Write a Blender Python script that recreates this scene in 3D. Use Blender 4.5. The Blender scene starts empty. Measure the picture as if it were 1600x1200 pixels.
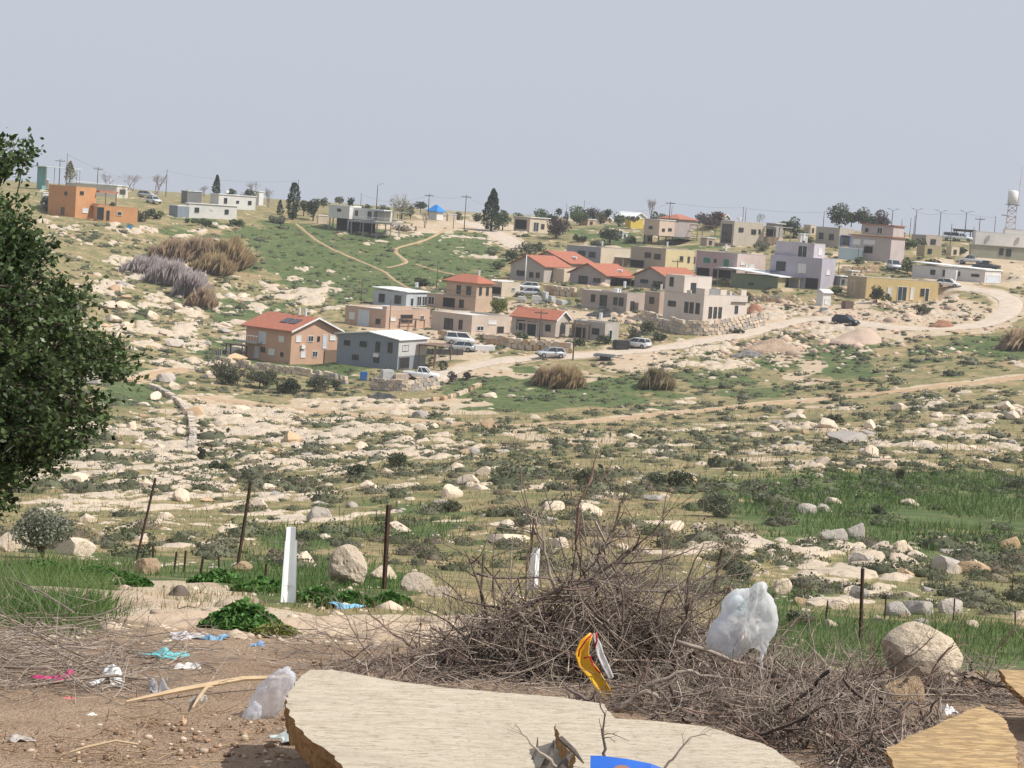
import bpy, bmesh, math, random
import numpy as np
from mathutils import Vector, Matrix
R_ = math.radians
random.seed(7)
RNG = np.random.default_rng(11)
SC = bpy.context.scene
C = SC.collection

# ------------------------------------------------------------------ camera, world, sun
F = 3000.0                      # focal length in photo pixels (1600 wide)
CZ = 1.6
PITCH, ROLL = R_(5.14), R_(4.0)
cam_d = bpy.data.cameras.new('camera'); cam = bpy.data.objects.new('camera', cam_d); C.objects.link(cam)
cam_d.sensor_width = 36; cam_d.lens = 36 * F / 1600; cam_d.clip_end = 5000; cam_d.clip_start = 0.1
CAMR = Matrix.Rotation(R_(90) - PITCH, 3, 'X') @ Matrix.Rotation(ROLL, 3, 'Z')
cam.matrix_world = Matrix.Translation((0, 0, CZ)) @ CAMR.to_4x4()
SC.camera = cam
SUN_AZ, SUN_EL = 106.0, 50.0    # compass-like angle from +Y towards +X, elevation
W = bpy.data.worlds.new('World'); SC.world = W; W.use_nodes = True
nt = W.node_tree; bgn = nt.nodes['Background']
sky = nt.nodes.new('ShaderNodeTexSky'); sky.sky_type = 'NISHITA'; sky.sun_disc = False
sky.sun_elevation = R_(SUN_EL); sky.sun_rotation = R_(SUN_AZ); sky.dust_density = 6.0; sky.air_density = 1.0; sky.ozone_density = 2.0
mixw = nt.nodes.new('ShaderNodeMixRGB'); mixw.inputs[0].default_value = 0.93
mixw.inputs[2].default_value = (4.66, 5.0, 5.68, 1)      # flat milky haze layer over the blue
nt.links.new(sky.outputs[0], mixw.inputs[1]); nt.links.new(mixw.outputs[0], bgn.inputs[0])
bgn.inputs[1].default_value = 0.115
sd = bpy.data.lights.new('sun', 'SUN'); so = bpy.data.objects.new('sun', sd); C.objects.link(so)
sd.energy = 4.8; sd.angle = R_(0.6); sd.color = (1.0, 0.955, 0.88)
a_, e_ = R_(SUN_AZ), R_(SUN_EL)
to_sun = Vector((math.sin(a_) * math.cos(e_), math.cos(a_) * math.cos(e_), math.sin(e_)))
so.rotation_euler = to_sun.to_track_quat('Z', 'Y').to_euler()
SC.view_settings.view_transform = 'Standard'; SC.view_settings.look = 'None'
SC.view_settings.exposure = 0.12; SC.view_settings.gamma = 1
SC.render.resolution_x = 1024; SC.render.resolution_y = 768
SC.render.engine = 'CYCLES'
SC.cycles.volume_bounces = 0; SC.cycles.max_bounces = 6; SC.cycles.transparent_max_bounces = 12

# ------------------------------------------------------------------ noise
def hash2(ix, iy, seed):
    h = (ix.astype(np.int64) * 374761393 + iy.astype(np.int64) * 668265263 + seed * 1274126177) & 0xffffffff
    h = ((h ^ (h >> 13)) * 1274126177) & 0xffffffff
    h = (h ^ (h >> 16)) & 0xffffffff
    return h.astype(np.float64) / 4294967295.0
def vnoise(x, y, seed=0):
    x = np.asarray(x, float); y = np.asarray(y, float)
    ix, iy = np.floor(x), np.floor(y); fx, fy = x - ix, y - iy
    fx = fx * fx * (3 - 2 * fx); fy = fy * fy * (3 - 2 * fy)
    a = hash2(ix, iy, seed); b = hash2(ix + 1, iy, seed); c = hash2(ix, iy + 1, seed); d = hash2(ix + 1, iy + 1, seed)
    return (a * (1 - fx) + b * fx) * (1 - fy) + (c * (1 - fx) + d * fx) * fy
def fbm(x, y, seed=0, octs=4):
    s = 0; amp = 1; t = 0
    for o in range(octs):
        s = s + amp * vnoise(x * 2 ** o + 17.3 * o, y * 2 ** o - 9.1 * o, seed + o); t += amp; amp *= 0.52
    return s / t
def worley(x, y, seed=0):
    ix, iy = np.floor(x), np.floor(y)
    f1 = np.full(x.shape, 9.0); f2 = np.full(x.shape, 9.0); cid = np.zeros(x.shape)
    for dx in (-1, 0, 1):
        for dy in (-1, 0, 1):
            cx = ix + dx; cy = iy + dy
            px = cx + hash2(cx, cy, seed); py = cy + hash2(cx, cy, seed + 5)
            d = np.hypot(px - x, py - y)
            f2 = np.minimum(f2, np.maximum(f1, d)); cid = np.where(d < f1, hash2(cx, cy, seed + 11), cid); f1 = np.minimum(f1, d)
    return f1, f2, cid
def sstep(a, b, x):
    t = np.clip((x - a) / (b - a), 0, 1); return t * t * (3 - 2 * t)

# ------------------------------------------------------------------ photo ray <-> place
CR = np.array(CAMR)
def rays(u, v):
    u = np.atleast_1d(np.asarray(u, float)); v = np.atleast_1d(np.asarray(v, float))
    loc = np.stack([(u - 800) / F, (600 - v) / F, -np.ones_like(u)], -1)
    w = loc @ CR.T
    return w
def project(x, y, z):
    p = np.stack([x, y, z - CZ], -1) @ CR
    dz = np.minimum(p[..., 2], -1e-3)
    return 800 + F * p[..., 0] / -dz, 600 - F * p[..., 1] / -dz
def at_depth(u, v, d):
    w = rays(u, v)[0]; k = d / math.hypot(w[0], w[1])
    return Vector((w[0] * k, w[1] * k, CZ + w[2] * k))

# ------------------------------------------------------------------ terrain profile
def warp(d): return d * (1 + 0.15 * min(max((d - 50) / 150, 0), 1))
COLS = {
 0:   [(1200,5.5),(1040,8),(950,12),(915,17),(880,30),(868,42),(842,58),(802,88),(760,122),(705,160),(645,195),(592,225),(540,250),(470,285),(400,320),(345,350),(303,375),(290,405),(284,600),(281,900)],
 400: [(1200,5.5),(1040,8),(955,12),(925,16),(893,28),(878,45),(842,62),(800,92),(765,120),(735,145),(690,175),(645,205),(610,235),(575,262),(520,290),(460,320),(400,350),(350,378),(324,405),(314,600),(309,900)],
 800: [(1200,5.5),(1045,8),(960,12),(930,18),(906,30),(885,43),(850,58),(790,92),(735,130),(690,170),(655,200),(622,225),(562,260),(480,300),(425,340),(378,380),(349,410),(340,600),(336,900)],
 1200:[(1200,5.5),(1100,7),(1062,9),(1035,15),(1000,26),(930,42),(872,58),(800,90),(745,120),(710,150),(670,190),(630,220),(590,245),(548,265),(500,290),(452,315),(404,345),(374,375),(358,405),(354,600),(352,900)],
 1600:[(1200,5.5),(1105,7),(1066,9),(1038,15),(1008,28),(960,40),(905,58),(845,80),(785,107),(725,136),(692,160),(650,190),(610,215),(570,240),(530,265),(497,285),(465,305),(435,325),(410,350),(391,380),(381,405),(377,600),(375,900)],
}
DG = np.concatenate([[0.01, 1, 2, 3, 4], np.geomspace(4.5, 1100, 900)])
DG = np.unique(DG)
cols_az, cols_z = [], []
for u, lst in COLS.items():
    ds, zs, azs = [0.0, 4.0], [0.0, 0.02], []
    for v, d in lst:
        w = rays(u, v)[0]; dd = warp(d)
        s = -w[2] / math.hypot(w[0], w[1]); azs.append(math.atan2(w[0], w[1]))
        ds.append(dd); zs.append(CZ - dd * s)
    zi = np.interp(DG, ds, zs)
    k = np.ones(21) / 21; zp = np.pad(zi, 10, mode='edge'); zi = np.convolve(zp, k, 'valid')
    cols_az.append(np.mean(azs)); cols_z.append(zi)
cols_az = np.array(cols_az); cols_z = np.array(cols_z)
AZG = np.linspace(-0.45, 0.45, 181)
ZT = np.stack([np.interp(AZG, cols_az, cols_z[:, j]) for j in range(len(DG))], 1)
for _ in range(3):
    P = np.pad(ZT, ((6, 6), (0, 0)), mode='edge'); ZT = sum(P[i:i + len(AZG)] for i in range(13)) / 13
LDG = np.log(DG)
def base_z(x, y):
    d = np.hypot(x, y); az = np.arctan2(x, y)
    i = np.clip((az + 0.45) / 0.9 * 180, 0, 179.999); i0 = i.astype(int); fi = i - i0
    j = np.clip(np.searchsorted(DG, d) - 1, 0, len(DG) - 2); fj = np.clip((d - DG[j]) / (DG[j + 1] - DG[j]), 0, 1)
    z = (ZT[i0, j] * (1 - fj) + ZT[i0, j + 1] * fj) * (1 - fi) + (ZT[i0 + 1, j] * (1 - fj) + ZT[i0 + 1, j + 1] * fj) * fi
    return z
PADS = []       # (cx, cy, r_in, r_out, z)
def ground(x, y):
    x = np.asarray(x, float); y = np.asarray(y, float)
    d = np.hypot(x, y)
    z = base_z(x, y)
    amp = 0.012 * np.clip(d, 0, 60)
    z = z + amp * (fbm(x / 14 + 3, y / 22, 31, 3) - 0.5) + np.clip(d * 0.004, 0, 0.25) * (fbm(x / 2.2, y / 2.6, 41, 3) - 0.5)
    for cx, cy, r0, r1, pz in PADS:
        w = 1 - sstep(r0, r1, np.hypot(x - cx, y - cy)); z = z * (1 - w) + pz * w
    return z
HD = np.unique(np.concatenate([np.geomspace(3, 130, 500), np.linspace(130, 620, 900)]))
HAZ = np.linspace(-0.42, 0.42, 1101)
_HC = {}
def hit(u, v, default=470.0):
    """first place where the line of sight through each photo point meets the ground"""
    key = len(PADS)
    if key not in _HC:
        X = np.sin(HAZ)[:, None] * HD; Y = np.cos(HAZ)[:, None] * HD
        G = ground(X.ravel(), Y.ravel()).reshape(X.shape)
        _HC[key] = np.maximum.accumulate((G - CZ) / HD, axis=1)
    E = _HC[key]; w = rays(u, v); h = np.hypot(w[:, 0], w[:, 1]); az = np.arctan2(w[:, 0], w[:, 1]); er = w[:, 2] / h
    ci = np.clip(np.round((az + .42) / .84 * 1100).astype(int), 0, 1100); D = np.full(len(w), float(default)); ok = np.zeros(len(w), bool)
    order = np.argsort(ci, kind='stable'); st = np.flatnonzero(np.r_[True, np.diff(ci[order]) > 0, True])
    for a, b in zip(st[:-1], st[1:]):
        k = order[a:b]; e = E[ci[k[0]]]; j = np.searchsorted(e, er[k]); g = (j < len(HD)) & (j > 0); jj = np.clip(j, 1, len(HD) - 1)
        t = np.clip((er[k] - e[jj - 1]) / (e[jj] - e[jj - 1] + 1e-12), 0, 1); D[k] = np.where(g, HD[jj - 1] + (HD[jj] - HD[jj - 1]) * t, default); ok[k] = g
    x = D * np.sin(az); y = D * np.cos(az)
    return np.stack([x, y, np.where(ok, ground(x, y), CZ + er * D)], 1)
def hit1(u, v, default=470.0): return Vector(hit([u], [v], default)[0])

# ------------------------------------------------------------------ materials
MATS = {}
def newmat(name):
    m = bpy.data.materials.new(name); m.use_nodes = True
    return m, m.node_tree, m.node_tree.nodes['Principled BSDF']
def nd(t, kind, **kw):
    n = t.nodes.new(kind)
    for k, v in kw.items():
        if k.startswith('i_'): n.inputs[int(k[2:])].default_value = v
        else: setattr(n, k, v)
    return n
def mixc(t, fac, a, b, blend='MIX'):
    n = t.nodes.new('ShaderNodeMixRGB'); n.blend_type = blend
    for i, s in enumerate((fac, a, b)):
        if isinstance(s, (int, float)): n.inputs[i].default_value = s
        elif isinstance(s, tuple): n.inputs[i].default_value = s if len(s) == 4 else (*s, 1)
        else: t.links.new(s, n.inputs[i])
    return n.outputs[0]
def maprange(t, s, a, b, c=0.0, d=1.0):
    n = t.nodes.new('ShaderNodeMapRange'); t.links.new(s, n.inputs[0])
    for i, q in enumerate((a, b, c, d)): n.inputs[i + 1].default_value = q
    return n.outputs[0]
def noise(t, scale, detail=4, rough=0.6, vec=None, stretch=None):
    n = t.nodes.new('ShaderNodeTexNoise'); n.inputs['Scale'].default_value = scale
    n.inputs['Detail'].default_value = detail; n.inputs['Roughness'].default_value = rough
    if vec is None:
        tc = t.nodes.new('ShaderNodeTexCoord'); vec = tc.outputs['Object']
    if stretch:
        mp = t.nodes.new('ShaderNodeMapping'); mp.inputs['Scale'].default_value = stretch
        t.links.new(vec, mp.inputs[0]); vec = mp.outputs[0]
    t.links.new(vec, n.inputs['Vector']); return n.outputs['Fac']
def bump(t, b, h, strength=0.4, dist=0.05):
    n = t.nodes.new('ShaderNodeBump'); n.inputs['Strength'].default_value = strength; n.inputs['Distance'].default_value = dist
    t.links.new(h, n.inputs['Height']); t.links.new(n.outputs[0], b.inputs['Normal'])
def M(name, col, col2=None, rough=0.85, scale=2.0, metal=0.0, bmp=0.0, bdist=0.02, stretch=None, island=0.0, rnd=0.0, spec=0.3, lo=0.35, hi=0.65, trans=0.0, alpha=1.0):
    if name in MATS: return MATS[name]
    m, t, b = newmat(name)
    if col2 is None: col2 = tuple(c * 0.8 for c in col)
    nz = noise(t, scale, 5, 0.6, None, stretch)
    c = mixc(t, maprange(t, nz, lo, hi), col, col2)
    if island:
        g = t.nodes.new('ShaderNodeNewGeometry')
        c = mixc(t, 1.0, c, mixc(t, g.outputs['Random Per Island'], (1 - island,) * 3, (1 + island,) * 3), 'MULTIPLY')
    if rnd:
        oi = t.nodes.new('ShaderNodeObjectInfo')
        c = mixc(t, 1.0, c, mixc(t, oi.outputs['Random'], (1 - rnd,) * 3, (1 + rnd,) * 3), 'MULTIPLY')
    t.links.new(c, b.inputs['Base Color'])
    b.inputs['Roughness'].default_value = rough; b.inputs['Metallic'].default_value = metal
    b.inputs['Specular IOR Level'].default_value = spec
    if alpha < 1: b.inputs['Alpha'].default_value = alpha
    if bmp: bump(t, b, noise(t, scale * 3, 6, 0.65, None, stretch), bmp, bdist)
    if trans:
        tr = t.nodes.new('ShaderNodeBsdfTranslucent'); t.links.new(c, tr.inputs[0])
        ms = t.nodes.new('ShaderNodeMixShader'); ms.inputs[0].default_value = trans
        t.links.new(b.outputs[0], ms.inputs[1]); t.links.new(tr.outputs[0], ms.inputs[2])
        t.links.new(ms.outputs[0], t.nodes['Material Output'].inputs[0])
    MATS[name] = m; return m
def plaster(name, col):
    """rendered wall: faint mottling, rain streaks, fine grain"""
    if name in MATS: return MATS[name]
    m, t, b = newmat(name)
    n1 = noise(t, 0.5, 4); n2 = noise(t, 1.0, 4, 0.6, None, (3.0, 3.0, 0.25)); n3 = noise(t, 7, 3)
    c = mixc(t, maprange(t, n1, 0.35, 0.7), col, tuple(q * 0.86 for q in col))
    c = mixc(t, maprange(t, n2, 0.52, 0.78, 0, 0.35), c, tuple(q * 0.62 for q in col))
    c = mixc(t, maprange(t, n3, 0.3, 0.7, 0, 0.15), c, tuple(q * 0.7 for q in col))
    t.links.new(c, b.inputs['Base Color']); b.inputs['Roughness'].default_value = 0.92; b.inputs['Specular IOR Level'].default_value = 0.2
    bump(t, b, n3, 0.3, 0.02); MATS[name] = m; return m
def tiles(name, col):
    if name in MATS: return MATS[name]
    m, t, b = newmat(name)
    tc = t.nodes.new('ShaderNodeTexCoord')
    w1 = nd(t, 'ShaderNodeTexWave', wave_type='BANDS', bands_direction='X'); w1.inputs['Scale'].default_value = 1.1; w1.inputs['Distortion'].default_value = 0.3
    w2 = nd(t, 'ShaderNodeTexWave', wave_type='BANDS', bands_direction='Y'); w2.inputs['Scale'].default_value = 1.0; w2.inputs['Distortion'].default_value = 0.3
    t.links.new(tc.outputs['Object'], w1.inputs[0]); t.links.new(tc.outputs['Object'], w2.inputs[0])
    n1 = noise(t, 2.5, 5); n2 = noise(t, 0.35, 3)
    c = mixc(t, maprange(t, n1, 0.35, 0.65), col, tuple(q * 0.72 for q in col))
    c = mixc(t, maprange(t, n2, 0.4, 0.7, 0, 0.4), c, tuple(q * 0.6 + 0.04 for q in col))
    gr = mixc(t, 0.5, w1.outputs['Color'], w2.outputs['Color'])
    c = mixc(t, 0.35, c, gr, 'MULTIPLY')
    t.links.new(c, b.inputs['Base Color']); b.inputs['Roughness'].default_value = 0.8
    bump(t, b, gr, 0.5, 0.06); MATS[name] = m; return m
def leafmat(name, a, b2, dry=None, trans=0.25, scale=1.5, island=0.4):
    if name in MATS: return MATS[name]
    return M(name, a, b2, rough=0.6, scale=scale, island=island, trans=trans, spec=0.25)

glass = M('window_glass', (0.035, 0.05, 0.06), (0.02, 0.025, 0.03), rough=0.15, spec=0.6)
shutter = M('white_shutter', (0.68, 0.68, 0.66), (0.55, 0.55, 0.55), rough=0.6, stretch=(1, 1, 14), scale=3)
whitepaint = M('white_paint', (0.74, 0.74, 0.72), (0.6, 0.6, 0.6), rough=0.6, scale=3)
greymetal = M('grey_metal', (0.34, 0.36, 0.38), (0.24, 0.25, 0.27), rough=0.45, metal=0.3)
darkmetal = M('dark_metal', (0.05, 0.05, 0.05), (0.03, 0.03, 0.03), rough=0.5)
darkframe = M('dark_frame', (0.07, 0.065, 0.06), rough=0.5)
rust = M('rusty_iron', (0.09, 0.045, 0.03), (0.035, 0.025, 0.022), rough=0.85, scale=14, bmp=0.4)
concrete = M('concrete', (0.42, 0.40, 0.37), (0.30, 0.29, 0.27), rough=0.95, scale=1.2, bmp=0.3)
creosote = M('pole_wood', (0.11, 0.085, 0.065), (0.06, 0.05, 0.04), rough=0.9, scale=2, stretch=(6, 6, 0.6))
whiteroof = M('white_sheet_roof', (0.80, 0.82, 0.82), (0.66, 0.68, 0.68), rough=0.5, scale=0.8, stretch=(1, 4, 1))
redtile = tiles('red_roof_tile', (0.50, 0.17, 0.095))
redtile2 = tiles('faded_roof_tile', (0.52, 0.19, 0.11))
bark = M('bark', (0.12, 0.095, 0.075), (0.06, 0.05, 0.042), rough=0.95, scale=5, stretch=(4, 4, 0.8), bmp=0.6, bdist=0.03)
rubber = M('tyre_rubber', (0.02, 0.02, 0.02), rough=0.8)
wood = M('weathered_wood', (0.22, 0.15, 0.10), (0.13, 0.09, 0.065), rough=0.85, scale=3, stretch=(1, 5, 5))
bluemat = M('blue_plastic', (0.04, 0.16, 0.45), rough=0.45)
panelmat = M('solar_glass', (0.03, 0.035, 0.06), (0.02, 0.02, 0.035), rough=0.12, spec=0.7)
silver = M('silver_tank', (0.75, 0.76, 0.78), rough=0.3, metal=0.2)

def rockmat(name, a, b2, g):
    m, t, b = newmat(name)
    n1 = noise(t, 1.3, 6, 0.65); n2 = noise(t, 5.0, 6, 0.7); n3 = noise(t, 0.45, 3)
    c = mixc(t, maprange(t, n1, 0.35, 0.65), a, b2)
    c = mixc(t, maprange(t, n2, 0.55, 0.75, 0, 0.6), c, g)
    oi = t.nodes.new('ShaderNodeObjectInfo')
    c = mixc(t, 1.0, c, mixc(t, oi.outputs['Random'], (0.8, 0.8, 0.82), (1.12, 1.08, 1.04)), 'MULTIPLY')
    t.links.new(c, b.inputs['Base Color']); b.inputs['Roughness'].default_value = 0.95; b.inputs['Specular IOR Level'].default_value = 0.15
    bump(t, b, mixc(t, 0.4, n1, n2), 0.9, 0.12); MATS[name] = m; return m
limestone = rockmat('limestone', (0.66, 0.56, 0.44), (0.56, 0.47, 0.37), (0.36, 0.32, 0.28))
greystone = rockmat('grey_limestone', (0.46, 0.42, 0.37), (0.37, 0.34, 0.31), (0.20, 0.19, 0.18))
orangestone = rockmat('ochre_stone', (0.55, 0.41, 0.26), (0.44, 0.31, 0.2), (0.30, 0.24, 0.18))

# ------------------------------------------------------------------ mesh helpers
def link_mesh(name, verts, faces, mat=None, parent=None, smooth=False):
    me = bpy.data.meshes.new(name)
    if isinstance(verts, np.ndarray) and isinstance(faces, np.ndarray):
        nv, nf, k = len(verts), len(faces), faces.shape[1]
        me.vertices.add(nv); me.vertices.foreach_set('co', verts.astype(np.float32).ravel())
        me.loops.add(nf * k); me.loops.foreach_set('vertex_index', faces.astype(np.int32).ravel())
        me.polygons.add(nf); me.polygons.foreach_set('loop_start', np.arange(0, nf * k, k, dtype=np.int32))
        me.update(calc_edges=True)
    else:
        me.from_pydata([tuple(v) for v in verts], [], [tuple(f) for f in faces])
    if smooth: me.polygons.foreach_set('use_smooth', [True] * len(me.polygons))
    if mat: me.materials.append(mat)
    o = bpy.data.objects.new(name, me); C.objects.link(o)
    if parent: o.parent = parent
    return o
def tag(o, label=None, cat=None, group=None, kind=None):
    if label: o['label'] = label
    if cat: o['category'] = cat
    if group: o['group'] = group
    if kind: o['kind'] = kind
    return o
def empty(name, loc=(0, 0, 0), rz=0.0, label=None, cat=None, group=None):
    o = bpy.data.objects.new(name, None); C.objects.link(o); o.location = loc; o.rotation_euler = (0, 0, rz)
    o.empty_display_size = 0.3
    return tag(o, label, cat, group)
def mesh_copy(src, name, parent=None, loc=(0, 0, 0), rot=(0, 0, 0), scale=(1, 1, 1), mat=None):
    o = src.copy(); o.name = name; C.objects.link(o); o.parent = parent
    o.location = loc; o.rotation_euler = rot; o.scale = scale
    return o
def copy_tree(o, parent=None):
    c = o.copy(); C.objects.link(c); c.parent = parent
    for ch in list(o.children): copy_tree(ch, c)
    return c
class MB:
    def __init__(s): s.v = []; s.f = []
    def add(s, vs, fs):
        n = len(s.v); s.v += [tuple(v) for v in vs]; s.f += [tuple(i + n for i in f) for f in fs]
    def box(s, x0, x1, y0, y1, z0, z1):
        s.add([(x0, y0, z0), (x1, y0, z0), (x1, y1, z0), (x0, y1, z0), (x0, y0, z1), (x1, y0, z1), (x1, y1, z1), (x0, y1, z1)],
              [(0, 3, 2, 1), (4, 5, 6, 7), (0, 1, 5, 4), (1, 2, 6, 5), (2, 3, 7, 6), (3, 0, 4, 7)]); return s
    def tube(s, pts, rad, n=6, cap=True):
        pts = [Vector(p) for p in pts]
        if isinstance(rad, (int, float)): rad = [rad] * len(pts)
        rings = []; vs = []
        for i, p in enumerate(pts):
            t = (pts[min(i + 1, len(pts) - 1)] - pts[max(i - 1, 0)])
            if t.length < 1e-9: t = Vector((0, 0, 1))
            t.normalize(); a = t.cross(Vector((0, 0, 1)) if abs(t.z) < 0.9 else Vector((1, 0, 0))).normalized(); b = t.cross(a)
            for k in range(n):
                q = 2 * math.pi * k / n; vs.append(p + (a * math.cos(q) + b * math.sin(q)) * rad[i])
        fs = []
        for i in range(len(pts) - 1):
            for k in range(n):
                fs.append((i * n + k, i * n + (k + 1) % n, (i + 1) * n + (k + 1) % n, (i + 1) * n + k))
        if cap: fs.append(tuple(range(n - 1, -1, -1))); fs.append(tuple((len(pts) - 1) * n + k for k in range(n)))
        s.add(vs, fs); return s
    def prism(s, poly, axis, a, b):
        """poly in the two other axes, extruded along axis ('x','y','z') from a to b"""
        def P(p, q):
            return {'x': (q, p[0], p[1]), 'y': (p[0], q, p[1]), 'z': (p[0], p[1], q)}[axis]
        n = len(poly); vs = [P(p, a) for p in poly] + [P(p, b) for p in poly]
        fs = [tuple(range(n)), tuple(range(2 * n - 1, n - 1, -1))] + [(i, i + n, (i + 1) % n + n, (i + 1) % n) for i in range(n)]
        s.add(vs, fs); return s
    def build(s, name, mat=None, parent=None, smooth=False, loc=None, fixn=True):
        o = link_mesh(name, s.v, s.f, mat, parent, smooth)
        if fixn:
            bm = bmesh.new(); bm.from_mesh(o.data); bmesh.ops.recalc_face_normals(bm, faces=bm.faces); bm.to_mesh(o.data); bm.free()
        if loc: o.location = loc
        return o

def leaf_verts(P, size, tilt=1.0, aspect=0.5, rng=RNG, normal_out=None):
    """one leaf quad per point; size array or scalar"""
    n = len(P); size = np.broadcast_to(size, n)[:, None]
    a = rng.normal(size=(n, 3)); a[:, 2] *= tilt; a /= np.linalg.norm(a, axis=1)[:, None]
    b = rng.normal(size=(n, 3)); b -= (b * a).sum(1)[:, None] * a; b /= np.linalg.norm(b, axis=1)[:, None]
    c = np.cross(a, b)
    v = np.stack([P - a * size * .5, P + b * size * .5 * aspect + c * size * 0.08, P + a * size * .5, P - b * size * .5 * aspect + c * size * 0.08], 1)
    return v.reshape(-1, 3), np.arange(4 * n).reshape(-1, 4)
EXTRA_RNG = np.random.default_rng(5)

# ------------------------------------------------------------------ buildings (built before the ground so that it can be levelled under them)
def window_part(parent, face, x0, x1, y0, y1, zb, zt, plane, kind):
    """face 'L': wall in the plane y=plane, spans x0..x1; face 'R': wall in the plane x=plane, spans y0..y1 (given as x0,x1)"""
    f = 0.07; m = MB()
    def bx(mb, a0, a1, b0, b1, o0, o1):
        if face == 'L': mb.box(a0, a1, plane - o1, plane - o0, b0, b1)
        else: mb.box(plane + o0, plane + o1, a0, a1, b0, b1)
    name, fm, pm = {'dark': ('window', darkframe, glass), 'white': ('window', whitepaint, glass), 'shut': ('window', whitepaint, shutter),
                    'door': ('door', darkframe, M('door_panel', (0.16, 0.13, 0.11), rough=0.6)), 'wdoor': ('door', whitepaint, M('pale_door', (0.55, 0.6, 0.66), rough=0.5)),
                    'green': ('window', M('pale_frame', (0.5, 0.6, 0.55)), M('green_shutter', (0.06, 0.22, 0.16), rough=0.6)),
                    'open': ('opening', M('opening_frame', (0.2, 0.17, 0.15)), M('unlit_interior', (0.03, 0.028, 0.028), rough=0.9))}[kind]  # dark panel paints the shade inside an opening that is not modelled
    bx(m, x0 - f, x1 + f, zt, zt + f, 0.003, 0.09); bx(m, x0 - f, x1 + f, zb - f, zb, 0.003, 0.12)
    bx(m, x0 - f, x0, zb, zt, 0.003, 0.09); bx(m, x1, x1 + f, zb, zt, 0.003, 0.09)
    if x1 - x0 > 0.9 and kind in ('dark', 'white'): bx(m, (x0 + x1) / 2 - .025, (x0 + x1) / 2 + .025, zb, zt, 0.003, 0.07)
    o = m.build(name, fm, parent, fixn=False)
    p = MB(); bx(p, x0, x1, zb, zt, 0.003, 0.05 if kind == 'shut' else 0.03)
    p.build({'shut': 'shutter', 'green': 'shutter', 'door': 'panel', 'wdoor': 'panel', 'open': 'shade_panel'}.get(kind, 'pane'), pm, o, fixn=False)
    return o
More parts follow.
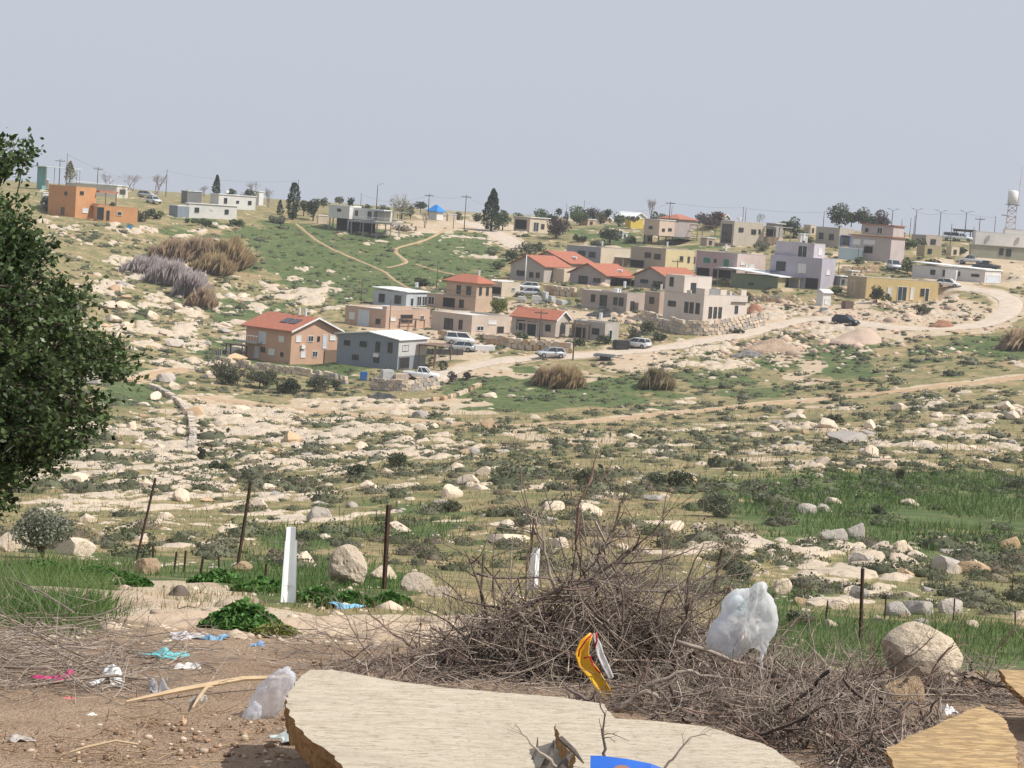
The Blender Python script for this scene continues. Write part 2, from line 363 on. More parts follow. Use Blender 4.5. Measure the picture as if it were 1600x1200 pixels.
def roof_block(par, b, wallm):
    x0, x1, y0, y1, z0, z1 = b['x0'], b['x1'], b['y0'], b['y1'], b['z0'], b['z1']
    kind = b.get('roof', 'flat'); rm = b.get('rm', redtile); rise = b.get('rise', 1.4); oh = b.get('oh', 0.45)
    m = MB(); name = 'wall' if z0 <= 0 else 'upper_wall'
    if kind == 'flat':
        m.box(x0, x1, y0, y1, z0, z1 - 0.35)
        t = 0.18
        m.box(x0, x1, y0, y0 + t, z1 - .35, z1); m.box(x0, x1, y1 - t, y1, z1 - .35, z1)
        m.box(x0, x0 + t, y0 + t, y1 - t, z1 - .35, z1); m.box(x1 - t, x1, y0 + t, y1 - t, z1 - .35, z1)
        m.build(name, wallm, par, fixn=False)
        c = MB(); e = 0.03
        c.box(x0 - e, x1 + e, y0 - e, y0 + t + e, z1, z1 + .06); c.box(x0 - e, x1 + e, y1 - t - e, y1 + e, z1, z1 + .06)
        c.box(x0 - e, x0 + t + e, y0 + t + e, y1 - t - e, z1, z1 + .06); c.box(x1 - t - e, x1 + e, y0 + t + e, y1 - t - e, z1, z1 + .06)
        c.build('coping', b.get('cm', M('pale_coping', (0.55, 0.51, 0.46), rough=0.9)), par, fixn=False)
        r = MB(); r.box(x0 + t, x1 - t, y0 + t, y1 - t, z1 - .35, z1 - .3); r.build('roof', b.get('rm', M('pale_flat_roof', (0.62, 0.60, 0.57), rough=0.9)), par, fixn=False)
    elif kind == 'slab':
        m.box(x0, x1, y0, y1, z0, z1); m.build(name, wallm, par, fixn=False)
        sl = b.get('slope', 0.0)       # rise towards -x
        r = MB(); r.add([(x0 - oh, y0 - oh, z1 + sl), (x1 + oh, y0 - oh, z1), (x1 + oh, y1 + oh, z1), (x0 - oh, y1 + oh, z1 + sl),
                         (x0 - oh, y0 - oh, z1 + sl + .16), (x1 + oh, y0 - oh, z1 + .16), (x1 + oh, y1 + oh, z1 + .16), (x0 - oh, y1 + oh, z1 + sl + .16)],
                        [(0, 3, 2, 1), (4, 5, 6, 7), (0, 1, 5, 4), (1, 2, 6, 5), (2, 3, 7, 6), (3, 0, 4, 7)])
        r.build('roof', b.get('rm', whiteroof), par, fixn=False)
    elif kind in ('gablex', 'gabley'):
        th = 0.14
        if kind == 'gablex':
            ym = b.get('mid', 0.5) * (y1 - y0) + y0
            m.prism([(y0, z0), (y1, z0), (y1, z1), (ym, z1 + rise), (y0, z1)], 'x', x0, x1); m.build(name, wallm, par)
            k0, k1 = rise / (ym - y0), rise / (y1 - ym); r = MB(); g = 0.02
            r.prism([(y0 - oh, z1 - oh * k0 + g), (ym, z1 + rise + g), (ym, z1 + rise + th + g), (y0 - oh, z1 - oh * k0 + th + g)], 'x', x0 - oh, x1 + oh)
            r.prism([(y1 + oh, z1 - oh * k1 + g), (ym, z1 + rise + g), (ym, z1 + rise + th + g), (y1 + oh, z1 - oh * k1 + th + g)], 'x', x0 - oh, x1 + oh)
            ro = r.build('roof', rm, par)
            tr = MB(); q = x1 + oh
            tr.prism([(y0 - oh - .04, z1 - oh * k0 - .1), (ym, z1 + rise - .1), (ym, z1 + rise + th + .03), (y0 - oh - .04, z1 - oh * k0 + th + .03)], 'x', q, q + .07)
            tr.prism([(y1 + oh + .04, z1 - oh * k1 - .1), (ym, z1 + rise - .1), (ym, z1 + rise + th + .03), (y1 + oh + .04, z1 - oh * k1 + th + .03)], 'x', q, q + .07)
            tr.build('fascia', whitepaint, ro)
        else:
            xm = b.get('mid', 0.5) * (x1 - x0) + x0
            m.prism([(x0, z0), (x1, z0), (x1, z1), (xm, z1 + rise), (x0, z1)], 'y', y0, y1); m.build(name, wallm, par)
            k0, k1 = rise / (xm - x0), rise / (x1 - xm); r = MB(); g = 0.02
            r.prism([(x0 - oh, z1 - oh * k0 + g), (xm, z1 + rise + g), (xm, z1 + rise + th + g), (x0 - oh, z1 - oh * k0 + th + g)], 'y', y0 - oh, y1 + oh)
            r.prism([(x1 + oh, z1 - oh * k1 + g), (xm, z1 + rise + g), (xm, z1 + rise + th + g), (x1 + oh, z1 - oh * k1 + th + g)], 'y', y0 - oh, y1 + oh)
            r.build('roof', rm, par)
    elif kind == 'hip':
        m.box(x0, x1, y0, y1, z0, z1); m.build(name, wallm, par, fixn=False)
        X0, X1, Y0, Y1 = x0 - oh, x1 + oh, y0 - oh, y1 + oh; w, l = Y1 - Y0, X1 - X0
        if l >= w: A, B = (X0 + w / 2 * .8, (Y0 + Y1) / 2), (X1 - w / 2 * .8, (Y0 + Y1) / 2)
        else: A, B = ((X0 + X1) / 2, Y0 + l / 2 * .8), ((X0 + X1) / 2, Y1 - l / 2 * .8)
        zz = z1; e = 0.12
        vs = [(X0, Y0, zz), (X1, Y0, zz), (X1, Y1, zz), (X0, Y1, zz), (X0, Y0, zz + e), (X1, Y0, zz + e), (X1, Y1, zz + e), (X0, Y1, zz + e), (A[0], A[1], zz + rise), (B[0], B[1], zz + rise)]
        fs = [(0, 3, 2, 1), (0, 1, 5, 4), (1, 2, 6, 5), (2, 3, 7, 6), (3, 0, 4, 7)]
        fs += [(4, 5, 9, 8), (5, 6, 9), (6, 7, 8, 9), (7, 4, 8)] if l >= w else [(4, 5, 8), (5, 6, 9, 8), (6, 7, 9), (7, 4, 8, 9)]
        r = MB(); r.add(vs, fs); r.build('roof', rm, par)

HOUSES = []
def house(name, label, uL, uC, uR, vB, vT, th, wall, roof='flat', wins=(), blocks=(), cat='house', group=None, d=None, raise_=0.0, found=2.0, padr=1.0, plinth=None, **kw):
    p = at_depth(uC, vB, d) if d else hit1(uC, vB)
    dist = math.hypot(p.x, p.y); ppm = F / dist
    az = math.atan2(p.x, p.y); t = R_(th)
    L = (uC - uL) / (ppm * math.cos(t)); Rr = (uR - uC) / (ppm * math.sin(t)); H = (vB - vT) / ppm
    e = empty(name, p, -(t + az), label, cat, group)
    b0 = dict(x0=-L, x1=0, y0=0, y1=Rr, z0=(raise_ if raise_ else -found), z1=H, roof=roof); b0.update(kw)
    bl = [b0]
    wm = plaster(*wall) if isinstance(wall, tuple) else wall
    roof_block(e, b0, wm)
    for q in blocks:      # fractions of the main block
        q = dict(q); wq = q.pop('wall', None)
        bb = dict(x0=-L + q.pop('fx0') * L, x1=-L + q.pop('fx1') * L, y0=q.pop('fy0') * Rr, y1=q.pop('fy1') * Rr, z0=q.pop('fz0') * H, z1=q.pop('fz1') * H)
        bb.update(q); bl.append(bb); roof_block(e, bb, plaster(*wq) if wq else wm)
    for w in wins:
        face, a0, a1, c0, c1, kind = w[:6]; b = bl[w[6] if len(w) > 6 else 0]
        zb0 = max(b['z0'], 0) if not raise_ else b['z0']; hh = b['z1'] - zb0
        if face == 'L': window_part(e, 'L', b['x0'] + a0 * (b['x1'] - b['x0']), b['x0'] + a1 * (b['x1'] - b['x0']), 0, 0, zb0 + c0 * hh, zb0 + c1 * hh, b['y0'], kind)
        else: window_part(e, 'R', b['y0'] + a0 * (b['y1'] - b['y0']), b['y0'] + a1 * (b['y1'] - b['y0']), 0, 0, zb0 + c0 * hh, zb0 + c1 * hh, b['x1'], kind)
    e.rotation_euler = (0, 0, -(t + az))
    info = dict(e=e, L=L, R=Rr, H=H, p=p, rz=-(t + az), d=dist)
    if padr:
        c = Matrix.Rotation(-(t + az), 3, 'Z') @ Vector((-L / 2, Rr / 2, 0)) + p
        rr = 0.5 * math.hypot(L, Rr)
        PADQ.append((c.x, c.y, rr * 0.9 * padr, rr * 0.9 * padr + 5, p.z - 0.05))
    HOUSES.append((name, round(dist), round(L, 1), round(Rr, 1), round(H, 1)))
    return info
PADQ = []
def tank(h, x, y, z, r=0.28, hh=1.3, horiz=False, leg=0.4):
    m = MB()
    if horiz: m.tube([(x - hh / 2, y, z + leg + r), (x + hh / 2, y, z + leg + r)], r, 12)
    else: m.tube([(x, y, z + leg), (x, y, z + leg + hh)], r, 12)
    o = m.build('water_tank', silver, h['e'], smooth=False)
    s = MB()
    for dx in (-1, 1): s.tube([(x + dx * r * .7, y, z - .1), (x + dx * r * .7, y, z + leg + .02)], 0.03, 4)
    s.build('stand', greymetal, o)
def solar(h, x, y, z, w=1.9, l=1.1, tilt=0.5):
    m = MB(); m.add([(x - w / 2, y, z), (x + w / 2, y, z), (x + w / 2, y + l, z + l * tilt), (x - w / 2, y + l, z + l * tilt), (x - w / 2, y, z + .08), (x + w / 2, y, z + .08), (x + w / 2, y + l, z + l * tilt + .08), (x - w / 2, y + l, z + l * tilt + .08)],
                    [(0, 3, 2, 1), (4, 5, 6, 7), (0, 1, 5, 4), (1, 2, 6, 5), (2, 3, 7, 6), (3, 0, 4, 7)]); m.build('solar_panel', panelmat, h['e'])
def pergola(h, x0, x1, y0, y1, z, mat_=None, roofm=None, name='pergola', posts=True, zb=-0.5):
    m = MB(); 
    for a in (x0, x1):
        for b in (y0, y1):
            if posts: m.box(a - .07, a + .07, b - .07, b + .07, zb, z)
    m.box(x0 - .1, x1 + .1, y0 - .05, y0 + .05, z, z + .14); m.box(x0 - .1, x1 + .1, y1 - .05, y1 + .05, z, z + .14)
    o = m.build(name, mat_ or wood, h['e'], fixn=False)
    if roofm:
        r = MB(); r.box(x0 - .3, x1 + .3, y0 - .3, y1 + .3, z + .145, z + .22); r.build('canopy', roofm, o, fixn=False)
    else:
        n = max(3, int((x1 - x0) / 0.7)); 
        r = MB()
        for i in range(n): q = x0 + (x1 - x0) * i / (n - 1); r.box(q - .04, q + .04, y0 - .3, y1 + .3, z + .145, z + .25)
        r.build('slats', wood, o, fixn=False)
def railing(h, pts, z, hgt=1.0, mat_=None, gap=0.6):
    m = MB()
    for (a, b) in zip(pts[:-1], pts[1:]):
        a, b = Vector((*a, z)), Vector((*b, z)); n = max(2, int((b - a).length / gap))
        m.tube([a + Vector((0, 0, hgt)), b + Vector((0, 0, hgt))], 0.035, 4); m.tube([a + Vector((0, 0, .12)), b + Vector((0, 0, .12))], 0.025, 4)
        for i in range(n + 1):
            q = a.lerp(b, i / n); m.tube([q, q + Vector((0, 0, hgt))], 0.025, 4)
    m.build('railing', mat_ or whitepaint, h['e'])
def slab(h, name, x0, x1, y0, y1, z0, z1, mat_): m = MB(); m.box(x0, x1, y0, y1, z0, z1); return m.build(name, mat_, h['e'], fixn=False)

tan = ('tan_plaster', (0.50, 0.37, 0.27)); taupe = ('taupe_plaster', (0.42, 0.35, 0.31)); cream = ('cream_plaster', (0.58, 0.49, 0.38))
greyp = ('grey_plaster', (0.40, 0.38, 0.37)); pale = ('pale_stone_plaster', (0.62, 0.55, 0.49)); mauve = ('mauve_plaster', (0.44, 0.36, 0.36))
# --- front row
h = house('house', 'brown two storey house with red gable roof and two rooftop boilers at the village front', 381, 453, 526, 569, 516, 45, ('brown_plaster', (0.52, 0.335, 0.235)), 'gablex', rise=1.9, oh=0.7,
   wins=[('L', .74, .84, .62, .78, 'shut'), ('L', .30, .44, .50, .84, 'wdoor'), ('L', .36, .44, .25, .38, 'dark'), ('L', .53, .65, .2, .36, 'shut'), ('L', .79, .84, .2, .3, 'dark'), ('L', .22, .30, .05, .38, 'wdoor'),
         ('R', .1, .2, .66, .84, 'shut'), ('R', .36, .46, .66, .82, 'white'), ('R', .56, .6, .68, .8, 'dark'), ('R', .68, .76, .46, .84, 'wdoor'), ('R', .83, .95, .7, .84, 'shut'), ('R', .22, .31, .2, .38, 'shut'), ('R', .47, .57, .2, .36, 'white')])
HB = h; L, Rr, H = h['L'], h['R'], h['H']
slab(h, 'balcony', -L - 1.0, -L * .62, -1.3, -0.004, H * .48, H * .48 + .18, concrete); railing(h, [(-L - .95, -1.25), (-L * .64, -1.25), (-L * .64, -.1)], H * .48 + .18, 1.0)
for k in (0, 1): tank(h, -L * .30 + k * 1.6 - .9, Rr * .52 - k * .2, H + 1.5, 0.24, 1.3); solar(h, -L * .33 + k * 1.9 - .5, Rr * .17, H + .85, 1.5, 1.7, .37)
slab(h, 'air_conditioner', .004, .34, Rr * .2, Rr * .2 + .8, H * .45, H * .45 + .6, whitepaint)
slab(h, 'garden_gate', .1, .2, Rr * .72, Rr * 1.02, -.5, H * .40, wood)
pergola(h, -L - 1.6, -L * .8, -2.6, -1.6, H * .38, darkmetal, M('dark_canopy', (0.12, 0.1, 0.09)), 'porch_frame')

greyclad = M('grey_cladding', (0.215, 0.245, 0.285), (0.185, 0.215, 0.25), rough=0.6, scale=1.0, stretch=(8, 8, .4))
h = house('house', 'slate grey metal clad two storey house with white roof beside the brown house', 523, 620, 665, 578, 531, 30, greyclad, 'gabley', mid=0.52, rise=.75, oh=.4, rm=whiteroof,
   wins=[('L', .12, .21, .66, .80, 'dark'), ('L', .38, .48, .66, .82, 'dark'), ('L', .64, .70, .55, .86, 'dark'), ('L', .84, .90, .56, .88, 'dark'), ('L', .27, .36, .2, .34, 'dark'), ('L', .62, .70, .18, .36, 'dark'),
         ('R', .14, .34, .62, .8, 'dark'), ('R', .06, .4, .03, .4, 'open')])
L, Rr, H = h['L'], h['R'], h['H']
slab(h, 'light_cladding', .003, .06, .05, Rr - .05, H * .45, H - .05, M('pale_cladding', (0.50, 0.50, 0.50), rough=.6)); slab(h, 'air_conditioner', -L * .38, -L * .30, -.36, -.004, H * .36, H * .48, whitepaint)
pergola(h, .5, 3.2, Rr * .65, Rr * 1.25, H * .80, wood, M('brown_awning', (0.2, 0.13, 0.1)), 'carport')
sh = M('blue_panel', (0.40, 0.46, 0.50), rough=0.6)
# second row
h = house('house', 'pale blue grey box house with white sheet roof in the second row left', 582, 634, 668, 480, 457, 35, ('bluegrey_plaster', (0.46, 0.50, 0.53)), 'slab', slope=.35, oh=.3,
   wins=[('L', .18, .34, .2, .72, 'dark'), ('L', .66, .84, .2, .72, 'dark'), ('R', .2, .32, .1, .6, 'white'), ('R', .5, .68, .1, .72, 'white'), ('R', .74, .94, .1, .72, 'white')])
tank(h, -1, 4.5, h['H'] + .1, .3, .9, leg=.8)
h = house('house', 'tan two level house with low hipped red roof and roof terrace in the second row', 664, 742, 768, 487, 466, 38, tan, 'flat',
   wins=[('L', .04, .16, .2, .75, 'white'), ('L', .35, .58, .15, .8, 'open'), ('L', .68, .76, .2, .75, 'dark')],
   blocks=[dict(fx0=.38, fx1=.995, fy0=.03, fy1=.97, fz0=1.0, fz1=2.08, roof='hip', rise=1.5, oh=.6, rm=redtile)])
L, Rr, H = h['L'], h['R'], h['H']
for (a, b_, k) in ((-.40, -.33, 'dark'), (-.2, -.12, 'dark')): window_part(h['e'], 'L', a * L, b_ * L, 0, 0, H + .5, H * 1.8, Rr * .03, k)
for (a, b_) in ((.2, .32), (.62, .74)): window_part(h['e'], 'R', a * Rr, b_ * Rr, 0, 0, H + .6, H * 1.8, -L * .005, 'dark')
railing(h, [(-L + .1, .1), (-.1, .1)], H, 1.0, greymetal); tank(h, -L * .2, Rr * .7, H * 2.08 + .9, .22, 1.0)
h = house('house', 'long salmon brown single storey house with flat roof above the grey house', 537, 601, 672, 513, 484, 40, ('salmon_plaster', (0.50, 0.355, 0.275)), 'flat',
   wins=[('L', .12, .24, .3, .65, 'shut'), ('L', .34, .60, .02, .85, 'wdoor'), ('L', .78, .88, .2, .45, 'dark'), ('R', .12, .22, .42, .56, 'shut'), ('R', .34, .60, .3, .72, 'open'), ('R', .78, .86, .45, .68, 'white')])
L, Rr, H = h['L'], h['R'], h['H']
tank(h, -L * .3, Rr * .3, H - .3, .35, 1.8, True, .1); pergola(h, .1, 2.0, Rr * .32, Rr * .68, H * .45, wood, None, 'balcony_frame')
slab(h, 'upper_parapet', -L * .12, -.2, .5, Rr * .6, H - .3, H + .55, plaster('salmon_plaster', (0.5, 0.355, 0.275)))
h = house('house', 'taupe and cream single storey flat roofed house in the second row centre', 671, 736, 798, 522, 493, 42, ('taupecream_plaster', (0.54, 0.45, 0.38)), 'flat',
   wins=[('L', .34, .54, .12, .68, 'dark'), ('L', .70, .77, .2, .68, 'dark'), ('R', .14, .3, .2, .42, 'white'), ('R', .42, .62, .55, .72, 'shut'), ('R', .66, .82, .05, .4, 'open')])
h = house('house', 'cream flat roofed house with open carport behind the yellow green tree', 764, 783, 812, 463, 441, 45, cream, 'flat', wins=[('L', .05, .95, .15, .6, 'open'), ('R', .55, .7, .4, .6, 'white')])
for k in (0, 1): slab(h, 'roof_rail', -3.2 + k * 1.6, -3.0 + k * 1.6, .2, 4.5, h['H'] + .06, h['H'] + .3, whitepaint)
h = house('house', 'small bungalow with bright red gable roof and arched side window in the centre', 797, 867, 889, 528, 500, 28, ('beige_plaster', (0.47, 0.415, 0.365)), 'gablex', rise=1.35, oh=.35,
   wins=[('L', .12, .3, .25, .8, 'open'), ('L', .38, .58, .02, .75, 'dark'), ('L', .78, .88, .35, .68, 'dark'), ('R', .32, .6, .25, .6, 'dark')])
m = MB(); q = h['R'] * .46; rr = h['R'] * .16; m.prism([(q + rr * math.cos(i * math.pi / 8), h['H'] * .6 + rr * math.sin(i * math.pi / 8)) for i in range(9)], 'x', .004, .07); m.build('window_arch', glass, h['e'])
pergola(h, -h['L'] * .72, -h['L'] * .3, -2.0, -.2, h['H'] * .68, greymetal, None)
h = house('house', 'small grey flat roofed house with pergola right of the red roofed bungalow', 893, 944, 966, 533, 505, 34, ('greygreen_plaster', (0.44, 0.40, 0.36)), 'flat',
   wins=[('L', .62, .82, .32, .64, 'dark'), ('L', .05, .4, .05, .6, 'open'), ('R', .3, .5, .1, .6, 'white')])
tank(h, -h['L'] * .42, 2.5, h['H'], .28, 1.1); tank(h, -h['L'] * .2, 3.5, h['H'], .12, 1.2); pergola(h, -h['L'] * .98, -h['L'] * .45, -2.4, -.3, h['H'] * .78, wood)
h = house('house', 'long taupe house with tall dark doors and raised deck in the middle of the village', 906, 978, 1009, 489, 459, 33, taupe, 'flat', rm=whitepaint,
   wins=[('L', .22, .30, .42, .78, 'dark'), ('L', .42, .56, .12, .80, 'dark'), ('L', .72, .79, .38, .75, 'dark'), ('L', .84, .92, .36, .75, 'dark'), ('R', .2, .36, .1, .6, 'dark')])
L, Rr, H = h['L'], h['R'], h['H']
slab(h, 'deck', -L * 1.25, -.3, -3.2, -.01, -.35, -.15, concrete); railing(h, [(-L * 1.25, -3.1), (-.4, -3.1)], -.15, 1.0, greymetal)
m = MB(); [m.box(-L * 1.25 + k * (L * 1.2) / 7, -L * 1.25 + k * (L * 1.2) / 7 + .15, -3.1, -2.95, -3.2, -.35) for k in range(8)]; m.build('deck_posts', concrete, h['e'], fixn=False)
tank(h, -2, 2, H, .25, 1.2, leg=.9); slab(h, 'roof_box', -3.8, -2.8, 1, 2.2, H - .3, H + .7, whitepaint)
h = house('annex', 'narrow tan annex between the long taupe house and the big pale house', 1006, 1029, 1037, 487, 457, 35, ('ochre_plaster', (0.44, 0.345, 0.275)), 'flat', cat='annex', wins=[('L', .35, .62, .4, .7, 'dark')])
tank(h, -1.2, 2, h['H'], .2, 1.0)
h = house('house', 'large pale stone coloured house with crenellated terrace wall beside the gravel road', 1034, 1097, 1166, 508, 461, 40, pale, 'flat',
   wins=[('L', .12, .30, .52, .68, 'dark'), ('L', .54, .62, .36, .7, 'dark'), ('L', .67, .75, .36, .7, 'dark'), ('L', .82, .9, .36, .7, 'dark'),
         ('R', .13, .19, .25, .6, 'dark'), ('R', .24, .30, .25, .6, 'dark'), ('R', .35, .41, .25, .6, 'dark'), ('R', .72, .78, .42, .66, 'dark'), ('L', .25, .42, .35, .85, 'dark', 1), ('R', .25, .42, .0, .6, 'dark', 1)],
   blocks=[dict(fx0=0, fx1=.48, fy0=0, fy1=.62, fz0=.985, fz1=1.56, roof='flat')])
L, Rr, H = h['L'], h['R'], h['H']
wm = plaster(*pale)
for (a, b_, c) in ((-.22, -.001, 1), (-.44, -.34, .5)): slab(h, 'merlon', a * L, b_ * L, .003, .22, H + .061, H + .06 + c, wm)
for (a, b_, c) in ((.015, .10, .9), (.36, .50, .9), (.84, .96, 1.0), (.58, .62, .7)): slab(h, 'merlon', -.22, -.004, a * Rr, b_ * Rr, H + .061, H + .06 + c, wm)
slab(h, 'sheet_screen', -.16, -.1, Rr * .12, Rr * .34, H + .07, H + 1.1, greymetal); slab(h, 'ledge', .004, .35, Rr * .62, Rr * .98, H * .78, H * .80, darkframe)
# third row
h = house('house', 'front red roofed grey house with white pole before it, left of the red roof group', 796, 849, 867, 441, 416, 34, ('warmgrey_plaster', (0.44, 0.395, 0.36)), 'gabley', rise=1.8, oh=.5, mid=.48, y1=9,
   wins=[('L', .2, .42, .3, .58, 'dark'), ('L', .58, .68, .25, .55, 'dark'), ('L', .78, .87, .25, .55, 'dark'), ('R', .3, .5, .3, .6, 'dark')])
slab(h, 'side_wing', .1, 2.8, 2.9, 8.5, -1, h['H'] - .3, plaster('cream_plaster', (0.58, 0.49, 0.38)))
h = house('house', 'rear red roofed house overlapping the grey gabled one with boiler on its roof', 826, 888, 919, 428, 411, 34, ('warmgrey_plaster', (0.44, 0.395, 0.36)), 'gabley', rise=2.0, oh=.5, mid=.45, y1=9, wins=[('R', .3, .5, .2, .6, 'dark')])
tank(h, -1.5, 4.0, h['H'] + .7, .25, 1.1, True, .1)
h = house('house', 'red roofed mauve grey house in the middle of the red roof group', 889, 945, 962, 447, 430, 32, ('mauvegrey_plaster', (0.40, 0.345, 0.33)), 'gabley', rise=1.9, oh=.5, mid=.5, y1=10,
   wins=[('L', .26, .5, .05, .72, 'dark'), ('L', .68, .86, .3, .62, 'dark'), ('R', .2, .4, .2, .6, 'dark')])
pergola(h, .3, 4.2, 2.5, 8.5, h['H'] - .5, wood, redtile, 'carport'); tank(h, -1.2, 7.0, h['H'] + .5, .25, 1.1, True, .1)
h = house('house', 'red roofed house half hidden behind the large pale house', 990, 1041, 1060, 452, 434, 32, ('mauvegrey_plaster', (0.40, 0.345, 0.33)), 'gabley', rise=1.7, oh=.5, mid=.5, y1=12,
   wins=[('L', .2, .42, .4, .65, 'dark'), ('L', .6, .85, .2, .6, 'dark')])
h = house('house', 'slate grey two tone flat roofed house behind the red roofs', 883, 937, 984, 414, 387, 42, ('slate_plaster', (0.36, 0.355, 0.37)), 'flat', wins=[('L', .36, .55, .45, .72, 'dark'), ('L', .68, .85, .42, .7, 'dark')])
slab(h, 'cream_facade', .004, .08, .01, h['R'] - .01, -.5, h['H'] - .05, plaster('cream_plaster', (0.58, 0.49, 0.38))); tank(h, -.6, 1, h['H'], .2, 1.0)
pergola(h, .2, 2.2, h['R'] * .5, h['R'] * .98, h['H'] * .45, greymetal, greymetal, 'porch_frame')
h = house('house', 'khaki and yellow cube house with porch beside the slate grey house', 983, 1038, 1088, 422, 389, 42, ('khaki_plaster', (0.40, 0.35, 0.28)), 'flat',
   wins=[('L', .42, .58, .52, .75, 'dark'), ('L', .70, .86, .48, .72, 'dark'), ('L', .02, .4, .02, .35, 'open'), ('R', .45, .54, .5, .68, 'dark'), ('R', .70, .75, .42, .68, 'dark'), ('R', .88, .94, .4, .68, 'dark')])
slab(h, 'yellow_facade', .004, .08, .01, h['R'] * .9, -.5, h['H'] - .05, plaster('yellow_cream_plaster', (0.60, 0.50, 0.30))); tank(h, -.6, 1, h['H'], .2, 1.1)
for w in ((.45, .54, .5, .68), (.70, .75, .42, .68)): window_part(h['e'], 'R', w[0] * h['R'], w[1] * h['R'], 0, 0, w[2] * h['H'], w[3] * h['H'], .08, 'dark')
h = house('house', 'mauve two storey house with green shutter above the white roofed green house', 1085, 1149, 1194, 438, 397, 40, mauve, 'flat',
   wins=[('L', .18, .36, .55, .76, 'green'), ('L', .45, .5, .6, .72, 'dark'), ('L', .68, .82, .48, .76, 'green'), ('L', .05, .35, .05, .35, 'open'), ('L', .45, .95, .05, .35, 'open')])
slab(h, 'sunlit_pink_facade', .004, .08, .01, h['R'] * .98, -.5, h['H'] - .05, plaster('sunlit_pink_plaster', (0.55, 0.44, 0.40))); tank(h, -h['L'] * .45, 2, h['H'], .2, 1.3)  # lighter pink panel paints the sunlit side of the mauve wall
for w in ((.12, .24, .6, .7), (.3, .38, .35, .62), (.42, .6, .35, .62)): window_part(h['e'], 'R', w[0] * h['R'], w[1] * h['R'], 0, 0, w[2] * h['H'], w[3] * h['H'], .08, 'shut')
h = house('house', 'dark green single storey house under a wide white sheet roof', 1142, 1214, 1243, 455, 433, 32, ('green_plaster', (0.19, 0.23, 0.15)), 'slab', oh=.9, slope=.9,
   wins=[('L', .38, .48, .3, .42, 'dark'), ('R', .45, .75, .1, .7, 'open')])
L, Rr, H = h['L'], h['R'], h['H']
pergola(h, -L * 1.32, -L * 1.02, .1, Rr * .8, H + .7, concrete, whiteroof, 'porch_frame'); slab(h, 'sunlit_khaki_facade', .004, .08, .02, Rr * .4, -.5, H - .05, plaster('olive_plaster', (0.42, 0.40, 0.24)))  # lighter panel paints sunlight on one strip of the green wall
pergola(h, .5, 2.6, Rr * .5, Rr * 1.1, H * .95, plaster('olive_plaster', (0.42, 0.40, 0.24)), M('brown_awning', (0.2, 0.13, 0.1)), 'side_porch'); solar(h, -L * .3, Rr * .3, H + .8, 2.4, 1.2, .25)
h = house('house', 'lilac purple three level house with roof room at the right of the mauve house', 1201, 1281, 1302, 453, 405, 25, ('lilac_plaster', (0.41, 0.385, 0.44)), 'flat', cm=M('lilac_coping', (0.55, 0.52, 0.6)),
   wins=[('L', .13, .30, .52, .80, 'dark'), ('L', .56, .70, .50, .78, 'shut'), ('R', .35, .6, .5, .64, 'shut'), ('L', .72, .95, .02, .35, 'open'), ('L', .6, .82, .05, .8, 'white', 1), ('R', .4, .7, .3, .7, 'shut', 1)],
   blocks=[dict(fx0=.05, fx1=.80, fy0=.1, fy1=.9, fz0=.96, fz1=1.46, roof='flat', wall=('pale_lilac_plaster', (0.50, 0.46, 0.51)))])
tank(h, -h['L'] * .5, h['R'] * .4, h['H'] * 1.46, .28, 1.4)
h = house('house', 'mustard yellow single storey house with a round tree in front of it', 1323, 1352, 1462, 467, 434, 62, ('mustard_plaster', (0.56, 0.43, 0.21)), 'flat', rm=whiteroof,
   wins=[('L', .2, .4, .2, .75, 'shut'), ('L', .6, .72, .2, .75, 'dark'), ('R', .30, .35, .2, .6, 'shut'), ('R', .44, .56, .02, .66, 'white'), ('R', .62, .66, .1, .65, 'shut'), ('R', .76, .80, .3, .62, 'dark'), ('R', .82, .87, .05, .66, 'white')])
slab(h, 'shaded_brown_facade', -h['L'] + .02, -.02, -.08, -.004, -.5, h['H'] - .05, plaster('shaded_mustard_plaster', (0.42, 0.33, 0.22)))  # darker panel paints the shade on the left mustard wall
# --- right and upper right
h = house('mobile_home', 'long white mobile home with lean-to awning right of the mustard house', 1428, 1538, 1562, 442, 423, 20, ('offwhite_panel', (0.62, 0.59, 0.57)), 'slab', oh=.25, slope=.5, cat='mobile home',
   wins=[('L', .26, .32, .35, .7, 'dark'), ('L', .43, .48, .3, .75, 'dark'), ('L', .62, .66, .4, .7, 'dark'), ('L', .82, .92, .45, .62, 'dark'), ('R', .1, .9, .05, .6, 'wdoor')])
slab(h, 'porch_box', -h['L'] * .51, -h['L'] * .36, -1.2, -.01, -.5, h['H'] * .85, whitepaint)
h = house('house', 'pink grey house with two red tiled roof edges on the upper right slope', 1328, 1390, 1411, 409, 372, 22, ('pinkgrey_plaster', (0.47, 0.41, 0.40)), 'slab', rm=redtile2, oh=.4,
   wins=[('L', .08, .24, .62, .82, 'shut'), ('L', .34, .6, .66, .82, 'shut'), ('L', .36, .56, .3, .56, 'open'), ('L', .12, .2, .3, .6, 'dark', 1), ('L', .5, .65, .2, .75, 'white', 1)],
   blocks=[dict(fx0=.22, fx1=.99, fy0=.1, fy1=.9, fz0=1.05, fz1=1.48, roof='slab', rm=redtile2, oh=.35)])
h = house('house', 'beige house with dark windows and blue porch left of the red edged house', 1274, 1310, 1332, 386, 357, 35, ('darkbeige_plaster', (0.42, 0.38, 0.33)), 'flat',
   wins=[('L', .15, .32, .38, .68, 'dark'), ('L', .58, .76, .35, .65, 'dark'), ('R', .1, .9, .1, .6, 'open')])
tank(h, -1, 2, h['H'], .25, 1.0, True)
pergola(h, .3, 2.5, .5, h['R'] * 1.3, h['H'] * .6, bluemat, None, 'porch_frame')
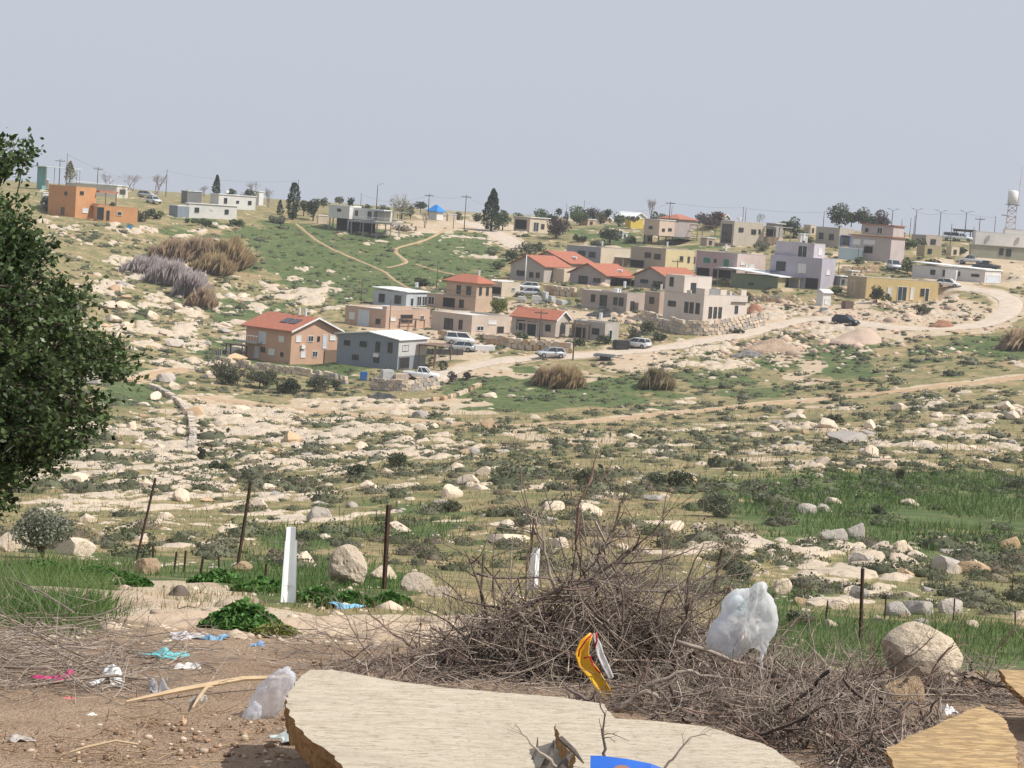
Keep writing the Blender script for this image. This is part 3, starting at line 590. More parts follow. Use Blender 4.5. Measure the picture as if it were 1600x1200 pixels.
h = house('house', 'tall beige house with glazed left side below the ridge', 1124, 1145, 1192, 383, 346, 52, ('beige2_plaster', (0.47, 0.42, 0.35)), 'flat', cm=whitepaint,
   wins=[('R', .16, .30, .58, .74, 'dark'), ('R', .58, .72, .52, .70, 'dark'), ('R', .82, .87, .55, .72, 'dark'), ('L', .15, .85, .1, .85, 'dark')])
pergola(h, -1, 3, h['R'] * 1.03, h['R'] * 1.6, h['H'] * .85, wood, whiteroof, 'side_porch'); slab(h, 'porch_wall', -1, .5, h['R'] * 1.1, h['R'] * 1.6, -1, h['H'] * .45, plaster('cream_plaster', (0.58, 0.49, 0.38)))
tank(h, -1, 2, h['H'], .3, 1.2, True)
h = house('stilt_house', 'cream and taupe mobile home raised on posts with timber pergola below the ridge', 1004, 1028, 1052, 383, 344, 45, ('peach_plaster', (0.60, 0.47, 0.37)), 'slab', oh=.15, cat='mobile home', raise_=2.1,
   wins=[('L', .35, .55, .4, .55, 'dark'), ('R', .2, .35, .3, .45, 'dark'), ('R', .6, .8, .35, .5, 'dark')], rm=whitepaint)
L, Rr, H = h['L'], h['R'], h['H']
m = MB(); [m.box(a, a + .22, b_, b_ + .22, -2, 2.08) for a in (-L + .1, -.3) for b_ in (.1, Rr * .5, Rr - .3)]; m.build('support_posts', darkmetal, h['e'], fixn=False)
slab(h, 'rear_wing', -L * .8, -.6, Rr + .02, Rr * 2.2, 2.1, H - .3, plaster('mauvegrey_plaster', (0.40, 0.345, 0.33))); slab(h, 'floor_slab', -L, 1.2, Rr * .9, Rr * 2.2, 1.9, 2.09, darkframe)
pergola(h, -2.5, 1.5, Rr * 2.2, Rr * 3.4, H - .7, wood, None); slab(h, 'light_panel', -1.5, -1.4, Rr * 2.3, Rr * 3.2, 1.0, 2.6, plaster('cream_plaster', (0.58, 0.49, 0.38)))
h = house('house', 'low cream hut with white flat roof on the ridge right of the tall conifer', 802, 827, 857, 363, 340, 45, cream, 'slab', oh=.3, wins=[('L', .1, .8, .2, .8, 'open'), ('R', .2, .45, .1, .7, 'white'), ('R', .6, .75, .3, .6, 'dark')])
# --- left ridge
h = house('house', 'orange two storey house with tiled awning at the far left of the ridge', 76, 117, 147, 339, 293, 48, ('orange_plaster', (0.56, 0.29, 0.14)), 'flat', cm=M('orange_coping', (0.58, 0.34, 0.17)),
   wins=[('L', .6, .68, .7, .8, 'dark'), ('L', .50, .60, .05, .28, 'door'), ('R', .2, .36, .75, .85, 'dark'), ('R', .36, .62, .16, .30, 'shut')])
L, Rr, H = h['L'], h['R'], h['H']
slab(h, 'awning', -4, 1.0, Rr + .03, Rr + 5.5, H * .86, H * .92, redtile2); slab(h, 'low_awning', .3, 2.4, Rr * .75, Rr * 1.25, H * .44, H * .48, redtile2)
m = MB(); [m.box(.7, .85, q, q + .15, H * .45, H * .86) for q in (Rr + 2, Rr + 5)]; m.build('awning_posts', wood, h['e'], fixn=False)
h = house('annex', 'low orange annex right of the orange house', 146, 151, 212, 345, 322, 75, ('orange_plaster', (0.56, 0.29, 0.14)), 'flat', cat='annex', cm=M('orange_coping', (0.58, 0.34, 0.17)),
   wins=[('R', .0, .16, .1, .9, 'open'), ('R', .24, .3, .1, .7, 'dark'), ('R', .50, .60, .45, .68, 'white')])
h = house('mobile_home', 'long off white mobile home behind the orange house', 105, 182, 199, 309, 291, 20, ('offwhite2_panel', (0.60, 0.57, 0.50)), 'slab', oh=.2, slope=.3, cat='mobile home', wins=[('L', .1, .16, .3, .7, 'dark'), ('R', .25, .75, .35, .7, 'dark')])
h = house('mobile_home', 'front white mobile home of the pair right of the grey container', 290, 295, 368, 339, 318, 72, ('white_panel', (0.66, 0.65, 0.62)), 'slab', oh=.2, cat='mobile home', wins=[('R', .12, .2, .4, .7, 'dark'), ('R', .44, .5, .6, .7, 'shut'), ('R', .75, .82, .4, .7, 'dark')])
h = house('mobile_home', 'rear white mobile home with dark corner window behind the front white one', 328, 341, 398, 325, 304, 62, ('white_panel', (0.66, 0.65, 0.62)), 'slab', oh=.2, cat='mobile home', wins=[('R', .15, .22, .4, .75, 'dark'), ('R', .48, .54, .45, .6, 'dark'), ('R', .8, .88, .4, .65, 'dark')])
tank(h, -2, 3, h['H'], .4, 1.4, True)
h = house('shed', 'small dark grey shed behind the two white mobile homes', 283, 292, 314, 318, 299, 60, ('darkgrey_panel', (0.20, 0.20, 0.20)), 'slab', oh=.15, cat='shed')
h = house('container', 'blue grey storage container left of the white mobile homes', 264, 277, 294, 339, 322, 50, M('bluegrey_steel', (0.22, 0.26, 0.30), (0.17, 0.2, 0.24), rough=.5, stretch=(10, 10, .2)), 'slab', oh=.03, cat='container')
h = house('stilt_house', 'white mobile home on tall posts with railed deck and shade roof at the ridge', 512, 544, 562, 362, 323, 30, ('white_panel', (0.66, 0.65, 0.62)), 'slab', oh=.1, cat='mobile home', raise_=2.9, wins=[('L', .42, .58, .55, .75, 'dark'), ('R', .45, .7, .3, .7, 'dark')])
L, Rr, H = h['L'], h['R'], h['H']
slab(h, 'side_module', 0.0 + .01, 7.8, Rr * .35, Rr * 1.1, 2.9, H - .2, plaster('white_panel', (0.66, 0.65, 0.62)))
for (a, b_, c, d_, k) in ((.5, 1.1, 3.6, 4.8, 'dark'), (3.8, 4.6, 3.4, 4.8, 'dark'), (5.4, 6.2, 3.0, 4.9, 'white')): window_part(h['e'], 'L', a, b_, 0, 0, c, d_, Rr * .35, k)
slab(h, 'deck', 1.5, 12.5, -2.6, Rr * .34, 2.3, 2.6, greymetal); railing(h, [(1.6, -2.5), (12.4, -2.5), (12.4, 2)], 2.6, 1.0, whitepaint)
slab(h, 'shade_roof', 5.5, 12.5, -1.5, Rr, H - .55, H - .42, greymetal); m = MB()
for a in (-L + .2, -.4, 2, 5, 8.5, 12): [m.box(a, a + .2, b_, b_ + .2, -3, 2.28 if a > 1 else 2.88) for b_ in (.1 if a < 1 else -2.4, Rr * .3)]
for a in (7.5, 12): m.box(a, a + .1, -1.4, -1.3, 2.6, H - .56)
m.build('support_posts', greymetal, h['e'], fixn=False)
slab(h, 'undercroft_screen', -L + .4, 5, Rr * .6, Rr * .65, -2, 2.88, M('black_sheet', (0.035, 0.035, 0.035)))  # flat near-black sheet below the raised floor
h = house('hut', 'small cream hut on the ridge left of the stilted mobile home', 495, 497, 511, 349, 337, 70, cream, 'slab', oh=.1, cat='hut')
h = house('hall', 'white hall partly hidden by trees at the left end of the ridge', 398, 404, 411, 321, 300, 45, ('white_panel', (0.66, 0.65, 0.62)), 'slab', oh=.2, cat='hall')
h = house('pavilion', 'turquoise shed under a big white canopy behind the tree at far left', 58, 66, 72, 284, 262, 50, ('turq_panel', (0.22, 0.45, 0.45)), 'flat', cat='pavilion', padr=0)
slab(h, 'canopy', -6, 3.5, -2, 9, h['H'] + .1, h['H'] + .25, M('pale_teal_sheet', (0.55, 0.66, 0.63))); m = MB(); [m.tube([(a, b_, -2), (a, b_, h['H'] + .1)], .08, 5) for a in (-5.8, 3.3) for b_ in (-1.8, 8.5)]; m.build('canopy_posts', greymetal, h['e'])
h = house('shed', 'tiny dark brick shed beside the turquoise pavilion', 63, 68, 75, 293, 281, 50, ('darkbrick_panel', (0.2, 0.17, 0.15)), 'slab', oh=.1, cat='shed', padr=0)
h = house('shed', 'small white shed left of the orange house', 64, 67, 76, 318, 302, 60, ('white_panel', (0.66, 0.65, 0.62)), 'slab', oh=.1, cat='shed')
# --- far right ridge
h = house('workshop', 'long white building with two oval emblems at the right edge of the ridge', 1519, 1523, 1625, 384, 362, 75, ('white_panel2', (0.72, 0.70, 0.68)), 'flat', cat='building', cm=whitepaint, blocks=[dict(fx0=.2, fx1=.98, fy0=.42, fy1=.68, fz0=1.0, fz1=1.3, roof='flat')])
for q in (.17, .60):
    m = MB(); m.prism([(h['R'] * q + .9 * math.cos(i * .524) * .55 + .35 * math.sin(i * .524), h['H'] * .5 + 1.0 * math.sin(i * .524)) for i in range(12)], 'x', .004, .06); m.build('oval_emblem', M('emblem_grey', (0.42, 0.37, 0.36)), h['e'])
h = house('mobile_home', 'long olive grey mobile home below the white building at right', 1513, 1516, 1600, 407, 383, 78, ('olivegrey_panel', (0.34, 0.34, 0.26)), 'slab', oh=.2, cat='mobile home', rm=M('olive_roof', (0.3, 0.3, 0.24)), raise_=.7, wins=[('R', .50, .56, .35, .85, 'dark'), ('R', .62, .7, .3, .85, 'dark')])
h = house('canopy', 'dark open canopy with parked vans left of the white ridge building', 1488, 1492, 1519, 377, 359, 70, M('dark_canopy_back', (0.12, 0.08, 0.07)), 'slab', oh=.4, cat='canopy', raise_=2.4, rm=darkmetal, padr=0)
m = MB(); [m.box(a, a + .2, q, q + .2, -1, 2.38) for a in (-h['L'], -.2) for q in (0.1, h['R'] - .3)]; m.build('canopy_posts', darkmetal, h['e'], fixn=False)
h = house('shed', 'white garden shed with shutter beside the gravel road bend below the lilac house', 1275, 1285, 1297, 478, 457, 50, ('white_panel', (0.66, 0.65, 0.62)), 'gabley', rise=.4, oh=.3, rm=whitepaint, cat='shed', wins=[('R', .25, .75, .15, .5, 'shut')])
h = house('container', 'pale blue container under the pink grey house', 1310, 1346, 1352, 407, 390, 15, M('paleblue_steel', (0.45, 0.56, 0.60), (0.38, 0.5, 0.55), rough=.5, stretch=(8, 8, .2)), 'slab', oh=.03, cat='container')
h = house('hall', 'distant hall with long white roof on the ridge', 962, 990, 1008, 350, 339, 40, ('white_panel', (0.66, 0.65, 0.62)), 'gablex', rise=1.3, rm=whiteroof, cat='hall')
h = house('house', 'distant house with faded orange roof and boilers on the ridge', 1030, 1060, 1088, 356, 343, 42, ('mauvegrey_plaster', (0.40, 0.345, 0.33)), 'hip', rise=1.3, rm=redtile2)
h = house('hut', 'small orange roofed hut on the ridge', 936, 945, 954, 350, 343, 45, ('ochre_plaster', (0.44, 0.345, 0.275)), 'gablex', rise=.7, cat='hut', rm=tiles('orange_tile', (0.7, 0.2, 0.06)))
h = house('playhouse', 'yellow and brick red play hut on the ridge', 976, 985, 1005, 356, 341, 45, ('yellow_panel', (0.6, 0.45, 0.1)), 'slab', cat='hut', oh=.1)
h = house('pavilion', 'blue pyramid roofed pavilion at the top of the ridge road', 669, 682, 692, 343, 331, 40, ('white_panel', (0.66, 0.65, 0.62)), 'hip', rise=1.7, oh=.5, rm=M('blue_roof', (0.02, 0.22, 0.62), rough=.5), cat='pavilion')
h = house('shed', 'low cream shed right of the blue roofed pavilion', 697, 700, 713, 345, 335, 70, cream, 'slab', oh=.1, cat='shed')
h = house('house', 'grey flat roofed house between mauve house and lilac house on the upper slope', 1196, 1212, 1222, 372, 350, 45, ('greyp_plaster', (0.36, 0.34, 0.33)), 'slab', rm=whiteroof, wins=[('L', .1, .9, .1, .6, 'open')])
h = house('house', 'small yellow brown house at the far right slope behind the parked van', 1432, 1444, 1470, 400, 384, 60, ('khaki2_plaster', (0.42, 0.36, 0.22)), 'flat', wins=[('R', .2, .4, .3, .7, 'dark')])
for a in [('shed', 'small grey lean-to behind the tan two level house', 770, 778, 786, 476, 466, 40, ('greyp_plaster', (0.36, 0.34, 0.33)), 'slab'), ('shed', 'white tank shed behind the slate grey flat house', 962, 972, 980, 372, 363, 40, ('white_panel', (0.66, 0.65, 0.62)), 'slab'),
     ('hut', 'small brown hut left of the glazed beige house', 1094, 1104, 1116, 384, 372, 45, ('ochre_plaster', (0.44, 0.345, 0.275)), 'slab'), ('shed', 'white shed behind the roof room of the lilac house', 1246, 1250, 1261, 384, 366, 60, ('white_panel', (0.66, 0.65, 0.62)), 'slab'), ('house', 'distant cream house between the ridge pines', 1255, 1266, 1274, 366, 352, 45, cream, 'flat'),
     ('shed', 'low tan shed on the ridge behind the orange hut', 905, 918, 930, 352, 343, 40, tan, 'slab'), ('house', 'distant grey roofed house at the ridge centre', 1108, 1128, 1140, 352, 341, 42, greyp, 'gablex'), ('shed', 'green grey shed right of the yellow play hut', 1006, 1010, 1018, 378, 368, 50, ('olive_plaster', (0.42, 0.40, 0.24)), 'slab'),
     ('house', 'grey brown flat house on the slope right of the red edged house', 1424, 1446, 1470, 384, 368, 45, taupe, 'flat'), ('shed', 'pale shed left of the olive mobile home', 1478, 1486, 1498, 399, 386, 45, cream, 'flat'), ('shed', 'dark shed beside the lilac house terrace', 1302, 1312, 1322, 446, 432, 40, ('darkgrey_panel', (0.20, 0.20, 0.20)), 'slab'), ('shed', 'small cream shed above the mustard house', 1320, 1330, 1340, 436, 424, 45, cream, 'slab')]:
    house(a[0], a[1], *a[2:10], cat=a[0], padr=.8, oh=.2, rise=.9, wins=[('R', .3, .6, .2, .65, 'dark')])
PADS.extend(PADQ)

# ------------------------------------------------------------------ paths and roads (centre lines found on the ground)
def densify(pts, step):
    P = hit([p[0] for p in pts], [p[1] for p in pts])[:, :2]
    t = np.concatenate([[0], np.cumsum(np.hypot(*np.diff(P, axis=0).T))]); n = max(4, int(t[-1] / step)); s = np.linspace(0, t[-1], n)
    Q = np.stack([np.interp(s, t, P[:, 0]), np.interp(s, t, P[:, 1])], 1)
    k = 5
    for _ in range(2):
        R2 = np.pad(Q, ((k // 2, k // 2), (0, 0)), mode='edge'); Q = sum(R2[i:i + len(Q)] for i in range(k)) / k
    return Q
ROADS = [
 ('gravel_road', 'pale gravel road running through the village', 2.1, 'g', [(652,606),(672,592),(700,580),(740,569),(790,562),(850,556),(900,556),(960,552),(1010,546),(1080,538),(1150,524),(1220,507),(1265,495),(1310,499),(1360,508),(1420,514),(1490,514),(1545,506),(1578,488),(1580,468),(1552,454),(1510,449),(1465,449)]),
 ('ridge_road', 'pale road over the ridge beside the tall conifer', 2.6, 'g', [(690,343),(715,345),(745,352),(780,367),(815,390)]),
 ('dirt_track', 'ochre dirt track crossing the slope below the village', 1.3, 's', [(285,617),(380,628),(480,640),(600,652),(700,661),(800,665),(900,661),(1000,650),(1100,640),(1200,630),(1300,622),(1400,612),(1500,600),(1600,590),(1720,578)]),
 ('side_track', 'sandy track at the left foot of the village hill', 1.1, 's', [(190,598),(225,588),(255,580),(300,573)]),
 ('footpath', 'narrow trodden footpath winding down the green hillside', .30, 's', [(460,348),(489,372),(520,390),(552,404),(594,420),(626,444),(670,470)]),
 ('footpath', 'curved footpath from the ridge road down to the green slope', .42, 's', [(697,358),(680,368),(662,376),(640,382),(612,388),(628,403),(644,411),(594,420)]),
 ('footpath', 'short branch path right of the path fork on the green slope', .25, 's', [(644,411),(680,422),(720,432)]),
]
ROADL = []
for nm, lb, hw, kd, pts in ROADS: ROADL.append((nm, lb, hw, kd, densify(pts, 2.0 if hw > 1 else 1.5)))
def road_dist(x, y, Q):
    best = np.full(x.shape, 1e9)
    lo = Q.min(0) - 12; hi = Q.max(0) + 12
    s = (x > lo[0]) & (x < hi[0]) & (y > lo[1]) & (y < hi[1])
    if s.any():
        xs, ys = x[s], y[s]; b = np.full(xs.shape, 1e9)
        for i in range(len(Q) - 1):
            a, c = Q[i], Q[i + 1]; dx, dy = c - a; L2 = dx * dx + dy * dy + 1e-9
            t = np.clip(((xs - a[0]) * dx + (ys - a[1]) * dy) / L2, 0, 1)
            b = np.minimum(b, np.hypot(xs - a[0] - t * dx, ys - a[1] - t * dy))
        best[s] = b
    return best

# ------------------------------------------------------------------ ground cover regions (photo position of the place, half sizes, weight)
GREEN = [(600,400,190,38,.9),(450,372,110,26,.8),(700,395,90,45,.8),(560,430,120,30,.9),(400,492,90,28,.8),(860,612,190,26,.95),(1290,565,110,26,.8),(1400,790,300,55,.9),(1500,860,200,34,.8),
 (1500,1000,260,34,1.0),(1290,1000,120,40,.9),(480,905,170,26,1.0),(120,900,170,24,1.0),(190,595,90,30,.8),(1180,450,90,16,.3),(1560,545,90,24,.8),(1150,585,130,20,.6),(500,575,80,10,.9),(370,545,60,20,.7),(1480,560,140,20,.5),
 (90,930,110,60,.9),(640,820,110,34,.55),(430,850,90,40,.55),(1180,600,60,24,.6),(250,470,60,20,.5),(760,880,60,22,.4),(1100,370,60,10,.7),(970,372,90,14,.7),(330,350,90,10,.6),(1250,830,120,30,.6),(1200,950,60,40,.6),(1020,600,60,26,.7)]
ROCK = [(330,510,170,62,.70),(230,440,110,40,.6),(470,465,75,40,.72),(380,690,290,58,.76),(200,745,150,34,.85),(620,700,170,34,.58),(600,640,90,16,.3),(480,775,300,46,.54),(200,810,150,42,.50),(1300,880,160,36,.85),(1200,700,260,40,.36),(1450,690,220,34,.42),
 (1450,940,220,24,.45),(900,760,160,40,.34),(1150,850,120,40,.45),(1050,640,90,14,.4),(1130,560,130,26,.6),(1400,560,160,16,.35),(640,370,90,9,.8),(740,382,70,18,.6),(240,360,90,20,.55),(330,545,80,10,.4),(900,350,120,10,.5),(1530,640,110,22,.45),(100,365,80,24,.5),(450,830,130,26,.42),(750,835,120,30,.42),
 (1250,520,90,22,.6),(1420,485,100,16,.5),(220,895,190,24,.5),(1580,870,90,30,.5),(700,440,60,20,.2)]
BARE = [(760,575,70,18,.9),(720,545,60,14,.8),(1000,560,60,16,.8),(420,640,170,18,.75),(700,640,120,12,.6),(850,500,90,24,.7),(1000,500,90,16,.6),(1180,490,110,24,.8),(1400,500,160,26,.65),(1560,420,90,30,.7),(1450,470,60,14,.8),(1450,515,40,12,.5),(1350,500,60,14,.8),
 (860,690,130,18,.4),(1300,660,200,24,.35),(300,430,40,90,.3),(720,352,80,12,.9),(1150,400,300,40,.3),(700,510,140,30,.6),(900,590,70,10,.4),(1060,720,160,20,.3),(1300,720,250,26,.4),(560,640,60,12,.5),(1250,575,40,30,.5),(330,850,200,40,.2)]
NEARSOIL_D = 15.0
def blobs(u, v, lst):
    o = np.zeros_like(u)
    for cu, cv, ru, rv, w in lst:
        q = ((u - cu) / ru) ** 2 + ((v - cv) / rv) ** 2
        o = np.maximum(o, w * np.exp(-0.9 * q * q * 0.6))
    return o
def cover(x, y, z):
    d = np.hypot(x, y)
    u, v = project(x, y, z)
    far = sstep(16, 30, d)
    wu = (fbm(x / 9, y / 14, 77, 3) - .5); wv = (fbm(x / 8, y / 12, 78, 3) - .5)
    uu, vv = u + wu * 120, v + wv * 60
    G = blobs(uu, vv, GREEN); RK = blobs(uu, vv, ROCK); B = blobs(uu, vv, BARE)
    ahead = (y > 0)
    n = fbm(x / 3.4, y / 4.6, 5, 4)
    # near slope: limestone beds striking across the slope
    wx = x + 3.5 * (fbm(x / 7, y / 16, 13, 3) - .5)
    xr, yr = wx * 0.24 + y * 0.97, -wx * 0.97 + y * 0.24
    ns = .62 * fbm(xr / 15, yr / 1.7, 9, 4) + .38 * fbm(x / 4.5, y / 9, 14, 3)
    mixn = sstep(150, 175, d); nn = n * mixn + ns * (1 - mixn)
    thr = 0.74 - 0.40 * RK + 0.10 * G
    rock = sstep(thr - .01, thr + .035, nn)
    wa = np.where(mixn > .5, x / 1.7 + 1.1 * n, yr / 1.25 + .8 * n); wb = np.where(mixn > .5, y / 3.0 + 0.9 * ns, xr / 5.5 + .8 * ns)
    f1, f2, cid = worley(wa, wb, 3)
    crack = sstep(0.04, 0.24, f2 - f1 + .22 * (fbm(x / .7, y / .8, 18, 2) - .5))
    cell = vnoise(np.floor(x / 1.9) * 7.7, np.floor(y / 2.6) * 3.3, 8)
    ck = np.clip(.08 + .62 * mixn * sstep(.45, .75, RK), 0, .8); rock = rock * (ck + (1 - ck) * crack) * sstep(.12, .24, cid + .55 * (fbm(x / .9, y / 1.1, 19, 3) - .5) + .12 * RK)
    gn = fbm(x / 4.5, y / 6.5, 21, 4)
    green = sstep(0.0, 0.45, G + .07 - 1.15 * (gn - 0.30) - .12)
    bare = sstep(0.12, 0.5, B - 0.8 * (fbm(x / 5, y / 7, 25, 3) - 0.42))
    # the trodden shelf where the photographer stands
    soil = 1 - sstep(8.3, 10.5, d + 2.6 * (fbm(x / 1.3, y / 1.3, 61, 3) - .5))
    rock = rock * far; shelf = blobs(u + wu * 90, v + wv * 40, [(190,935,190,26,1),(330,960,160,18,1),(560,975,190,22,.9),(420,990,330,14,.5)]) * (1 - far); bare = np.where(far > 0, bare * far, 0) + sstep(.25, .55, shelf)
    gl = green * sstep(8.6, 11, d + 1.5 * (fbm(x / .8, y / .8, 63, 3) - .5))
    return rock, gl, bare, soil, f1, crack, RK, nn, thr, mixn

# ------------------------------------------------------------------ ground mesh
daz = np.concatenate([np.linspace(-180, -30, 31)[:-1], np.linspace(-30, -17, 40)[:-1], np.linspace(-17, 17, 500), np.linspace(17, 30, 40)[1:], np.linspace(30, 180, 31)[1:]])
AZ = np.radians(daz)[:-1]
DD = np.concatenate([np.linspace(0.6, 4.2, 14), np.linspace(4.3, 14, 110), np.geomspace(14.1, 60, 120), np.linspace(60.4, 150, 180), np.linspace(150.6, 480, 370), np.geomspace(483, 1050, 22)])
na, ndd = len(AZ), len(DD)
A2, D2 = np.meshgrid(AZ, DD, indexing='ij')
X, Y = D2 * np.sin(A2), D2 * np.cos(A2)
Z = ground(X.ravel(), Y.ravel()).reshape(X.shape)
rock, green, bare, soil, f1, crack, RK, nn_, thr_, mixn_ = cover(X, Y, Z)
rel = (.62 + .38 * mixn_) * rock * (0.12 + 0.22 * np.clip((nn_ - thr_) * 6, 0, 1)) * np.clip(1.1 - f1 * .6, .4, 1)
rel *= np.clip(D2 / 60, .5, 1.4)
near = (D2 < 30)
rel += np.where(near, 0.05 * (fbm(X / 0.35, Y / 0.35, 51, 4) - .5) * (1 - sstep(20, 30, D2)), 0)
rmask = np.zeros_like(X)
for nm, lb, hw, kd, Q in ROADL:
    rd = road_dist(X, Y, Q); w = 1 - sstep(hw + .2, hw + 1.6, rd)
    rmask = np.maximum(rmask, w); rel = rel * (1 - w) - 0.16 * (1 - sstep(hw - .3, hw + .3, rd))
    rock = rock * (1 - w); bare = np.maximum(bare, (1 - sstep(hw, hw + (2.4 if hw > 1 else .9), rd + (1.5 if hw > 1 else .9) * (fbm(X / 2, Y / 2, 71, 2) - .5))) * (.9 if hw > 1 else .45))
padm = np.zeros_like(X)
for cx, cy, r0, r1, pz in PADS: padm = np.maximum(padm, 1 - sstep(r0 * .8, r0 + 1.5, np.hypot(X - cx, Y - cy)))
rel *= (1 - padm); rock *= (1 - padm)
Zr = Z + rel
V = np.stack([X, Y, Zr], -1).reshape(-1, 3)
V = np.vstack([V, [[0, 0, 0.0]]])
ii, jj = np.meshgrid(np.arange(na), np.arange(ndd - 1), indexing='ij'); i2 = (ii + 1) % na
Fq = np.stack([ii * ndd + jj, ii * ndd + jj + 1, i2 * ndd + jj + 1, i2 * ndd + jj], -1).reshape(-1, 4)[:, ::-1]
# centre fan (triangles written as degenerate-free quads is not possible: own small mesh piece joined by hand)
me = bpy.data.meshes.new('ground')
nv = len(V); nq = len(Fq); ntri = na
me.vertices.add(nv); me.vertices.foreach_set('co', V.astype(np.float32).ravel())
tri = np.stack([np.full(na, nv - 1), np.arange(na) * ndd, ((np.arange(na) + 1) % na) * ndd], -1)[:, ::-1]
me.loops.add(nq * 4 + ntri * 3)
me.loops.foreach_set('vertex_index', np.concatenate([Fq.ravel(), tri.ravel()]).astype(np.int32))
me.polygons.add(nq + ntri)
me.polygons.foreach_set('loop_start', np.concatenate([np.arange(nq) * 4, nq * 4 + np.arange(ntri) * 3]).astype(np.int32))
me.update(calc_edges=True)
me.polygons.foreach_set('use_smooth', [True] * len(me.polygons))
col = np.zeros((nv, 4), np.float32); col[:-1, 0] = rock.ravel(); col[:-1, 1] = green.ravel(); col[:-1, 2] = bare.ravel(); col[:-1, 3] = 1; col[-1] = (0, 0, 0, 1)
at = me.attributes.new('cover', 'FLOAT_COLOR', 'POINT'); at.data.foreach_set('color', col.ravel())
s2 = np.zeros(nv, np.float32); s2[:-1] = soil.ravel(); s2[-1] = 1
at = me.attributes.new('soil', 'FLOAT', 'POINT'); at.data.foreach_set('value', s2)
gobj = bpy.data.objects.new('ground', me); C.objects.link(gobj); tag(gobj, kind='structure')

m, t, b = newmat('hillside')
ac = nd(t, 'ShaderNodeAttribute', attribute_name='cover'); sp = t.nodes.new('ShaderNodeSeparateColor'); t.links.new(ac.outputs['Color'], sp.inputs[0])
asl = nd(t, 'ShaderNodeAttribute', attribute_name='soil')
n_big = noise(t, 0.05, 5, 0.6); n_mid = noise(t, 0.35, 6, 0.65); n_fin = noise(t, 1.6, 6, 0.7); n_vf = noise(t, 9.0, 5, 0.7); n_b2 = noise(t, 0.12, 4, .6, None, (1, 1.4, 1))
# dry herb layer: straw, olive, grey scrub, ochre earth
base = mixc(t, maprange(t, n_mid, 0.38, 0.58), (0.37, 0.28, 0.155), (0.185, 0.175, 0.080))
base = mixc(t, maprange(t, n_fin, 0.48, 0.64, 0, .75), base, (0.11, 0.105, 0.062))
base = mixc(t, maprange(t, n_b2, 0.54, 0.68, 0, .7), base, (0.36, 0.25, 0.145)); base = mixc(t, maprange(t, noise(t, 0.16, 5, .65), 0.52, 0.62, 0, .55), base, (0.115, 0.145, 0.055))
base = mixc(t, maprange(t, n_vf, 0.58, 0.68, 0, .7), base, (0.43, 0.36, 0.26))
grs = mixc(t, maprange(t, n_mid, 0.38, 0.62), (0.075, 0.125, 0.038), (0.12, 0.158, 0.058))
grs = mixc(t, maprange(t, n_fin, 0.47, 0.60, 0, .9), grs, (0.085, 0.092, 0.055)); grs = mixc(t, maprange(t, noise(t, .55, 5, .7, None, (1, 1.6, 1)), 0.54, 0.64, 0, .7), grs, (0.24, 0.20, 0.11)); grs = mixc(t, maprange(t, noise(t, .9, 5, .75), 0.54, 0.62, 0, .6), grs, (0.045, 0.075, 0.03))
grs = mixc(t, maprange(t, n_b2, 0.55, 0.7, 0, .55), grs, (0.20, 0.19, 0.09))
grs = mixc(t, maprange(t, n_vf, 0.64, 0.72, 0, .8), grs, (0.40, 0.35, 0.25))
bar = mixc(t, maprange(t, n_mid, 0.35, 0.65), (0.46, 0.34, 0.22), (0.50, 0.42, 0.32))
bar = mixc(t, maprange(t, n_fin, 0.54, 0.66, 0, .8), bar, (0.28, 0.20, 0.12))
bar = mixc(t, maprange(t, n_vf, 0.60, 0.70, 0, .6), bar, (0.58, 0.52, 0.43))
def wob(s, k, a=.38, c=.62, nsrc=None):
    q = t.nodes.new('ShaderNodeMath'); q.operation = 'MULTIPLY_ADD'; t.links.new(nsrc or n_fin, q.inputs[0]); q.inputs[1].default_value = k; q.inputs[2].default_value = -k / 2
    q2 = t.nodes.new('ShaderNodeMath'); q2.operation = 'ADD'; t.links.new(s, q2.inputs[0]); t.links.new(q.outputs[0], q2.inputs[1])
    return maprange(t, q2.outputs[0], a, c)
c = mixc(t, wob(sp.outputs[1], 1.3), base, grs)
c = mixc(t, wob(sp.outputs[2], 1.0), c, bar)
rk = mixc(t, maprange(t, n_fin, 0.36, 0.66), (0.58, 0.475, 0.36), (0.50, 0.41, 0.32))
rk = mixc(t, maprange(t, n_vf, 0.55, 0.68, 0, .65), rk, (0.30, 0.26, 0.21)); rk = mixc(t, maprange(t, noise(t, 3.4, 5, .7, None, (1, .5, 1)), 0.56, 0.63, 0, .7), rk, (0.20, 0.18, 0.12))
rk = mixc(t, maprange(t, n_b2, 0.48, 0.62, 0, .4), rk, (0.42, 0.37, 0.32))
c = mixc(t, wob(sp.outputs[0], .5, .36, .50), c, rk)
sl = mixc(t, maprange(t, n_fin, 0.35, 0.65), (0.47, 0.34, 0.24), (0.37, 0.255, 0.175))
nn1 = noise(t, 28, 5, .7); nn2 = noise(t, 75, 3, .6)
sl = mixc(t, maprange(t, nn1, 0.55, 0.68, 0, .7), sl, (0.50, 0.40, 0.29)); sl = mixc(t, maprange(t, nn2, 0.60, 0.70, 0, .8), sl, (0.20, 0.13, 0.09)); sl = mixc(t, maprange(t, noise(t, 5, 5, .7), 0.52, 0.66, 0, .55), sl, (0.27, 0.185, 0.13))
c = mixc(t, asl.outputs['Fac'], c, sl)
t.links.new(c, b.inputs['Base Color']); b.inputs['Roughness'].default_value = 0.97; b.inputs['Specular IOR Level'].default_value = 0.1
hh = mixc(t, 0.5, n_fin, n_vf); hh = mixc(t, asl.outputs['Fac'], hh, mixc(t, .5, nn1, nn2))
bump(t, b, hh, 0.8, 0.10)
me.materials.append(m)

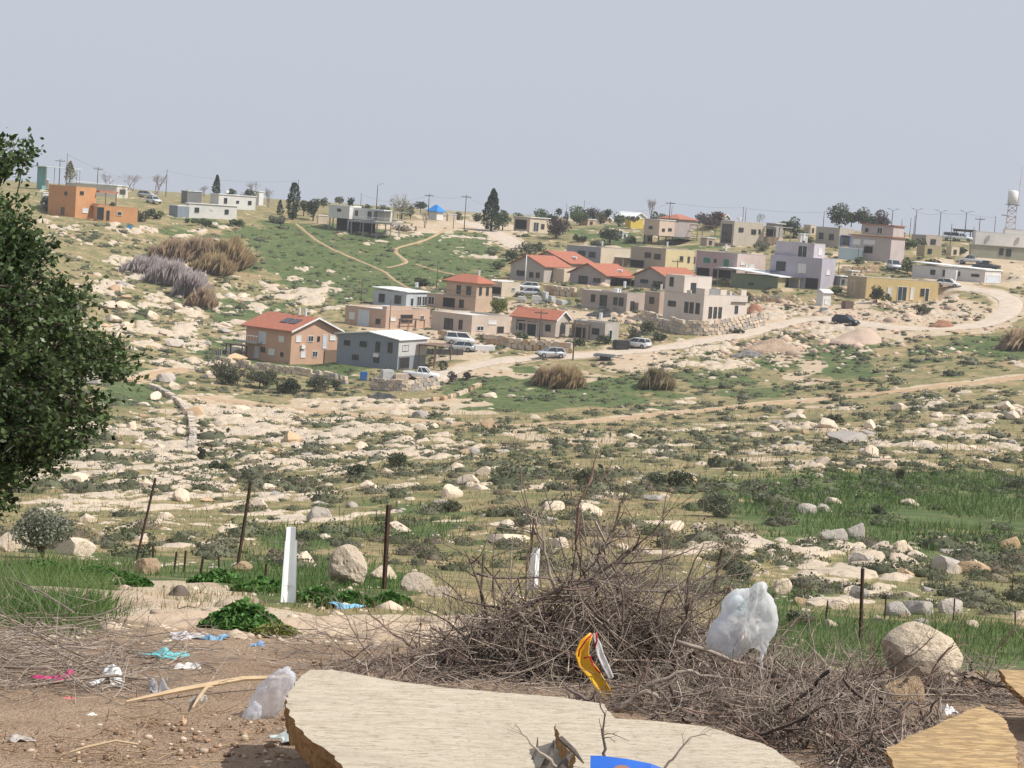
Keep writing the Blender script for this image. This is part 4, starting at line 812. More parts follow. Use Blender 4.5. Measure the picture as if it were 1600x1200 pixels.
# road ribbons lie a few centimetres above the sunk ground
gravel = M('road_gravel', (0.56, 0.47, 0.38), (0.46, 0.38, 0.30), rough=0.97, scale=.7, bmp=.5)
dirt = M('track_dirt', (0.47, 0.33, 0.20), (0.37, 0.25, 0.15), rough=0.97, scale=.8, bmp=.5)
for nm, lb, hw, kd, Q in ROADL:
    T = np.gradient(Q, axis=0); T /= np.linalg.norm(T, axis=1)[:, None] + 1e-9; Nn = np.stack([T[:, 1], -T[:, 0]], 1)
    s_ = np.arange(len(Q)); wl = hw * (1 + .35 * (fbm(s_ / 2.5, s_ * 0 + hw, 81, 3) - .5)); wr = hw * (1 + .35 * (fbm(s_ / 2.5, s_ * 0 + 9, 82, 3) - .5))
    offs = [-1, -.55, 0, .55, 1]; rows = []
    for k in offs:
        P = Q + Nn * (k * np.where(k < 0, wl, wr))[:, None]; zz = ground(P[:, 0], P[:, 1]) + (.05 if abs(k) < 1 else -.05) + (-.03 if k == 0 else 0)
        rows.append(np.column_stack([P, zz]))
    VV = np.stack(rows, 1).reshape(-1, 3); n = len(Q); ii, jj = np.meshgrid(np.arange(n - 1), np.arange(4), indexing='ij')
    Ff = np.stack([ii * 5 + jj, ii * 5 + jj + 1, (ii + 1) * 5 + jj + 1, (ii + 1) * 5 + jj], -1).reshape(-1, 4)
    o = link_mesh(nm, VV, Ff, gravel if kd == 'g' else dirt, None, True); tag(o, kind='structure')

# ------------------------------------------------------------------ rocks
def rock_mesh(name, seed, sub, cuts=9, flat=0.62):
    rg = np.random.default_rng(seed)
    bm = bmesh.new(); bmesh.ops.create_icosphere(bm, subdivisions=sub, radius=1.0)
    P = np.array([v.co[:] for v in bm.verts])
    for _ in range(cuts):
        n = rg.normal(size=3); n[2] = abs(n[2]) * .8; n /= np.linalg.norm(n); o = rg.uniform(.42, .80)
        q = P @ n - o; P = P - np.maximum(q, 0)[:, None] * n * 0.98
    P += 0.05 * np.stack([vnoise(P[:, 0] * 3 + k * 9 + seed, P[:, 1] * 3 + P[:, 2] * 2, k) - .5 for k in range(3)], 1)
    P *= np.array([1.0, rg.uniform(.65, .95), flat * rg.uniform(.8, 1.2)])
    P[:, 2] -= P[:, 2].min() + 0.12
    for v, p in zip(bm.verts, P): v.co = p
    me = bpy.data.meshes.new(name); bm.to_mesh(me); bm.free()
    return me
ROCKS = [rock_mesh('rock', 100 + i, 3 if i < 4 else 2, 8 + i % 4, .5 + .06 * (i % 5)) for i in range(10)]
def big_rock(seed, asp=1.0, cuts=16):
    rg = np.random.default_rng(seed); bm = bmesh.new(); bmesh.ops.create_icosphere(bm, subdivisions=4, radius=1.0); P = np.array([v.co[:] for v in bm.verts]) * [1, .8, asp]
    for _ in range(cuts):
        n = rg.normal(size=3); n[2] *= .55; n /= np.linalg.norm(n); o = rg.uniform(.55, .82) * (.75 + .25 * asp); q = P @ n - o; P = P - np.maximum(q, 0)[:, None] * n
    d_ = P / (np.linalg.norm(P, axis=1)[:, None] + 1e-9); P += d_ * (.10 * (fbm(P[:, 0] * 2 + P[:, 1] + seed, P[:, 2] * 2.4 - P[:, 1], seed, 4) - .5) - .05 * (np.abs(fbm(P[:, 0] * 3 + seed, P[:, 2] * 3 + P[:, 1], seed + 4, 3) - .5) < .03))[:, None]
    P[:, 2] -= P[:, 2].min() + .15; 
    for v, p in zip(bm.verts, P): v.co = p
    me = bpy.data.meshes.new('rock'); bm.to_mesh(me); bm.free(); return me
ROCKS += [big_rock(12), big_rock(33, 1.1)]
for i, q in enumerate(ROCKS): q.materials.append([limestone, limestone, greystone, limestone, orangestone][i % 5])
def mesh_np(me):
    P = np.empty(len(me.vertices) * 3, np.float32); me.vertices.foreach_get('co', P)
    Fc = np.array([list(p.vertices) for p in me.polygons]); return P.reshape(-1, 3), Fc
def scatter_join(name, protos, pts, scales, mat, label=None, zs=None, rng=RNG, sink=0.15, tilt=.25):
    """many small pieces joined in one mesh"""
    vs, fs, n0 = [], [], 0
    pn = [p if isinstance(p, tuple) else mesh_np(p) for p in protos]; idx = rng.integers(0, len(pn), len(pts)); an = rng.uniform(0, 6.28, len(pts))
    for k, (P, Fc) in enumerate(pn):
        s = np.where(idx == k)[0]
        if not len(s): continue
        c, sn = np.cos(an[s]), np.sin(an[s]); sc = scales[s][:, None]; szz = sc * (zs[s][:, None] if zs is not None else 1)
        x = (P[None, :, 0] * c[:, None] - P[None, :, 1] * sn[:, None]) * sc + pts[s, 0][:, None]
        y = (P[None, :, 0] * sn[:, None] + P[None, :, 1] * c[:, None]) * sc + pts[s, 1][:, None]
        z = P[None, :, 2] * szz + pts[s, 2][:, None] - sink * szz
        vs.append(np.stack([x, y, z], -1).reshape(-1, 3)); fs.append((Fc[None] + (np.arange(len(s)) * len(P))[:, None, None]).reshape(-1, Fc.shape[1]) + n0); n0 += len(s) * len(P)
    o = link_mesh(name, np.vstack(vs), np.vstack(fs), mat); tag(o, label, None, None, 'stuff'); return o
def place_rock(u, v, wpx, label, group=None, proto=None, mat=None, hpx=None, rz=None, name='boulder'):
    p = hit1(u, v); ppm = F / math.hypot(p.x, p.y); me_ = ROCKS[proto if proto is not None else random.randrange(10)]
    rz = rz if rz is not None else random.uniform(0, 6.28); xs_ = [q.co.x * math.cos(rz) - q.co.y * math.sin(rz) for q in me_.vertices]; w = wpx / ppm / (max(xs_) - min(xs_))
    o = bpy.data.objects.new(name, me_); C.objects.link(o)
    if mat and me_.materials[0] != mat:
        me2 = me_.copy(); me2.materials[0] = mat; o.data = me2
    hz = (hpx / ppm) / ((me_.vertices and max(q.co.z for q in me_.vertices)) * 1.0) if hpx else w * random.uniform(.45, .95)
    o.scale = (w, w * random.uniform(.8, 1.1), hz); o.rotation_euler = (0, 0, rz)
    o.location = p - Vector((0, 0, .10 * hz)); tag(o, label, 'rock', group); return o
NEAR_ROCKS = [
 (541, 914, 72, 'tall leaning pale boulder right of the white angle post', 11, limestone, 68), (656, 925, 62, 'rounded cream boulder near the thin black fence post', 1, limestone, 34),
 (598, 905, 44, 'low cream boulder between the tall boulder and the black post', 3, limestone, 24), (1218, 928, 34, 'small cream boulder with yellow plant right behind the white bag', 1, limestone, 30),
 (1302, 845, 48, 'dark grey boulder at the left end of the pile of rocks on the right', 2, greystone, 24), (1336, 842, 32, 'tall grey boulder topping the rock pile on the right', 2, greystone, 30),
 (1378, 868, 30, 'pale upright boulder in the middle of the rock pile', 3, limestone, 26), (1403, 866, 28, 'rounded cream stone right in the rock pile', 1, limestone, 26), (1352, 885, 44, 'flat grey boulder at the front of the rock pile', 2, greystone, 24),
 (1480, 893, 50, 'grey half of the pair of touching boulders on the right ledge', 2, greystone, 28), (1515, 896, 56, 'tan half of the pair of touching boulders on the right ledge', 1, orangestone, 24),
 (1440, 960, 52, 'grey rounded boulder behind the fence, left of its twin', 2, greystone, 28), (1488, 958, 48, 'grey rounded boulder behind the fence, right of its twin', 7, greystone, 26),
 (1398, 962, 42, 'grey boulder just right of the rusty post on the right', 2, greystone, 24), (1310, 952, 34, 'small pale boulder left of the rusty post on the right', 3, limestone, 18), (1345, 935, 36, 'grey stone behind the rusty post on the right', 2, greystone, 22),
 (28, 862, 56, 'cream boulder at the left edge beside the olive bush', 1, limestone, 34), (118, 868, 60, 'cream boulder right behind the olive bush stem', 3, limestone, 34), (230, 897, 42, 'ochre boulder at the foot of the leaning left post', 4, orangestone, 28),
 (376, 893, 36, 'tan boulder at the foot of the second rusty post', 4, orangestone, 18), (470, 884, 44, 'cream boulder directly behind the white angle post', 0, limestone, 26), (502, 815, 44, 'rough brown grey boulder on the striped slope above the white post', 2, greystone, 30),
 (862, 797, 38, 'lone cream boulder above the brush heap', 1, limestone, 16), (790, 848, 70, 'flat pale slab boulder left of the brush heap', 9, limestone, 18), (620, 832, 48, 'low cream boulder beside the top of the black post', 3, limestone, 18),
 (732, 757, 42, 'pale wedge shaped boulder in the middle of the slope', 8, limestone, 20), (702, 778, 34, 'pale grey boulder left of the wedge shaped one', 2, limestone, 24), (757, 742, 26, 'small pale boulder by the middle fence line', 3, limestone, 16),
 (1405, 640, 30, 'pale stone left of the track on the right slope', 3, limestone, 12), (1330, 690, 66, 'wide pale ledge boulder on the right slope', 9, greystone, 18), (1570, 640, 30, 'pale block by the right edge above the slope', 8, limestone, 16),
]
for u, v, wp, lb, pr, mt, hp in NEAR_ROCKS: place_rock(u, v, wp, lb, None, pr, mt, hp)
zones = [((140, 640, 420, 610), 48, 'pale rounded limestone rock lying on the rocky slope below the village', 'rocks on the slope below the village', 13, 26),
         ((60, 1500, 730, 860), 70, 'weathered limestone rock among grass and scrub on the near slope', 'rocks on the near slope', 12, 34),
         ((150, 800, 620, 730), 44, 'pale limestone rock on the bare rock pavement at left centre', 'rocks on the rock pavement', 12, 26),
         ((1150, 1600, 640, 740), 40, 'pale rock on the dry slope at right below the track', 'rocks on the dry right slope', 12, 26),
         ((1150, 1600, 850, 990), 30, 'limestone rock in grass near the right hand fence', 'rocks by the right fence', 16, 36)]
LANDMARKS = [(432, 400, 'tall black pole'), (300, 655, 'old tumbled stone wall'), (250, 580, 'sandy side track'), (480, 640, 'left part of the dirt track'), (313, 705, 'small upright bush'), (620, 715, 'dark bush under the rock pavement'), (560, 735, 'very dark low bush'), (345, 725, 'dark bush by the stone wall'), (200, 480, 'grey thicket on the left hill'), (150, 600, 'leafy tree edge'),
 (430, 500, 'brown two storey house'), (380, 430, 'straw coloured reeds'), (243, 747, 'top of the leftmost rusty post'), (392, 752, 'top of the second rusty post'), (607, 789, 'top of the straight black post'), (447, 823, 'top of the white post'), (480, 832, 'round cushion bush'), (700, 787, 'middle cushion bush'), (732, 750, 'wedge shaped boulder'), (790, 840, 'flat slab boulder'), (862, 790, 'lone cream boulder'),
 (915, 742, 'thin stemmed bush'), (1028, 742, 'left dark olive bush'), (1062, 745, 'right dark olive bush'), (1122, 785, 'largest spreading bush'), (1370, 795, 'small bush on the green patch'), (1590, 752, 'bush at the right edge'), (1210, 852, 'round cushion bush at right'), (1340, 850, 'rock pile at right'), (1500, 880, 'two touching boulders'), (1160, 888, 'green cushion bush behind the bag'), (1350, 930, 'right rusty post'), (1240, 717, 'braced far fence post'), (1424, 696, 'right part of the far fence'),
 (1300, 652, 'dark thorn bush'), (1330, 690, 'wide pale ledge boulder'), (1000, 655, 'middle of the dirt track'), (1400, 612, 'right part of the dirt track'), (1570, 640, 'pale block at the right edge'), (100, 685, 'scrub thicket by the leafy tree'), (170, 840, 'cushion bush by the olive tree'), (680, 660, 'bend of the dirt track'), (1480, 955, 'grey twin boulders'), (1170, 700, 'left part of the far fence'), (1540, 690, 'last far fence post'), (500, 800, 'rough brown grey boulder')]
SEEN = {}
def rock_label(u, v, w, me_, lo_, hi_):
    c_ = {'limestone': 'pale', 'grey_limestone': 'grey', 'ochre_stone': 'ochre'}[me_.materials[0].name]; s_ = ['small', 'middling', 'broad'][min(2, int(3 * (w - lo_) / max(1, (hi_ * 1.4 - lo_))))]
    lu, lv, ln = min(LANDMARKS, key=lambda q: math.hypot(q[0] - u, (q[1] - v) * 1.6)); du, dv = u - lu, (v - lv) * 1.6; dd = math.hypot(du, dv)
    way = ('right of' if du > 0 else 'left of') if abs(du) > abs(dv) else ('below' if dv > 0 else 'above'); far_ = 'close ' if dd < 38 else ('' if dd < 80 else 'well ')
    base = '%s rock %s%s the %s' % (s_ + ' ' + c_, far_, way, ln); k = SEEN.get(base, 0); SEEN[base] = k + 1
    return base if k == 0 else ['', 'second ', 'third ', 'fourth ', 'fifth ', 'sixth ', 'seventh ', 'eighth ', 'ninth ', 'tenth '][min(k, 9)] + base
rr_ = random.Random(3)
for (u0, u1, v0, v1), n, lb, gr, w0, w1 in zones:
    k = 0
    while k < n:
        u, v = rr_.uniform(u0, u1), rr_.uniform(v0, v1)
        if 380 < u < 700 and v < 640: continue
        wq = rr_.uniform(w0, w1) * (1 if rr_.random() < .8 else 1.4); pr = rr_.choice([0, 1, 2, 3, 5, 6, 7, 8, 9]); place_rock(u, v, wq, rock_label(u, v, wq, ROCKS[pr], w0, w1), gr, pr); k += 1
# loose stones too many to count
ico = bmesh.new(); bmesh.ops.create_icosphere(ico, subdivisions=1, radius=1)
def small_proto(seed):
    rg = np.random.default_rng(seed); P = np.array([v.co[:] for v in ico.verts]) * (1 + .3 * (rg.random((len(ico.verts), 1)) - .5)); P *= [1, rg.uniform(.6, .9), rg.uniform(.45, .7)]
    return P, np.array([[v.index for v in f.verts] for f in ico.faces])
ico.verts.ensure_lookup_table(); ico.verts.index_update(); SP = [small_proto(s) for s in range(5)]
def scat(n, u0, u1, v0, v1, wfun, seed):
    rg = np.random.default_rng(seed); u = rg.uniform(u0, u1, n * 3); v = rg.uniform(v0, v1, n * 3); H_ = hit(u, v)
    d = np.hypot(H_[:, 0], H_[:, 1]); ok = (d < 455) & (rg.random(len(d)) < wfun(u, v, H_, d))
    for nm, lb, hw, kd, Q in ROADL: ok &= road_dist(H_[:, 0], H_[:, 1], Q) > hw + .5
    for cx, cy, r0, r1, pz in PADS: ok &= np.hypot(H_[:, 0] - cx, H_[:, 1] - cy) > r0 * .95
    k = np.where(ok)[0][:n]; return H_[k], d[k], u[k], v[k]
def w_rock(u, v, H_, d): return np.clip(.05 + blobs(u, v, ROCK) * .9, 0, 1) * np.clip(1 - .5 * blobs(u, v, GREEN), 0, 1) * (fbm(H_[:, 0] / 6, H_[:, 1] / 8, 90, 3) > .42)
P_, d_, _, _ = scat(3900, -60, 1660, 350, 1000, w_rock, 21)
s0 = d_ > 22; P_, d_ = P_[s0], d_[s0]
scatter_join('loose_stones', SP, P_, np.random.default_rng(1).lognormal(-1.35, .45, len(P_)) * np.clip(d_ / 170, .22, 1.4), M('loose_stone', (0.56, 0.48, 0.385), (0.42, 0.36, 0.30), rough=.95, scale=1.0, island=.22), 'loose pale limestone stones strewn over the slopes', sink=.2)
P_, d_, _, _ = scat(1500, 640, 1600, 430, 560, lambda u, v, H_, d: np.clip(.15 + blobs(u, v, [(1180,490,90,24,1),(1230,530,110,22,1),(1000,500,60,20,.7),(1400,490,120,18,.8),(820,480,60,20,.6),(1120,560,60,20,.7)]), 0, 1), 22)
scatter_join('rubble', SP, P_, np.random.default_rng(2).lognormal(-.95, .5, len(P_)), M('rubble_stone', (0.52, 0.39, 0.29), (0.42, 0.31, 0.24), rough=.95, scale=1.0, island=.3), 'rubble and broken stone strewn between the houses', sink=.1)

# ------------------------------------------------------------------ low scrub, grass
def dome(n, seed, sz):
    rg = np.random.default_rng(seed)
    def lump(P): return 1 + .22 * np.sin(3 * np.arctan2(P[:, 1], P[:, 0]) + seed) * np.cos(5 * P[:, 2] + seed * 2) + .15 * np.sin(P[:, 0] * 6 + seed)
    a = rg.uniform(0, 6.28, n); ph = np.arcsin(rg.random(n) ** .8)
    P = np.stack([np.cos(a) * np.cos(ph), np.sin(a) * np.cos(ph), np.sin(ph)], 1); P *= (lump(P) * (1.02 - .2 * rg.random(n) ** 2))[:, None]; P[:, 2] *= .55
    Vl, Fl = leaf_verts(P, sz * rg.uniform(.6, 1.3, n), .8, .6, rg)
    B = np.array([v.co[:] for v in ico.verts]); B = B[:, :]; bl = lump(B) * .86; B = B * bl[:, None]; B[:, 2] = np.maximum(B[:, 2], -.1) * .52
    Fi = np.array([[v.index for v in f.verts] for f in ico.faces]); Fi = np.column_stack([Fi, Fi[:, 2]])
    return np.vstack([Vl, B]), Fl, Fi + len(Vl)
scrub_a = M('scrub_grey_green', (0.115, 0.130, 0.070), (0.15, 0.145, 0.10), rough=.9, scale=.25, island=.3, trans=.15, lo=.4, hi=.6)
scrub_b = M('scrub_dark', (0.085, 0.10, 0.052), (0.11, 0.11, 0.068), rough=.9, scale=.3, island=.3, trans=.15)
scrub_c = M('scrub_straw', (0.22, 0.18, 0.12), (0.15, 0.13, 0.10), rough=.9, scale=.3, island=.3, trans=.2)
def w_scrub(u, v, H_, d): return np.clip(.85 + .3 * blobs(u, v, ROCK) - .5 * blobs(u, v, BARE) - .45 * blobs(u, v, GREEN), 0, 1) * (fbm(H_[:, 0] / 9, H_[:, 1] / 12, 94, 3) > .36)
RG = np.random.default_rng(31)
def as_tris(q):
    Vv, Fl, Fi = q; return Vv, np.vstack([Fl[:, [0, 1, 2]], Fl[:, [0, 2, 3]], Fi[:, :3]])
farD = [as_tris(dome(34, s, .30)) for s in range(5)]; nearD = [as_tris(dome(230, 10 + s, .15)) for s in range(4)]
P_, d_, u_, v_ = scat(7000, -80, 1680, 350, 770, w_scrub, 23)
sc = RG.lognormal(-.62, .40, len(P_)); hsh = RG.random(len(P_))
for k, (mt, lab, a, b2) in enumerate(((scrub_a, 'low grey green thorny scrub dotted over the far slopes', 0, .5), (scrub_b, 'dark low bushes dotted over the far slopes', .5, .82), (scrub_c, 'dry straw coloured tussocks over the far slopes', .82, 1.01))):
    s = (hsh >= a) & (hsh < b2); scatter_join('scrub', farD, P_[s], sc[s] * (.7 if k == 2 else 1), mt, lab, sink=.05)
P_, d_, u_, v_ = scat(620, -80, 1680, 760, 1000, w_scrub, 24)
s0 = d_ > 36; P_, d_ = P_[s0], d_[s0]; sc = RG.lognormal(-1.05, .38, len(P_)) * np.clip(d_ / 50, .6, 1.3); hsh = RG.random(len(P_))
for k, (mt, lab, a, b2) in enumerate(((scrub_a, 'grey green cushion shrubs on the near slope', 0, .55), (scrub_b, 'dark green cushion shrubs on the near slope', .55, .85), (scrub_c, 'dry tussocks on the near slope', .85, 1.01))):
    s = (hsh >= a) & (hsh < b2); scatter_join('scrub', nearD, P_[s], sc[s], mt, lab, sink=.05)
P_, d_, u_, v_ = scat(3000, -60, 1660, 350, 780, lambda u, v, H_, d: np.clip(blobs(u, v, GREEN) * 1.2 - .2, 0, 1) * (fbm(H_[:, 0] / 4, H_[:, 1] / 6, 95, 3) > .42), 27)
scatter_join('meadow_tufts', farD, P_, np.random.default_rng(4).lognormal(-1.0, .35, len(P_)), M('tuft_green', (0.075, 0.125, 0.035), (0.12, 0.14, 0.06), rough=.9, scale=.2, island=.3, trans=.2), 'taller green tufts in the meadows', sink=.1)
def blades(name, n, u0, u1, v0, v1, w, h0, mat, label, seed, wid=.06, lean=.35, dmin=0, dmax=500):
    rg = np.random.default_rng(seed); H_, d, u, v = scat(n, u0, u1, v0, v1, w, seed); s = (d > dmin) & (d < dmax); H_, d = H_[s], d[s]; n = len(H_)
    hgt = h0 * rg.uniform(.5, 1.4, n) * np.clip(d / 40, .45, 4) ; a = rg.uniform(0, 6.28, n); w_ = wid * hgt
    B0 = H_ + np.stack([np.cos(a) * w_, np.sin(a) * w_, -.02 * np.ones(n)], 1); B1 = H_ - np.stack([np.cos(a) * w_, np.sin(a) * w_, .02 * np.ones(n)], 1)
    l = rg.normal(size=(n, 2)) * lean * hgt[:, None]; T_ = H_ + np.column_stack([l, hgt])
    Vv = np.stack([B0, B1, T_], 1).reshape(-1, 3); o = link_mesh(name, Vv, np.arange(3 * n).reshape(-1, 3), mat); tag(o, label, None, None, 'stuff'); return o
grassm = M('grass_blades', (0.085, 0.155, 0.04), (0.13, 0.18, 0.06), rough=.7, scale=.3, island=.35, trans=.3)
drygrass = M('dry_grass_blades', (0.30, 0.26, 0.13), (0.20, 0.19, 0.09), rough=.8, scale=.3, island=.3, trans=.25)
wg = lambda u, v, H_, d: np.clip(blobs(u, v, GREEN) * 1.5 - .35, 0, 1) * (fbm(H_[:, 0] / 5, H_[:, 1] / 7, 21, 3) < .56)
blades('grass', 52000, -60, 1660, 740, 1060, wg, .16, grassm, 'spring grass on the near slope', 41, dmin=9, dmax=150)
blades('dry_grass', 26000, -60, 1660, 640, 1000, lambda u, v, H_, d: np.clip(.7 - blobs(u, v, GREEN) - .4 * blobs(u, v, ROCK), 0, 1), .13, drygrass, 'dry grass stalks between the rocks', 42, dmin=11)
blades('verge_grass', 9000, -80, 180, 880, 990, lambda u, v, H_, d: np.clip(1.25 - ((u - 50) / 130) ** 2 - ((v - 930) / 52) ** 2, 0, 1), .24, grassm, 'long green grass at the left edge of the bare ground', 43, wid=.05, lean=.8, dmin=7, dmax=30)

# ------------------------------------------------------------------ trees, shrubs and reeds of the village and the slopes
def tree(u, vb, vt, wpx, kind, label, mat, name='tree', cat='tree', group=None, d=None, dens=1.0, seed=None, lean=0.0, colbark=None):
    sd_ = seed if seed is not None else int(u * 7 + vb) % 9973; rg = np.random.default_rng(sd_)
    p = at_depth(u, vb, d) if d else hit1(u, vb); dist = math.hypot(p.x, p.y); ppm = F / dist
    H_ = (vb - vt) / ppm; Wd = wpx / ppm; e = empty(name, p - Vector((0, 0, .15)), 0, label, cat, group)
    px_ = 0.64 * ppm; leaf = min(max(1.7 / px_, .05), .5); area = (wpx * .64) * ((vb - vt) * .64); n = int(min(max(area * 2.6 * dens, 160), 5200))
    bm_ = colbark or bark
    def limb_set(top, k, r, spread):
        m = MB(); m.tube([(0, 0, -.3), (lean * .3 + .05, 0, H_ * .25), (lean * .6, .05, top)], [r, r * .8, r * .45], 7)
        for i in range(k):
            a = rg.uniform(0, 6.28); z0 = top * rg.uniform(.45, .95); q = Vector((math.cos(a) * spread * rg.uniform(.5, 1), math.sin(a) * spread * rg.uniform(.5, 1), z0 + H_ * rg.uniform(.12, .3)))
            m.tube([(lean * .5, 0, z0), Vector((lean * .5, 0, z0)).lerp(q, .5) + Vector((0, 0, .1)), q], [r * .5, r * .35, r * .15], 5)
        m.build('trunk', bm_, e, True)
    if kind in ('round', 'shrub', 'pine'):
        th = {'round': .08, 'shrub': .0, 'pine': .16}[kind] * H_; ch = (H_ - th) / 2; K = {'round': 13, 'shrub': 9, 'pine': 10}[kind]
        limb_set(th + ch * .8, 6, max(.035 * H_, .05), Wd * .3)
        c = rg.normal(size=(K, 3)); c /= np.linalg.norm(c, axis=1)[:, None]; c *= rg.uniform(.25, .70, (K, 1)); c *= [Wd / 2, Wd / 2, ch]; c[:, 2] += th + ch
        rad = rg.uniform(.38, .62, K) * min(Wd / 2, ch * 1.25)
        k = rg.integers(0, K, n); dr = rg.normal(size=(n, 3)); dr /= np.linalg.norm(dr, axis=1)[:, None]; P = c[k] + dr * (rad[k] * rg.uniform(.55, 1.08, n) ** .6)[:, None] * [1.1, 1.1, .85]
        P[:, 0] += lean * P[:, 2] / H_
    elif kind in ('cone', 'column'):
        limb_set(H_ * .5, 3, max(.03 * H_, .05), Wd * .12); t_ = rg.random(n) ** (.8 if kind == 'cone' else 1); t0 = .06
        z = t0 + (1 - t0) * t_; prof = (1 - z) ** .62 * (.35 + .65 * np.minimum(z * 5, 1)) if kind == 'cone' else np.sqrt(np.clip(np.sin(np.pi * np.clip(z * .93 + .05, 0, 1)), 0, 1))
        a = rg.uniform(0, 6.28, n); lump = 1 + .32 * np.sin(a * 2 + z * 17 + sd_) * np.sin(z * 23 + a) ; r = Wd / 2 * prof * lump * (1 - .45 * rg.random(n) ** 2)
        P = np.stack([np.cos(a) * r, np.sin(a) * r, z * H_], 1)
    elif kind == 'bare':
        m = MB(); tips = []
        def grow(p0, dr, ln, r, dep):
            p1 = p0 + dr * ln * .5 + Vector(rg.normal(size=3)) * ln * .06; p2 = p0 + dr * ln + Vector(rg.normal(size=3)) * ln * .1
            m.tube([p0, p1, p2], [r, r * .8, r * .6], 3 if dep > 1 else 5, False)
            if dep < 5:
                for _ in range(3 if dep < 4 else 2):
                    q = (dr + Vector(rg.normal(size=3)) * .42 * (1.2 if Wd > H_ else .8) + Vector((0, 0, .12))).normalized(); grow(p2, q, ln * rg.uniform(.58, .8), r * .58, dep + 1)
        for s_ in range(3): grow(Vector((rg.uniform(-.1, .1) * Wd, 0, -.2)), Vector((rg.uniform(-.5, .5) * Wd / H_, rg.uniform(-.3, .3), 1)).normalized(), H_ * .27, max(.022 * H_, .04), 0)
        V_ = np.array([v for v in m.v]); sx = Wd / max(np.ptp(V_[:, 0]), .1); sz = H_ / max(V_[:, 2].max(), .1); sx = min(sx, 1.6)
        m.v = [(v[0] * sx, v[1] * sx, v[2] * sz) for v in m.v]
        o = m.build('branches', mat, e, False, fixn=False); return e
    elif kind == 'reed':
        n = int(n * 2.0); x = rg.normal(size=n) * Wd * .32; y = rg.normal(size=n) * Wd * .2; x = np.clip(x, -Wd / 2, Wd / 2); hgt = .82 * H_ * (1 - .5 * (np.abs(x) / (Wd / 2)) ** 2) * rg.uniform(.45, 1.05, n) * (.45 + .75 * vnoise(x * 1.3 + sd_, y * 1.3, 3))
        lx = rg.normal(size=n) * .07 * H_ + .12 * H_ * (1 + .5 * np.sin(x * 2.1)); w_ = leaf * .17
        z0 = np.zeros(n) - .2
        q_ = rg.uniform(-1.2, 2.4, n); wc, ws = w_ * np.cos(q_), w_ * np.sin(q_); B0 = np.stack([x - wc, y - ws, z0], 1); B1 = np.stack([x + wc, y + ws, z0], 1); M1 = np.stack([x + wc * .8 + lx * .35, y + ws * .8, hgt * .6], 1); T_ = np.stack([x + lx, y + rg.normal(size=n) * .15 * H_, hgt], 1)
        o = link_mesh('stems', np.stack([B0, B1, M1, T_], 1).reshape(-1, 3), np.arange(4 * n).reshape(-1, 4), mat, e); return e
    Vv, Ff = leaf_verts(P, leaf * rg.uniform(.7, 1.35, len(P)), .9, .65, rg)
    o = link_mesh('foliage', Vv, Ff, mat, e); return e
lf_dark = leafmat('conifer_leaf', (0.035, 0.058, 0.030), (0.055, 0.078, 0.038)); lf_pine = leafmat('dark_leaf', (0.055, 0.072, 0.035), (0.085, 0.098, 0.05)); lf_green = leafmat('mid_leaf', (0.075, 0.115, 0.04), (0.11, 0.14, 0.055))
lf_olive = leafmat('olive_leaf', (0.12, 0.14, 0.085), (0.16, 0.17, 0.11)); lf_plum = leafmat('plum_leaf', (0.070, 0.050, 0.055), (0.105, 0.078, 0.075)); lf_pale = leafmat('pale_leaf', (0.20, 0.20, 0.12), (0.26, 0.24, 0.15))
lf_yel = leafmat('yellow_green_leaf', (0.16, 0.19, 0.035), (0.22, 0.23, 0.06)); tw_grey = M('bare_twigs', (0.20, 0.165, 0.15), (0.28, 0.235, 0.21), scale=1); tw_pink = M('bare_twigs_pinkish', (0.27, 0.22, 0.22), (0.34, 0.29, 0.28), scale=1)
reed_b = M('reed_brown', (0.58, 0.45, 0.31), (0.47, 0.36, 0.25), scale=.4, island=.3, trans=.55); reed_y = M('reed_straw', (0.56, 0.44, 0.26), (0.44, 0.34, 0.2), scale=.4, island=.3, trans=.55); reed_p = M('reed_grey', (0.62, 0.55, 0.53), (0.50, 0.44, 0.43), scale=.4, island=.25, trans=.55); reed_o = M('reed_olive', (0.26, 0.23, 0.12), (0.38, 0.31, 0.19), scale=.4, island=.3, trans=.55)
scr_leaf = leafmat('shrub_leaf', (0.10, 0.11, 0.06), (0.14, 0.14, 0.085))
T = tree
T(767, 361, 294, 36, 'cone', 'tall dense dark conifer standing beside the pale ridge road', lf_dark, 'conifer_tree', dens=1.6)
T(457, 343, 285, 19, 'column', 'dark cypress with a pole beside it on the left ridge', lf_dark, 'cypress_tree', dens=1.5)
T(338, 303, 273, 15, 'cone', 'slim dark conifer above the white mobile homes', lf_dark, 'conifer_tree', dens=1.5)
T(884, 352, 330, 7, 'column', 'very slim cypress beside the plum coloured round tree', lf_dark, 'cypress_tree')
T(869, 373, 339, 38, 'round', 'large plum coloured round tree below the ridge', lf_plum, 'plum_tree', dens=1.3)
T(952, 382, 353, 34, 'round', 'dark olive round tree alone on the slope behind the red roofs', lf_pine, 'round_tree', dens=1.3)
T(822, 400, 377, 34, 'shrub', 'wide grey green shrub beside the lower end of the ridge road', lf_olive, 'shrub', cat='shrub')
T(800, 408, 388, 24, 'shrub', 'dark shrub touching the red roofed group at its left', lf_pine, 'shrub', cat='shrub')
T(780, 490, 461, 34, 'shrub', 'yellow green bushy tree in front of the cream carport house', lf_yel, 'bushy_tree', dens=1.4)
T(1369, 474, 444, 22, 'round', 'small round dark green tree in front of the mustard house', lf_pine, 'round_tree', dens=1.6)
T(1417, 428, 400, 24, 'shrub', 'green bushy tree left of the long white mobile home', lf_green, 'bushy_tree')
T(1306, 460, 445, 22, 'shrub', 'dark green bush right of the lilac house', lf_green, 'bush', cat='bush')
